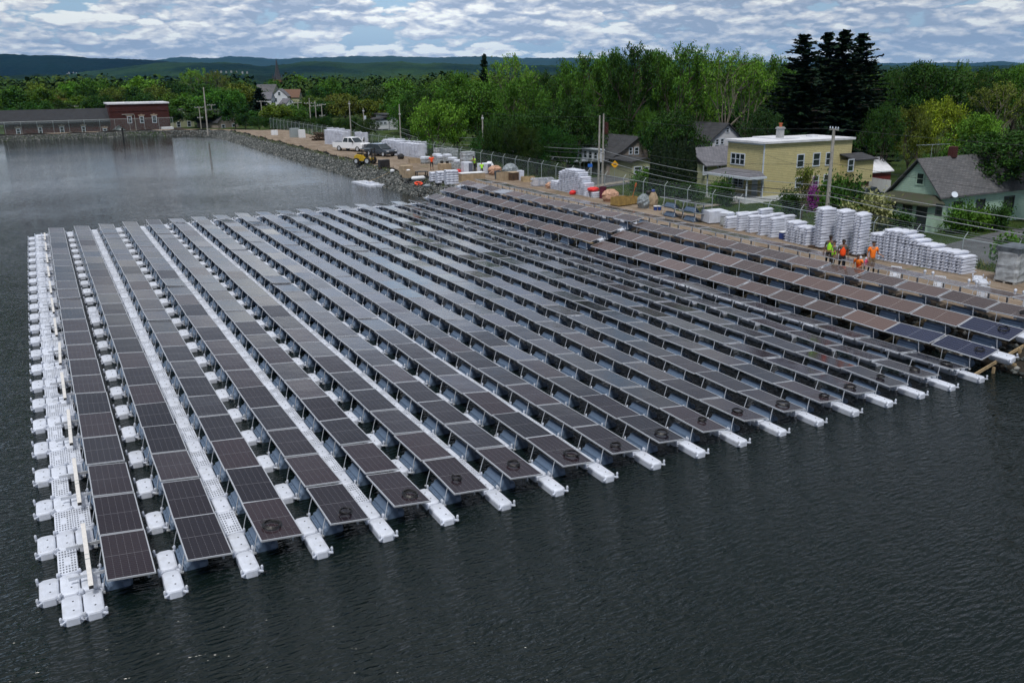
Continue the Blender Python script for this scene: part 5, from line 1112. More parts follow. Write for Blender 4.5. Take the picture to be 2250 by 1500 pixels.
# ================================================================== VEHICLES
def wheel(parent, x, y, r, w):
    q = MB(); q.rings([[(x+rr*math.cos(a), yy, r+rr*math.sin(a)) for a in np.arange(16)*math.pi/8] for yy, rr in ((y-w/2, r*.8), (y-w/2+.03, r), (y+w/2-.03, r), (y+w/2, r*.8))]); ty = q.build('wheel', M['rubber'], parent, smooth=False)
    for s in (-1, 1): q = MB(); q.rings([[(x+rr*math.cos(a), y+s*yy, r+rr*math.sin(a)) for a in np.arange(12)*math.pi/6] for yy, rr in ((w/2+.002, r*.58), (w/2+.02, r*.5), (w/2+.005, r*.15))]); recalc(q.build('rim', M['alu'], ty))
def carbody(parent, prof, hw, m, cab=None, bev=.05):
    """prof: side outline [(x,z)] ; hw half width"""
    q = MB(); q.rings([[(x, y*hw, z_+(.0 if abs(y) < .99 else 0)) for x, z_ in prof] for y in (-1, 1)]); return recalc(q.build('body', m, parent, bevel=bev))
M['carwhite'] = mat('white_car_paint', (.78, .80, .84), .25, coat=.6); M['cardark'] = mat('dark_blue_car_paint', (.03, .04, .055), .2, coat=.8); M['yellowpaint'] = mat('machine_yellow', (.50, .33, .02), .45, noise=.15); M['lamp'] = mat('lamp_glass', (.7, .72, .75), .1); M['chrome'] = mat('chrome', (.5, .52, .55), .2, metal=.9)
def greenhouse(parent, x0, x1, xa, xb, z0, z1, hw, body, pillars=()):
    """tapering cabin: glass with roof panel and pillars"""
    q = MB(); q.rings([[(x0, -hw, z0), (x1, -hw, z0), (x1, hw, z0), (x0, hw, z0)], [(xa, -hw*.82, z1), (xb, -hw*.82, z1), (xb, hw*.82, z1), (xa, hw*.82, z1)]]); q.build('windows', M['glass'], parent)
    q = MB(); q.rings([[(xa-.04, -hw*.84, z1+.002), (xb+.04, -hw*.84, z1+.002), (xb+.04, hw*.84, z1+.002), (xa-.04, hw*.84, z1+.002)], [(xa+.05, -hw*.76, z1+.06), (xb-.08, -hw*.76, z1+.06), (xb-.08, hw*.76, z1+.06), (xa+.05, hw*.76, z1+.06)]]); q.build('roof', body, parent)
    q = MB()
    for (b0, t0) in [(x0, xa), (x1, xb)]+list(pillars):
        for s in (-1, 1): q.tube([(b0, s*hw*1.0, z0), (t0, s*hw*.835, z1+.01)], .05, 5)
    q.build('pillars', body, parent)
# white pickup, front toward +x local
x_, y_ = P(778, 333); t = thing('pickup_truck', 'white crew-cab pickup truck with its door open beside the tall stacks', 'pickup truck', (x_, y_+.8, GZ0), R(-62))
carbody(t, [(-2.95, .55), (-2.95, 1.25), (-1.0, 1.27), (-.98, 1.32), (1.1, 1.32), (2.55, 1.22), (2.85, 1.05), (2.88, .55), (2.4, .45), (2.3, .6), (1.6, .6), (1.5, .45), (-1.2, .45), (-1.3, .6), (-2.05, .6), (-2.15, .45)], 1.0, M['carwhite'])
q = MB(); q.box(-2.85, -1.08, -.88, .88, 1.275, 1.285); q.build('bed', M['greyplastic'], t); greenhouse(t, -1.0, 1.35, -.75, .65, 1.325, 1.93, .93, M['carwhite'], [(.15, .05)])
q = MB(); q.box(2.885, 2.93, -.62, .62, .75, 1.1); q.build('grille', M['chrome'], t); q = MB(); q.box(2.87, 3.03, -.98, .98, .48, .68); q.build('bumper', M['chrome'], t)
for s in (-1, 1): q = MB(); q.box(2.80, 2.905, s*.82-.13, s*.82+.13, .85, 1.12); q.build('headlight', M['lamp'], t); q = MB(); q.box(1.15, 1.3, s*1.12-.1, s*1.12+.1, 1.3, 1.55); q.build('mirror', M['black'], t)
for x in (1.95, -1.68):
    for s in (-1, 1): wheel(t, x, s*.88, .42, .28)
q = MB(); q.box(0, 1.15, -.04, .04, .55, 1.3); q.tube([(0.05, 0, 1.3), (.35, 0, 1.88), (1.05, 0, 1.88), (1.12, 0, 1.3)], .05, 5); dr = q.build('open_door', M['carwhite'], t); dr.location = (1.15, 1.06, 0); dr.rotation_euler = (0, 0, R(118)); q = MB(); q.rings([[(x, yy, z_) for x, z_ in ((.1, 1.3), (.38, 1.84), (1.02, 1.84), (1.08, 1.3))] for yy in (-.012, .012)]); recalc(q.build('door_glass', M['glass'], dr))
x_, y_ = P(842, 344); t = thing('dark_suv', 'dark blue-grey crossover car parked before the wall of floats', 'car', (x_, y_+.9, GZ0), R(-68))
carbody(t, [(-2.25, .5), (-2.28, .95), (-2.1, 1.05), (.9, 1.02), (2.05, .88), (2.3, .68), (2.28, .38), (1.95, .32), (1.85, .5), (1.1, .5), (1.0, .32), (-1.0, .32), (-1.1, .5), (-1.85, .5), (-1.95, .35)], .93, M['cardark'], bev=.07)
greenhouse(t, -2.1, 1.15, -1.65, .35, 1.03, 1.58, .88, M['cardark'], [(-.3, -.4), (-1.2, -1.15)]); q = MB(); q.box(2.27, 2.31, -.5, .5, .42, .7); q.build('grille', M['black'], t)
for s in (-1, 1): q = MB(); q.box(2.08, 2.27, s*.72-.16, s*.72+.16, .70, .82); q.build('headlight', M['lamp'], t)
for x in (1.45, -1.45):
    for s in (-1, 1): wheel(t, x, s*.83, .36, .22)
def smallcar(name, label, x, y, z, rz, m):
    t = thing(name, label, 'car', (x, y, z), R(rz)); carbody(t, [(-2.2, .4), (-2.2, .95), (1.0, .98), (2.1, .8), (2.2, .4)], .9, m, bev=.07); greenhouse(t, -2.0, 1.1, -1.5, .4, .97, 1.5, .85, m, [(-.4, -.45)])
    for x_ in (1.4, -1.4):
        for s in (-1, 1): wheel(t, x_, s*.8, .34, .22)
    for s in (-1, 1): q = MB(); q.box(-2.225, -2.2, s*.7-.14, s*.7+.14, .65, .85); q.build('tail_light', M['red'], t)
    return t
x_, y_ = gp(1384, 383); smallcar('parked_car', 'black car parked beside the taupe house wall', x_, y_, -2.3, 80, M['cardark'])
x_, y_ = gp(1893, 440); smallcar('parked_car', 'black car with red tail lights before the white vinyl fence', x_+.5, y_-.3, -2.3, 10, M['cardark'])
x_, y_ = P(486, 292, 1.0); smallcar('white_car', 'white car beyond the far fence, nearest to the tall bare pole', x_, y_+16, -.6, -10, M['carwhite']); x_, y_ = P(548, 296, 1.0); smallcar('silver_car', 'silver car under the grey tarps beyond the far fence', x_+2, y_+12, -.8, -5, M['alu'])
# yellow telehandler
x_, y_ = P(803, 362); t = thing('forklift', 'yellow rough-terrain forklift at the edge of the dirt track', 'forklift', (x_+.3, y_+.6, GZ0), R(-52)); q = MB(); q.rings([[(x, y*.62, z_) for x, z_ in ((-1.6, .55), (-1.65, 1.15), (-1.2, 1.42), (-.2, 1.3), (.1, .95), (1.0, .9), (1.05, .5), (-1.3, .45))] for y in (-1, 1)]); recalc(q.build('body', M['yellowpaint'], t, bevel=.05))
q = MB(); q.box(-1.3, -.5, -.3, .3, 1.43, 1.6); q.box(-1.68, -1.62, -.45, .45, .6, 1.1); q.build('engine_cover', M['black'], t)
for x in (-.25, .75):
    for s in (-1, 1): q = MB(); q.box(x-.04, x+.04, s*.55-.04, s*.55+.04, .96, 2.15); q.build('cab_post', M['black'], t)
q = MB(); q.box(-.4, .9, -.66, .66, 2.155, 2.25); q.build('cab_roof', M['greyplastic'], t); q = MB(); q.box(-.2, .25, -.25, .25, .97, 1.5); q.build('seat', M['black'], t)
q = MB(); 
for s in (-1, 1): q.box(1.25, 1.37, s*.42-.06, s*.42+.06, .15, 2.3)
q.box(1.26, 1.36, -.36, .36, 2.1, 2.2); q.box(1.26, 1.36, -.36, .36, .6, .7); q.build('mast', M['black'], t)
for s in (-1, 1): q = MB(); q.box(1.38, 1.44, s*.3-.06, s*.3+.06, .08, .7); q.box(1.44, 2.4, s*.3-.06, s*.3+.06, .08, .13); q.build('fork', M['black'], t)
for x, r_ in ((.75, .52), (-1.1, .46)):
    for s in (-1, 1): wheel(t, x, s*.8, r_, .34)
t.scale = (.85, .85, .85)
# ================================================================== PEOPLE
skin = mat('skin', (.32, .17, .11), .55); skind = mat('darker_skin', (.13, .065, .04), .55); hairm = mat('dark_hair', (.012, .010, .009), .7)
M['hiviz'] = mat('hi_viz_lime', (.38, .85, .02), .7); M['hior'] = mat('hi_viz_orange_red', (.95, .08, .005), .7); M['orangetee'] = mat('orange_tee', (.95, .20, .01), .8); M['greytee'] = mat('grey_tee', (.09, .10, .08), .8); M['khaki'] = mat('khaki', (.19, .14, .09), .85); M['navy'] = mat('black_shorts', (.015, .016, .02), .85); M['boot'] = mat('boots', (.03, .022, .018), .7); M['pinkbag'] = mat('pink_plastic', (.55, .05, .16), .6)
def skin_mesh(name, chains, mats, parent, sub=2):
    """grow one continuous surface over joints: chains = list of [(pos, radius), ...]; the first chain point is the root"""
    V, E, Rr = [], [], []; key = {}
    for chn in chains:
        prev = None
        for p, r_ in chn:
            k = tuple(round(c, 4) for c in p)
            if k not in key: key[k] = len(V); V.append(p); Rr.append(r_)
            i = key[k]
            if prev is not None and prev != i: E.append((prev, i))
            prev = i
    me = bpy.data.meshes.new(name); me.from_pydata(V, E, []); o = bpy.data.objects.new(name, me); COL.objects.link(o)
    o.modifiers.new('s', 'SKIN'); sv = me.skin_vertices[0].data
    for i, r_ in enumerate(Rr): sv[i].radius = (r_, r_) if not isinstance(r_, tuple) else r_
    sv[0].use_root = True
    s = o.modifiers.new('u', 'SUBSURF'); s.levels = sub; s.render_levels = sub
    dg = bpy.context.evaluated_depsgraph_get(); me2 = bpy.data.meshes.new_from_object(o.evaluated_get(dg)); bpy.data.objects.remove(o)
    me2.name = name; me2.materials.clear()
    for mm in (mats if isinstance(mats, list) else [mats]): me2.materials.append(mm)
    me2.polygons.foreach_set('use_smooth', [True]*len(me2.polygons)); o = bpy.data.objects.new(name, me2); COL.objects.link(o); o.parent = parent; return o
def person(label, x, y, rz, top, bottom, hat=None, sk=None, h=1.78, bend=0.0, arms='hips', vest=False, tee=None, shorts=False, kneel=False, z=GZ0):
    sk = sk or skin; t = thing('person', label, 'person', (x, y, z), R(rz)); s = h/1.78
    def V(*p): return Vector(p)*s
    b = R(bend); hip = V(0, 0, .95 if not kneel else .50)
    def up(dx, dy, dz):   # torso frame bent forward about the hips (forward = -y)
        return hip+Vector((dx*s, (dy*math.cos(b)-dz*math.sin(b))*s, (dz*math.cos(b)+dy*math.sin(b))*s))
    L = {}
    for sx in (-1, 1):
        k = 'L' if sx < 0 else 'R'; shd = up(sx*.19, 0, .50)
        if arms == 'hips': el, wr = up(sx*.38, .05, .27), up(sx*.21, -.05, .08)
        elif arms == 'down': el, wr = up(sx*.26, .03, .22), up(sx*.27, -.06, -.03)
        elif arms == 'fwd': el, wr = up(sx*.27, -.05, .24), up(sx*.17, -.30, .26)
        elif arms == 'mix': el, wr = (up(sx*.28, .03, .24), up(sx*.36, -.24, .17)) if sx > 0 else (up(sx*.26, .02, .22), up(sx*.25, -.10, -.02))
        else: el, wr = up(sx*.27, -.12, .35), up(sx*.2, -.38, .50)
        L[k] = (shd, el, wr)
    nk, hd = up(0, .0, .56), up(0, -.02, .66)
    root = (hip, .12*s)
    chains = [[root, (up(0, 0, .18), (.135*s, .10*s)), (up(0, .0, .38), (.155*s, .115*s)), (up(0, 0, .50), (.10*s, .08*s)), (nk, .055*s), (hd, .06*s), (up(0, -.02, .72), (.082*s, .098*s)), (up(0, -.01, .80), (.072*s, .085*s))]]
    for k in 'LR': shd, el, wr = L[k]; chains.append([(up(0, 0, .50), (.10*s, .08*s)), (shd, .058*s), (shd.lerp(el, .5), .048*s), (el, .040*s), (el.lerp(wr, .5), .036*s), (wr, .026*s)])
    feet = []
    for sx in (-1, 1):
        if kneel: kn, an = V(sx*.16, -.32, .42) if sx > 0 else V(sx*.14, -.22, .07), V(sx*.16, -.20, .08) if sx > 0 else V(sx*.14, .22, .08)
        else: kn, an = V(sx*.125, -.015, .50), V(sx*.14, .02, .09)
        to = an+Vector((sx*.02, -.17, -.045))*s; chains.append([root, (V(sx*.095, 0, .88) if not kneel else hip+V(sx*.1, 0, -.04), .088*s), ((V(sx*.095, 0, .9) if not kneel else hip).lerp(kn, .55), .075*s), (kn, .056*s), (kn.lerp(an, .4), .052*s), (an, .036*s), (to, .032*s)]); feet.append((an, to))
    body = skin_mesh('body', chains, [sk, bottom, M['boot']], t)
    me = body.data; mi = []
    cut = .40*s if shorts else 0
    for p_ in me.polygons:
        c = p_.center; d = c-hip; along = d.dot(Vector((0, -math.sin(b), math.cos(b)))); arm = min((c-L[k][0].lerp(L[k][1], f)).length for k in 'LR' for f in (0, .5, 1)) < .09*s or min((c-L[k][1].lerp(L[k][2], f)).length for k in 'LR' for f in (0, .5, 1)) < .09*s
        if c.z < .13*s: mi.append(2)
        elif along < .02*s and not arm and c.z > cut: mi.append(1)
        else: mi.append(0)
    me.polygons.foreach_set('material_index', mi)
    # face, ears, hair
    hc = up(0, -.015, .755); q = MB(); q.lathe([(0, -.02), (.012, -.01), (.014, .01), (0, .035)], tuple(hc+Vector((0, -.098, -.03))*s), 6); q.build('nose', sk, body)
    q = MB()
    for sx in (-1, 1): e_ = hc+Vector((sx*.032, -.088, .005))*s; q.lathe([(0, -.008), (.009, 0), (0, .008)], tuple(e_), 6)
    q.add([tuple(hc+Vector(v)*s) for v in ((-.025, -.094, -.062), (.025, -.094, -.062), (.022, -.096, -.052), (-.022, -.096, -.052))], [(0, 1, 2, 3)]); q.build('eyes_and_mouth', hairm, body)
    q = MB()
    for sx in (-1, 1): e_ = hc+Vector((sx*.082, .0, -.015))*s; q.lathe([(0, -.03), (.014, -.015), (.016, .015), (0, .03)], tuple(e_), 6)
    q.build('ears', sk, body)
    q = MB(); rr = []
    for z_, r_ in ((-.01, 1.0), (.03, 1.02), (.07, .88), (.10, .55), (.115, .1)): rr.append([tuple(hc+Vector((math.cos(a)*.088*r_, math.sin(a)*.102*r_+.012, z_+(.03 if math.sin(a) < -.3 and z_ < .02 else 0)))*s) for a in np.arange(12)*math.pi/6])
    q.rings(rr)
    if hat: q.rings([[tuple(hc+Vector((cx, cy_, zz))*s) for cx, cy_ in ((-.07, -.07), (.07, -.07), (.055, -.165), (-.055, -.165))] for zz in (.035, .05)])
    q.build('cap' if hat else 'hair', hat or hairm, t, smooth=True)
    # clothing shell over the torso and sleeves
    def cloth(name, m, sl=.28, zlow=-.06, off=.022, sleeves=True):
        ch2 = [[(up(0, 0, zlow), (.150*s+off, .125*s+off)), (up(0, 0, .12), (.138*s+off, .112*s+off)), (up(0, 0, .30), (.150*s+off, .120*s+off)), (up(0, 0, .46), (.125*s+off, .098*s+off)), (up(0, 0, .535), .06*s+off*.4)]]
        if sleeves:
            for k in 'LR': shd, el, wr = L[k]; ch2.append([(up(0, 0, .46), (.125*s+off, .098*s+off)), (shd, .066*s+off*.6), (shd.lerp(el, sl*2.2), .06*s+off*.5)])
        return skin_mesh(name, ch2, m, t, 1)
    if tee: cloth('tee_shirt', tee, off=.010)
    cloth('hi_viz_vest' if vest else 'shirt', top, off=.024 if vest else .016, sleeves=not vest)
    # hands: palm with four fingers and a thumb
    for k, sx in (('L', -1), ('R', 1)):
        el, wr = L[k][1], L[k][2]; d = (wr-el).normalized(); sd_ = d.cross(Vector((0, 0, 1))); sd_ = sd_.normalized() if sd_.length > .1 else Vector((1, 0, 0)); q = wr+d*.045*s; chs = [[(wr+d*.005, (.026*s, .018*s)), (q, (.036*s, .017*s)), (wr+d*.08*s, (.034*s, .014*s))]]
        hnd = skin_mesh('hand', chs, sk, body, 1)
        cu = sd_.cross(d)
        for f, (o_, l_) in enumerate(((-.03, .062), (-.01, .075), (.01, .07), (.03, .055))): a0 = wr+d*.085*s+sd_*o_*s; q = MB(); q.tube([a0, a0+d*l_*.5*s-cu*.006, a0+d*l_*.8*s-cu*.022*s, a0+d*l_*.9*s-cu*.035*s], [.009*s, .0085*s, .008*s, .006*s], 5); q.build('finger', sk, hnd)
        a0 = wr+d*.03*s-sd_*.03*s*sx; q = MB(); q.tube([a0, a0-sd_*.03*s*sx+d*.02*s, a0-sd_*.035*s*sx+d*.05*s], [.011*s, .010*s, .007*s], 5); q.build('thumb', sk, hnd)
    return t
def W_(px, py, z=GZ0): return P(px, py, z)
pa = W_(1819, 590); person('man in a lime hi-viz vest and dark cap, leftmost by the tall stacks', *pa, -62, M['hiviz'], M['navy'], hat=hairm, sk=skind, arms='down', vest=True, tee=M['greytee'], h=1.84)
pa = W_(1828, 597); person('shorter worker in a lime vest in front of the tallest one', *pa, -120, M['hiviz'], M['khaki'], arms='fwd', vest=True, tee=M['greytee'], h=1.68)
pa = W_(1847, 601); person('man in a red-orange sleeveless vest, arms down, in the middle', *pa, -38, M['hior'], M['navy'], sk=skind, arms='down', vest=True, tee=M['greytee'], h=1.84)
pa = W_(1885, 616); person('man in an orange vest bending low by the pins, dark cap', *pa, -75, M['hior'], M['khaki'], hat=M['black'], arms='fwd', vest=True, tee=M['orangetee'], h=1.72, bend=22, z=GZ0-.25)
pa = W_(1912, 607); pr_ = person('man in an orange tee and khaki trousers, one arm out, rightmost', *pa, -28, M['orangetee'], M['khaki'], arms='mix', h=1.86)
q = MB(); g = random.Random(2); q.rings([[(.11*s*math.cos(a), .06*s*math.sin(a), z_) for a in np.arange(8)*math.pi/4] for z_, s in ((-.34, .7), (-.3, 1.1), (-.12, 1.2), (-.02, .5), (0.03, .2))]); tag(q.build('plastic_bag', M['pinkbag'], None, (pa[0]-.28, pa[1]+.12, GZ0+.93)), 'pink plastic bag held by the man in the orange tee', 'bag')
pa = W_(949, 374.5); person('man in an orange jacket and black shorts, hands on hips, alone on the dirt', *pa, -10, M['hior'], M['navy'], arms='hips', h=1.76, shorts=True)
pa = W_(1044, 378); person('worker in lime leaning over a white box, farther one', *pa, -70, M['hiviz'], M['navy'], arms='up', bend=18, vest=False, h=1.78)
pa = W_(1059, 387); person('worker in lime seen from behind by the long crate, nearer one', *pa, 165, M['hiviz'], M['navy'], arms='fwd', bend=8, h=1.5)
# ================================================================== TREES
def leafmat(name, spread=(.55, 1.5), rough=.6, trans=.25):
    m = bpy.data.materials.new(name); m.use_nodes = True; t = NT(m.node_tree)
    g_ = t.add('ShaderNodeNewGeometry'); oi = t.add('ShaderNodeObjectInfo'); c = oi.outputs['Color']
    k = t.math('MULTIPLY_ADD', g_.outputs['Random Per Island'], spread[1]-spread[0], spread[0])
    k2 = t.math('MULTIPLY_ADD', t.noise(g_.outputs['Position'], .33, 3, .6), 2.2, -.05)
    col = t.vmath('SCALE', c, (0, 0, 0), t.math('MULTIPLY', k, k2))
    b = t.add('ShaderNodeBsdfPrincipled', i_Roughness=rough); b.inputs['Specular IOR Level'].default_value = .12; t.set(b.inputs['Base Color'], col)
    tr_ = t.add('ShaderNodeBsdfTranslucent'); t.set(tr_.inputs['Color'], t.vmath('MULTIPLY', col, (1.1, 1.3, .5)))
    t.add('ShaderNodeOutputMaterial', i_Surface=t.add('ShaderNodeMixShader', i_0=trans, i_1=b, i_2=tr_)); return m
M['leaf'] = leafmat('foliage'); M['needle'] = leafmat('needles', (.5, 1.3), .7, .05)
M['bark'] = mat('bark', (.075, .062, .052), .9, noise=.4, nscale=3); M['paleb'] = mat('pale_bark', (.16, .145, .12), .9, noise=.4, nscale=3)
def leaves(name, C, sz, m, parent, seed=0, up=.5, nrm=None):
    g_ = np.random.default_rng(seed); n = len(C); N = g_.normal(size=(n, 3)); N[:, 2] = np.abs(N[:, 2])+up
    if nrm is not None: N = N*.6+nrm
    N /= np.linalg.norm(N, axis=1)[:, None]; A = np.cross(N, g_.normal(size=(n, 3))); A /= np.linalg.norm(A, axis=1)[:, None]; B = np.cross(N, A)
    s = sz*g_.uniform(.6, 1.35, n)[:, None]; V = np.stack([C-A*s, C-B*s*.55, C+A*s, C+B*s*.55], 1).reshape(-1, 3)
    return npmesh(name, V, np.arange(4*n).reshape(-1, 4), m, parent)
def skeleton(g_, H, spread, levels, nb, upb, crown0):
    """returns limbs [(pts, radii)] and tips"""
    limbs, tips = [], []
    th = H*crown0; limbs.append(([(0, 0, -.6), (0, 0, th*.5), (g_.uniform(-.1, .1), g_.uniform(-.1, .1), th)], [H*.028, H*.022, H*.018]))
    def grow(p, d, L, r, lev):
        q = [p]; dd = d
        for k in range(3):
            dd = (dd+Vector((g_.gauss(0, .16), g_.gauss(0, .16), upb*.12))).normalized(); q.append(q[-1]+dd*L/3)
        limbs.append(([tuple(x) for x in q], [r, r*.8, r*.62, r*.45]))
        if lev >= 1: tips.extend([q[2], q[3]] if lev < levels else [q[1], q[2], q[3]])
        if lev < levels:
            for k in range(nb[lev]):
                a = g_.uniform(0, 6.28); side = dd.cross(Vector((math.cos(a), math.sin(a), .3))).normalized(); grow(q[2 if k % 2 else 3], (dd*.75+side*g_.uniform(.45, .95)+Vector((0, 0, upb*.15))).normalized(), L*g_.uniform(.55, .78), r*.55, lev+1)
    top = Vector((0, 0, th))
    for k in range(nb[0]):
        a = 6.28*k/nb[0]+g_.uniform(-.4, .4); e = g_.uniform(.25, 1.0) if k else 1.5
        st = Vector((0, 0, th*g_.uniform(.65, 1.0))) if k else top
        grow(st, Vector((math.cos(a)*math.cos(e)*spread, math.sin(a)*math.cos(e)*spread, math.sin(e)+upb*.3)).normalized(), H*g_.uniform(.26, .34), H*.013, 1)
    return limbs, tips
def tree_proto(seed, H=12, spread=1.0, levels=3, nb=(7, 3, 3, 3), upb=.5, crown0=.28, per=26, cr=.72, lsz=.25, bark='bark', flat=.7, thick=1.0, shell=0):
    g_ = random.Random(seed); limbs, tips = skeleton(g_, H, spread, levels, nb, upb, crown0)
    zs = sorted(p.z for p in tips); zp = zs[int(len(zs)*.72)]
    soft = lambda z_: z_ if z_ < zp else zp+(z_-zp)*.42
    tips = [Vector((p.x, p.y, soft(p.z))) for p in tips]; limbs = [([(x, y, soft(z_)) for x, y, z_ in pts], rad) for pts, rad in limbs]
    zmax = max(p.z for p in tips); k = (H-.7)/zmax
    t = thing('leafy_tree', 'x', 'tree'); q = MB()
    for pts, rad in limbs: q.tube([(x*k, y*k, z_*k) if z_ > 0 else (x, y, z_) for x, y, z_ in pts], [max(.03, r_*thick) for r_ in rad], 5)
    q.build('trunk', M[bark], t)
    rn = np.random.default_rng(seed); T_ = np.array([(p.x*k, p.y*k, p.z*k) for p in tips]); C = np.repeat(T_, per, 0); C = C+np.clip(rn.normal(size=C.shape), -1.7, 1.5)*np.array([cr, cr, cr*flat])*rn.uniform(.5, 1.0, (len(T_), 1)).repeat(per, 0)
    if shell:   # outer lumps that round the crown off
        Rc = np.percentile(np.hypot(T_[:, 0], T_[:, 1]), 80)*1.05; zc = H*(.5+crown0*.5); hz = H-zc; ns = int(shell)
        a = rn.uniform(0, 6.28, ns); e = np.arcsin(rn.uniform(-.55, 1, ns)); rl = rn.uniform(.70, 1.0, ns)*(1+.16*np.sin(a*3+seed))
        Lc = np.stack([Rc*np.cos(a)*np.cos(e)*rl, Rc*np.sin(a)*np.cos(e)*rl, zc+(hz-.5)*np.sin(e)*rl*(1+.1*np.sin(a*2+seed*2))], -1); m_ = int(per*2.6)
        C2 = np.repeat(Lc, m_, 0)+np.clip(rn.normal(size=(ns*m_, 3)), -1.6, 1.5)*np.array([cr*.95, cr*.95, cr*.5])*rn.uniform(.6, 1.1, (ns, 1)).repeat(m_, 0); C = np.concatenate([C[rn.uniform(0, 1, len(C)) < .62], C2])
    leaves('crown', C, lsz, M['leaf'], t, seed); r_ = np.percentile(np.hypot(T_[:, 0], T_[:, 1]), 95)+cr
    t['_r'] = float(r_); return t
def spruce_proto(seed, H=18, R0=4.2, low=.06, sp=1.0):
    g_ = np.random.default_rng(seed); t = thing('spruce_tree', 'x', 'tree'); q = MB(); q.tube([(0, 0, -.5), (0, 0, H*.5), (0, 0, H*.99)], [.32, .18, .03], 7); C, NR = [], []
    z_ = H*low
    while z_ < H*.985:
        f = (z_/H-low)/(1-low); Rr = R0*((1-f)**.85)*g_.uniform(.75, 1.12)*(1 if f > .06 else .7)+.25; nb_ = int(5+4*(1-f))
        for k in range(nb_):
            a = g_.uniform(0, 6.28); L_ = Rr*g_.uniform(.5, 1.2); dr = -.05-.3*(1-f)*g_.uniform(.3, 1.3); n = int(max(7, L_*8*sp))
            for s in np.linspace(.12, 1, n):
                w = .10+.30*math.sin(min(1, s*1.15)*math.pi)*min(1.2, L_*.4); zz = z_+L_*s*dr+.45*L_*s*s*.5
                for m_ in range(2): off = g_.uniform(-w, w); C.append((math.cos(a)*L_*s-math.sin(a)*off, math.sin(a)*L_*s+math.cos(a)*off, zz-abs(off)*.35+g_.uniform(-.08, .05)))
            if L_ > 1.2: q.tube([(0, 0, z_), (math.cos(a)*L_*.8, math.sin(a)*L_*.8, z_+L_*.8*dr+.14*L_)], .03, 3)
        z_ += H*.0125*g_.uniform(.6, 1.5)
    q.build('trunk', M['bark'], t); leaves('crown', np.array(C), .25, M['needle'], t, seed, up=1.0); t['_r'] = R0; return t
def column_proto(seed, H=6, r=.8, n=4200):
    g_ = np.random.default_rng(seed); t = thing('cedar_tree', 'x', 'tree'); q = MB(); q.tube([(0, 0, -.4), (0, 0, H*.9)], [.12, .04], 6); q.build('trunk', M['bark'], t)
    f = g_.uniform(0, 1, n)**.9; a = g_.uniform(0, 6.28, n); rr = r*np.sin(np.clip(.12+f*.88, 0, 1)*math.pi)**.45*(1-.35*f)*g_.uniform(.80, 1.06, n)*(1+.1*np.sin(a*3+f*9)); rr = np.where(f > .9, rr*(1-(f-.9)*6), rr)
    C = np.stack([rr*np.cos(a), rr*np.sin(a), .15+f*(H-.2)], -1); leaves('crown', C, .13, M['needle'], t, seed, up=.6, nrm=np.stack([np.cos(a), np.sin(a), .2+0*a], -1)); t['_r'] = r; return t
def shrub_proto(seed, H=1.6, r=1.2, n=2600, lsz=.11):
    g_ = np.random.default_rng(seed); t = thing('shrub', 'x', 'shrub'); q = MB(); 
    for k in range(6): a = k*1.05; q.tube([(0, 0, -.2), (math.cos(a)*r*.3, math.sin(a)*r*.3, H*.4), (math.cos(a)*r*.6, math.sin(a)*r*.6, H*.8)], [.04, .025, .012], 4)
    q.build('stems', M['bark'], t); L_ = g_.normal(size=(14, 3))*np.array([r*.42, r*.42, H*.2])+np.array([0, 0, H*.55]); C = L_[g_.integers(0, 14, n)]+g_.normal(size=(n, 3))*np.array([r*.28, r*.28, H*.2]); C[:, 2] = np.abs(C[:, 2])
    leaves('crown', C, lsz, M['leaf'], t, seed); t['_r'] = r; return t
PR = {'broad': [tree_proto(1, H=18, per=30, cr=1.15, lsz=.30, flat=.6, shell=85), tree_proto(2, H=18, spread=1.15, upb=.35, nb=(8, 3, 3, 3), per=30, cr=1.15, lsz=.30, flat=.6, shell=85), tree_proto(3, H=18, crown0=.22, upb=.5, per=30, cr=1.1, lsz=.30, flat=.6, shell=80)],
      'vase': [tree_proto(4, H=18, spread=1.0, upb=.6, nb=(7, 3, 3, 3), crown0=.24, per=30, cr=1.0, lsz=.29, thick=1.15, flat=.6, shell=60), tree_proto(5, H=18, spread=1.15, upb=.5, nb=(7, 3, 3, 3), crown0=.2, per=28, cr=1.0, lsz=.29, thick=1.2, flat=.6, shell=60)],
      'airy': [tree_proto(6, H=18, spread=.9, upb=.8, nb=(6, 3, 3, 2), crown0=.22, per=18, cr=.8, lsz=.25, bark='paleb', thick=1.1)],
      'round': [tree_proto(7, H=13, spread=1.0, upb=.3, nb=(8, 3, 3, 3), crown0=.14, per=30, cr=1.0, lsz=.27, flat=.6, shell=70), tree_proto(8, H=13, spread=1.2, upb=.4, nb=(9, 3, 3, 2), crown0=.12, per=38, cr=1.05, lsz=.27, flat=.6, shell=70)],
      'far': [tree_proto(9, levels=2, nb=(8, 4, 3), per=30, cr=1.25, lsz=.42, crown0=.18, shell=40), tree_proto(10, levels=2, nb=(7, 4, 3), upb=.7, per=30, cr=1.2, lsz=.42, crown0=.2, shell=40), tree_proto(12, levels=2, nb=(9, 4, 3), upb=.3, spread=1.1, per=30, cr=1.3, lsz=.42, crown0=.16, shell=40)],
      'spruce': [spruce_proto(21), spruce_proto(22, R0=4.8)], 'smallspruce': [spruce_proto(23, H=10, R0=2.6, sp=.8)],
      'cedar': [column_proto(31)], 'shrub': [shrub_proto(41), shrub_proto(42, 1.4, 1.3)], 'young': [tree_proto(43, H=5, spread=.5, upb=1.0, levels=2, nb=(7, 3, 3), crown0=.08, per=20, cr=.38, lsz=.12)]}
HN = {'broad': 18, 'vase': 18, 'airy': 18, 'spruce': 18, 'smallspruce': 10, 'cedar': 6, 'round': 13, 'shrub': 1.5, 'young': 5}
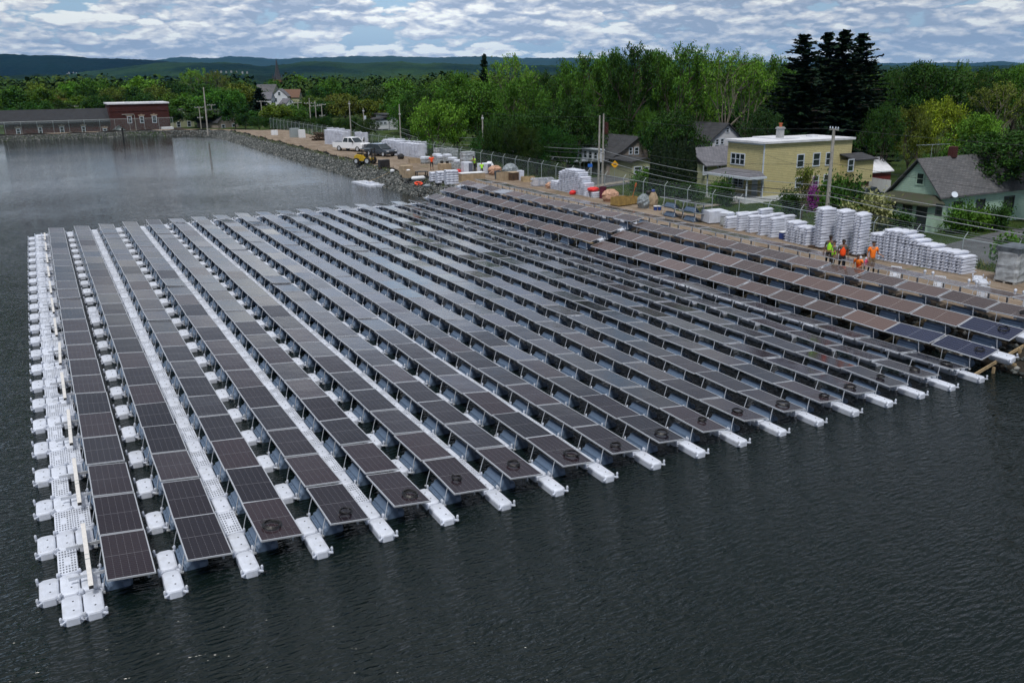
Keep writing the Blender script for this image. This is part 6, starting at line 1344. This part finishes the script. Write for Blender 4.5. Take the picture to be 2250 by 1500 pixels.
used_p = set(); ntree = [0]
def plant(kind, x, y, zt, label, color, wid=None, group=None, idx=None, rz=None, zb=None, name=None):
    """put a tree at x, y with its top at height zt; wid = crown width in metres"""
    L_ = PR[kind]; i = (ntree[0] if idx is None else idx) % len(L_); pr_ = L_[i]; ntree[0] += 1; zb = float(ground(x, y)) if zb is None else zb
    key = (kind, i); o = pr_ if key not in used_p else dup(pr_); used_p.add(key)
    h = max(1.0 if kind == 'shrub' else 2.5, zt-zb); sz = h/HN.get(kind, 12); sw = (wid/2/pr_['_r']) if wid else sz
    o.location = (x, y, zb); o.scale = (sw, sw, sz); o.rotation_euler = (0, 0, random.uniform(0, 6.28) if rz is None else rz); o['label'] = label
    if 'group' in o: del o['group']
    if group: o['group'] = group
    for c in o.children: c.color = (*color, 1)
    return o
def plantpx(kind, px, py, D, label, color, widpx=None, **kw):
    p = atD(px, py, D); return plant(kind, float(p[0]), float(p[1]), float(p[2]), label, color, None if widpx is None else widpx*D/FOC, **kw)
DK, MD, LT, YG, OL, BG, SP = (.028, .072, .014), (.060, .142, .020), (.102, .212, .026), (.19, .25, .022), (.095, .125, .022), (.045, .075, .032), (.008, .022, .010)
# conifers
plantpx('spruce', 1770, 73, 122, 'tall dark spruce with a lone pointed top, left of the spruce group', SP, 245, idx=0)
plantpx('spruce', 1823, 69, 128, 'dark spruce with the second top, tallest group behind the yellow house', SP, 235, idx=1)
plantpx('spruce', 1857, 64, 126, 'highest dark spruce in the middle of the group', SP, 245, idx=0)
plantpx('spruce', 1900, 71, 130, 'dark spruce forming the right side of the group', SP, 235, idx=1)
plantpx('smallspruce', 1063, 118, 175, 'small dark spruce top poking above the leafy trees', SP, 52)
plantpx('smallspruce', 568, 193, 250, 'pointed dark spruce beside the town roofs', SP, 60)
# big leafy trees behind the houses
big = [('vase', 1275, 112, 140, MD, 150, 'leafy tree at the left of the tall skyline group'), ('broad', 1340, 104, 136, MD, 120, 'leafy tree second from the left in the tall skyline group'),
 ('vase', 1385, 90, 132, DK, 165, 'tallest dark leafy tree in the left half of the tall group'), ('broad', 1440, 106, 138, MD, 110, 'leafy tree filling between the two tallest crowns'),
 ('vase', 1490, 90, 130, MD, 170, 'tallest leafy tree in the centre of the skyline group'), ('vase', 1545, 108, 140, LT, 110, 'tall leafy tree just right of the central crown'),
 ('airy', 1600, 102, 128, LT, 170, 'thin crowned tree showing its limbs, left of the pair'), ('airy', 1650, 118, 134, LT, 130, 'thin crowned tree showing its limbs, right of the pair'),
 ('vase', 1680, 115, 150, MD, 150, 'leafy tree with a ragged top beside the lone spruce'), ('broad', 1735, 150, 150, DK, 110, 'dark leafy tree behind the lone spruce'),
 ('airy', 1120, 113, 140, LT, 140, 'pale thin tree with bare twigs left of the tall group'), ('broad', 1150, 165, 132, MD, 150, 'leafy tree under the pale thin tree'), ('vase', 1200, 150, 150, DK, 120, 'dark leafy tree between the thin tree and tall group'),
 ('round', 1000, 160, 150, MD, 150, 'rounded green tree right of the white porch house'), ('round', 960, 215, 132, LT, 150, 'bright green spreading tree by the fence pole'), ('broad', 1060, 175, 145, MD, 170, 'large green tree below the small spruce top'), ('broad', 930, 188, 160, DK, 130, 'dark green tree above the white porch house'),
 ('broad', 1970, 148, 140, DK, 110, 'dark tree just right of the spruce group'), ('broad', 2040, 132, 140, DK, 180, 'broad dark green tree with a domed top at the right'), ('airy', 2118, 127, 145, MD, 70, 'slender tree rising above its neighbours at the right'), ('broad', 2180, 140, 150, DK, 130, 'dark leafy tree near the right end of the skyline'), ('broad', 2245, 138, 148, MD, 130, 'leafy tree at the right end of the skyline'),
 ('round', 1949, 224, 112, DK, 105, 'dark narrow tree between the yellow and green houses'), ('round', 2010, 232, 116, OL, 110, 'olive tree between the dark narrow tree and yellow crown'), ('round', 2072, 214, 118, YG, 150, 'bright yellow-green tree with a golden top'), ('round', 2150, 250, 112, LT, 150, 'fresh green tree right of the yellow crown'),
 ('airy', 2205, 175, 120, OL, 170, 'olive brown thin tree above the green house roof'), ('broad', 2250, 285, 84, DK, 300, 'large dark tree overhanging the green house roof'), ('round', 2180, 300, 100, DK, 150, 'dark green tree behind the green house ridge'),
 ('round', 2085, 330, 104, MD, 130, 'tree behind the chimney of the green house'), ('round', 1480, 240, 120, DK, 150, 'dark bushy tree behind the clipped cedars'), ('round', 1255, 215, 125, DK, 150, 'dark bushy tree left of the paired poles'), ('round', 1180, 235, 122, DK, 150, 'dark bushy tree behind the single pole'), ('round', 1110, 250, 125, DK, 140, 'dark bushy tree over the wrapped pallets'), ('round', 1340, 225, 135, DK, 130, 'dark tree directly above the taupe house roof'), ('round', 1420, 235, 130, MD, 60, 'small lime green tree above the taupe house')]
for kd, px, py, D_, c_, w_, lab in big: plantpx(kd, px, py, D_, lab, c_, w_)
o = plantpx('round', 2072, 211, 117.5, 'golden foliage tuft on the crown of the yellow-green tree', (.30, .22, .01), 70) if False else None
# left-hand trees beyond the brick building
left = [(430, 147, 300, LT, 95, 'airy', 'tall thin-topped tree standing above the left tree belt'), (470, 152, 300, OL, 70, 'airy', 'thin-topped tree just right of the tallest in the left belt'), (200, 171, 330, MD, 90, 'far', 'leafy tree with a raised crown over the brick wing'), (300, 171, 320, LT, 110, 'far', 'light green tree over the brick tower'), (445, 185, 270, DK, 90, 'far', 'dark round tree behind the tall bare pole'), (520, 182, 280, OL, 120, 'far', 'olive crowned tree left of the dark spruce'), (600, 176, 520, MD, 60, 'far', 'tree beside the church spire'), (652, 165, 430, LT, 55, 'far', 'light green tree right of the church spire'), (725, 170, 330, MD, 70, 'far', 'domed tree midway between the spire and pale tree'), (697, 193, 290, DK, 50, 'far', 'dark round tree above the pair of poles'), (820, 190, 300, BG, 90, 'far', 'greyish green tree above the transformer pole'), (755, 205, 265, OL, 80, 'far', 'olive tree above the tall float stacks'), (615, 232, 262, MD, 80, 'round', 'round green bush-like tree behind the far fence'), (880, 174, 260, MD, 90, 'far', 'tree left of the rounded green tree on the skyline')]
for px, py, D_, c_, w_, kd, lab in left: plantpx(kd, px, py, D_, lab, c_, w_)
# the belts of trees behind: skyline read off the photograph's own tree line
PX_ = [-150, 0, 50, 100, 150, 200, 250, 300, 350, 400, 500, 550, 600, 650, 700, 750, 800, 850, 900, 950, 1000, 1050, 1100, 1150, 1200, 1250, 1300, 1400, 1500, 1600, 1700, 1800, 1950, 2050, 2150, 2400]
PY_ = [190, 188, 186, 182, 182, 180, 178, 180, 178, 180, 182, 183, 184, 182, 184, 184, 184, 182, 176, 170, 168, 170, 172, 174, 170, 160, 160, 150, 150, 155, 150, 165, 155, 148, 150, 150]
g = random.Random(77)
belts = [(128, 1080, 1800, 62, 70, 130, 'leafy tree in the dark wood just behind the houses', 'trees just behind the houses', 'round', (DK, DK, MD)),
 (165, 900, 2330, 58, 18, 60, 'leafy tree in the wood behind the houses', 'trees in the wood behind the houses', 'broad', (DK, MD, MD, LT)),
 (205, 880, 2330, 62, 3, 30, 'leafy tree in the deeper wood behind the houses', 'trees in the deeper wood behind the houses', 'far', (DK, MD, OL)),
 (232, -60, 900, 52, 22, 62, 'leafy tree in the nearest belt behind the brick waterworks', 'trees in the nearest belt behind the waterworks', 'far', (DK, DK, MD, OL)),
 (275, -60, 900, 44, 6, 34, 'leafy tree in the middle belt behind the brick waterworks', 'trees in the middle belt behind the waterworks', 'far', (MD, DK, LT, OL)),
 (330, -60, 1250, 38, -2, 14, 'leafy tree along the skyline belt behind the brick waterworks', 'trees in the skyline belt behind the waterworks', 'far', (MD, LT, DK))]
for D0, xa_, xb_, st_, o0, o1, lab, grp, kd, cs in belts:
    px = xa_
    while px < xb_:
        py = float(np.interp(px, PX_, PY_))+g.uniform(o0, o1); DD = D0+22 if D0 == 128 and (1270 < px < 1450 or 1505 < px < 1650) else D0
        if not (570 < px < 665 and D0 < 340 and D0 > 220 and py < 215): plantpx(kd, px+g.uniform(-12, 12), py, DD+g.uniform(-12, 12)*(1 if DD == D0 else .3), lab, tuple(c*g.uniform(.8, 1.2) for c in g.choice(cs)), st_*g.uniform(1.5, 2.1), group=grp)
        else: plantpx('far', px, g.uniform(226, 240), D0*.95, 'low tree below the town roofs', MD, 60, group='low trees below the town roofs')
        px += st_*g.uniform(.75, 1.15)
# low dark trees along the fence at the left
for i, px in enumerate(range(540, 1000, 30)):
    if 815 < px < 885: continue
    plantpx('round', px+g.uniform(-8, 8), g.uniform(246, 262), 215-(px-540)*.11, 'dark low tree behind the far stretch of fence', tuple(c*g.uniform(.7, 1.1) for c in DK), 52, group='dark low trees along the far fence')
for i, px in enumerate(range(1090, 1262, 30)): plantpx('round', px+g.uniform(-8, 8), g.uniform(268, 300), 117-i*.6, 'dark undergrowth tree behind the posts of the fence', tuple(c*g.uniform(.6, 1.0) for c in DK), 75, group='dark undergrowth trees behind the fence')
# clipped cedars and shrubs
for i, (px, py, w_) in enumerate(((1443, 298, 22), (1462, 300, 18), (1478, 305, 20), (1495, 302, 20), (1505, 300, 18), (1521, 302, 24))):
    A_ = onX(px, py, 65.5+i*.3); plant('cedar', float(A_[0]), float(A_[1]), float(A_[2]), f'dark clipped columnar cedar in the row by the ranch house, {ORD[i]} from the left', (.012, .026, .010), w_*105/FOC*1.25)
for i, (px, py, sc, c_, lab) in enumerate(((1410, 376, 2.4, MD, 'green shrub at the left foot of the cedars'), (1432, 380, 2.2, MD, 'green shrub before the small pale yellow house'), (1580, 402, 2.0, MD, 'green shrub left of the yellow house porch'), (1598, 404, 1.7, DK, 'low shrub touching the yellow house porch'), (1455, 392, 3.0, DK, 'dark shrub at the base of the cedars'), (1490, 398, 3.2, DK, 'dark shrub under the middle cedars'), (1518, 404, 2.6, DK, 'dark shrub under the last cedar'))):
    A_ = onX(px, py, 66.5); plant('shrub', float(A_[0]), float(A_[1]), float(A_[2]), lab, c_, sc)
A_ = onX(1772, 352, 66.5); plant('young', float(A_[0]), float(A_[1]), float(A_[2]), 'young upright tree before the yellow house side wall', OL, 2.6)
A_ = onX(1790, 416, 71.3); plant('shrub', float(A_[0]), float(A_[1]), float(A_[2]), 'purple flowering shrub against the yellow house', (.22, .04, .26), 1.3, idx=0)
A_ = onX(1740, 430, 67); plant('shrub', float(A_[0]), float(A_[1]), float(A_[2]), 'low shrub under the young upright tree', DK, 2.2)
for i, (px, py, X_, w_, c_, lab) in enumerate(((1838, 392, 68, 3.2, MD, 'leafy shrub right of the leaning pole'), (1860, 418, 64, 3.0, DK, 'dark shrub beside the driveway of the yellow house'), (1918, 430, 66, 4.6, (.26, .27, .14), 'cream blossomed shrub before the green house'), (1885, 452, 64, 3.2, (.20, .22, .10), 'smaller cream blossomed shrub to the left'), (1972, 468, 68, 3.0, DK, 'dark shrub under the green house porch windows'), (2112, 458, 72.5, 2.2, MD, 'shrub against the side wall of the green house'), (2150, 462, 75, 2.4, LT, 'light green shrub against the green house side wall'), (2195, 460, 77, 2.4, DK, 'dark shrub farther along the green house side wall'), (2238, 520, 61, 3.0, MD, 'broad green shrub beyond the wrapped pallet by the driveway'), (1690, 470, 56, 2.0, DK, 'low dark bush on the lawn behind the float stacks'))):
    A_ = onX(px, py, X_); yb = float(A_[1]); 
    if 2100 < px < 2200: yb = min(yb, 31.0)
    plant('shrub', float(A_[0]), yb, float(A_[2]), lab, c_, w_)
# ---- grass tufts: tall weeds at the edges of the dirt
g2 = np.random.default_rng(15); n = 26000
yy = g2.uniform(-4, 165, n); side = g2.uniform(0, 1, n) < .25; xx = np.where(side, 35.6+g2.normal(0, .18, n), 44.3+(yy-12)*.03+g2.gamma(1.6, .9, n)); keep = (np.sin(xx*1.3)+np.sin(yy*.7+xx)+g2.normal(0, .7, n)) > -.6; keep &= ~((side) & (yy < 60)); xx, yy = xx[keep], yy[keep]; zz = ground(xx, yy); n = len(xx)
h_ = g2.uniform(.12, .42, n); a = g2.uniform(0, 6.28, n); w_ = .02+h_*.05; V = np.stack([np.stack([xx-np.cos(a)*w_, yy-np.sin(a)*w_, zz], -1), np.stack([xx+np.cos(a)*w_, yy+np.sin(a)*w_, zz], -1), np.stack([xx+g2.normal(0, .08, n), yy+g2.normal(0, .08, n), zz+h_], -1)], 1).reshape(-1, 3)
tag(npmesh('grass_tufts', V, np.arange(3*n).reshape(-1, 3), mat_island('tuft_grass', [(0, (.03, .06, .012)), (.6, (.07, .115, .02)), (1, (.17, .15, .06))], .8)), 'short weeds and grass along the edges of the dirt track and fence', 'grass', kind='stuff')
# ================================================================== HILLS AND FAR WOOD
def vnoise(u, v, seed=0):
    s = 0
    for k, (f, a_) in enumerate(((1, 1), (2.1, .5), (4.3, .28), (9.1, .15), (19, .08))): s = s+a_*np.sin(u*f*1.7+seed+2.1*np.sin(v*f*.9+k))*np.cos(v*f*1.3+seed*2+1.7*np.sin(u*f*.8+k*2))
    return s
def hill_mat(name, c1, c2, c3, sc):
    m = bpy.data.materials.new(name); m.use_nodes = True; t = NT(m.node_tree); p = t.add('ShaderNodeNewGeometry').outputs['Position']
    n1 = t.noise(p, sc, 5, .6); n2 = t.noise(p, sc*14, 4, .7); b = t.add('ShaderNodeBsdfPrincipled', i_Roughness=.95); b.inputs['Specular IOR Level'].default_value = .05
    c = t.mix(t.ramp(n1, [(.42, 0.0), (.62, 1.0)]), c1, c2); c = t.mix(t.ramp(n2, [(.52, 0.0), (.72, .8)]), c, c3); t.set(b.inputs['Base Color'], c)  # broad patches put sunlit and cloud-shadowed slopes into the forest colour
    t.set(b.inputs['Normal'], t.add('ShaderNodeBump', i_Distance=14.0, i_Strength=1.0, i_Height=n2)); t.add('ShaderNodeOutputMaterial', i_Surface=b); return m
def hill(name, pts, D, depth, mt, foot=-62, rough=7, seed=1, rows=46):
    pxs = np.arange(pts[0][0], pts[-1][0]+1, 3.0); ry = np.interp(pxs, [p[0] for p in pts], [p[1] for p in pts]); V = []
    fr = np.concatenate([np.linspace(0, 1, rows), 1+np.linspace(.06, .7, 8)])
    for i, px in enumerate(pxs):
        top = atD(px, ry[i], D)[2]
        for f in fr:
            d = D-depth*(1-f) if f <= 1 else D+depth*(f-1); b_ = atD(px, ry[i], d); e = f**1.0 if f <= 1 else 1-(f-1)*.9; sh = (1-math.cos(math.pi*min(1, e)))/2
            V.append((b_[0], b_[1], foot+(top-foot)*sh*(1+.0)))
    V = np.array(V); u, v = V[:, 0]/(D*.045), V[:, 1]/(D*.045); nrm_ = np.clip((V[:, 2]-foot)/30, 0, 1); V[:, 2] += vnoise(u, v, seed)*rough*nrm_+vnoise(u*9, v*9, seed+3)*rough*.5*nrm_
    k = len(fr); n_ = len(pxs); F = [(i*k+j, (i+1)*k+j, (i+1)*k+j+1, i*k+j+1) for i in range(n_-1) for j in range(k-1)]
    return tag(npmesh(name, V, F, mt, smooth=True), kind='structure')
hm1 = hill_mat('far_hill_forest', (.014, .030, .020), (.022, .044, .024), (.026, .036, .026), .0006); hm2 = hill_mat('hill_forest', (.003, .014, .009), (.026, .058, .014), (.010, .024, .010), .0016); hm3 = hill_mat('dark_hill_forest', (.001, .007, .006), (.003, .014, .009), (.006, .014, .009), .0016)
hill('hills', [(-220, 134), (250, 134), (340, 133), (400, 127), (450, 129), (500, 126), (560, 127), (600, 130), (660, 127), (750, 126), (850, 126), (960, 128), (1050, 127), (1150, 128), (1250, 130), (1500, 134), (1800, 141), (1950, 141), (2000, 139), (2050, 141), (2150, 139), (2200, 136), (2250, 139), (2420, 138)], 12500, 4500, hm1, rough=12, rows=24, seed=5)
hill('hills', [(-220, 117), (0, 118), (30, 120), (60, 124), (130, 124), (200, 129), (260, 128), (330, 134), (390, 137), (450, 141), (560, 147), (640, 153), (760, 160), (900, 168)], 5600, 1800, hm3, rough=5, seed=2)
hill('hills', [(150, 165), (250, 152), (341, 140), (430, 138), (500, 139), (540, 140), (569, 145), (600, 144), (671, 137), (714, 138), (785, 142), (842, 139), (884, 138), (927, 143), (970, 140), (1027, 142), (1240, 147), (1500, 148), (1700, 152), (1940, 144), (2000, 147), (2100, 147), (2250, 143), (2420, 146)], 4200, 1700, hm2, rough=4, seed=3)
hill('hills', [(-220, 168), (100, 166), (300, 170), (500, 168), (700, 172), (900, 167), (1200, 166), (1700, 162), (2420, 158)], 2300, 900, hm2, rough=4, seed=4, rows=20)
# far wood: crowns too many to count
g3 = np.random.default_rng(8); n = 11000; d = 420+3300*g3.uniform(0, 1, n)**1.35; px = g3.uniform(-80, 2330, n); pp = np.array([atD(a_, 400, b_) for a_, b_ in zip(px, d)]); zz = ground(pp[:, 0], pp[:, 1])
keep = ~((np.abs(px-611) < 32) & (d < 960)); pp, zz, d = pp[keep], zz[keep], d[keep]
m = bpy.data.materials.new('far_leaves'); m.use_nodes = True; t = NT(m.node_tree); g_ = t.add('ShaderNodeNewGeometry'); b = t.add('ShaderNodeBsdfPrincipled', i_Roughness=.8); b.inputs['Specular IOR Level'].default_value = .1
t.set(b.inputs['Base Color'], t.vmath('SCALE', t.ramp(t.noise(g_.outputs['Position'], .035, 3, .6), [(.3, (.014, .036, .010)), (.5, (.028, .064, .014)), (.7, (.060, .095, .018))]), (0, 0, 0), t.math('MULTIPLY_ADD', g_.outputs['Random Per Island'], .7, .65))); t.add('ShaderNodeOutputMaterial', i_Surface=b); M['farleaf'] = m
sc_ = g3.uniform(2.8, 5.4, len(d)); C = np.stack([pp[:, 0], pp[:, 1], zz+sc_*1.5+g3.uniform(0, 4, len(d))], -1)
k_ = np.where(d < 900, 70, np.where(d < 1800, 40, 22)); ii = np.repeat(np.arange(len(d)), k_); nrm_ = g3.normal(size=(len(ii), 3)); nrm_ /= np.linalg.norm(nrm_, axis=1)[:, None]
lump = .72+.28*np.sin(nrm_[:, 0]*5+ii*1.7)*np.sin(nrm_[:, 1]*6+ii)+.12*g3.normal(size=len(ii)); CC = C[ii]+nrm_*(sc_[ii]*lump)[:, None]*np.array([1, 1, 1.05])
ow = leaves('distant_wood', CC, 1.0, M['farleaf'], None, 6, up=.3, nrm=nrm_*1.2); V_ = np.empty(len(ow.data.vertices)*3, np.float32); ow.data.vertices.foreach_get('co', V_); V_ = V_.reshape(-1, 4, 3); cen = V_.mean(1, keepdims=True); V_ = cen+(V_-cen)*(sc_[ii]*np.where(d[ii] < 900, .26, np.where(d[ii] < 1800, .36, .5)))[:, None, None]; ow.data.vertices.foreach_set('co', V_.ravel().astype(np.float32)); ow.data.update()
tag(ow, 'distant wood filling the valley beyond the last rows of trees', 'wood', kind='stuff')
# ---- things on the far hillside
q = MB(); p = atD(108, 156, 5000); q.lathe([(3, -8), (3, 0), (9, 6), (10, 14), (9, 20), (0, 23)], n=14); tag(q.build('water_tower', mat('pale_blue_tank', (.35, .55, .6), .5), None, tuple(p)), 'pale blue water tower on the far left hillside', 'water tower')
hs = None; g = random.Random(12)
for (xa_, xb_, ya_, D_, n_, nm) in ((52, 96, 175, 3700, 7, 'lower left'), (142, 172, 161, 4300, 4, 'middle left'), (206, 236, 162, 4300, 4, 'middle'), (470, 550, 158, 3300, 7, 'sunlit'), (2, 20, 184, 3300, 3, 'far left lower')):
    for i in range(n_):
        p = atD(xa_+(xb_-xa_)*(i+.5)/n_+g.uniform(-2, 2), ya_+g.uniform(-1.5, 1.5), D_); w_ = g.uniform(4, 7.5)
        if hs is None: hs = thing('hillside_house', 'x', 'house'); q = MB(); q.box(-.5, .5, -.4, .4, -1.2, .5); q.build('wall', M['concrete'], hs); q = MB(); prism_x(q, [(-.45, .5), (.45, .5), (0, .85)], -.52, .52); q.build('roof', M['greyroof'], hs); o = hs
        else: o = dup(hs)
        o.location = tuple(p); o.scale = (w_, w_, w_*.8); o.rotation_euler = (0, 0, g.uniform(0, 3)); o['label'] = f'tiny white house in the {nm} cluster on the far hillside'; o['group'] = f'houses of the {nm} hillside cluster'
# ================================================================== HAZE
q = MB(); q.box(-16400, 16400, -16400, 18400, -66, 620); hz_ = q.build('haze', bpy.data.materials.new('haze')); m = hz_.data.materials[0]; m.use_nodes = True; t = NT(m.node_tree)
v = t.add('ShaderNodeVolumePrincipled'); v.inputs['Color'].default_value = (.14, .47, 1.0, 1); v.inputs['Density'].default_value = HAZE; v.inputs['Anisotropy'].default_value = 0.0; t.add('ShaderNodeOutputMaterial', i_Volume=v); tag(hz_, kind='stuff')
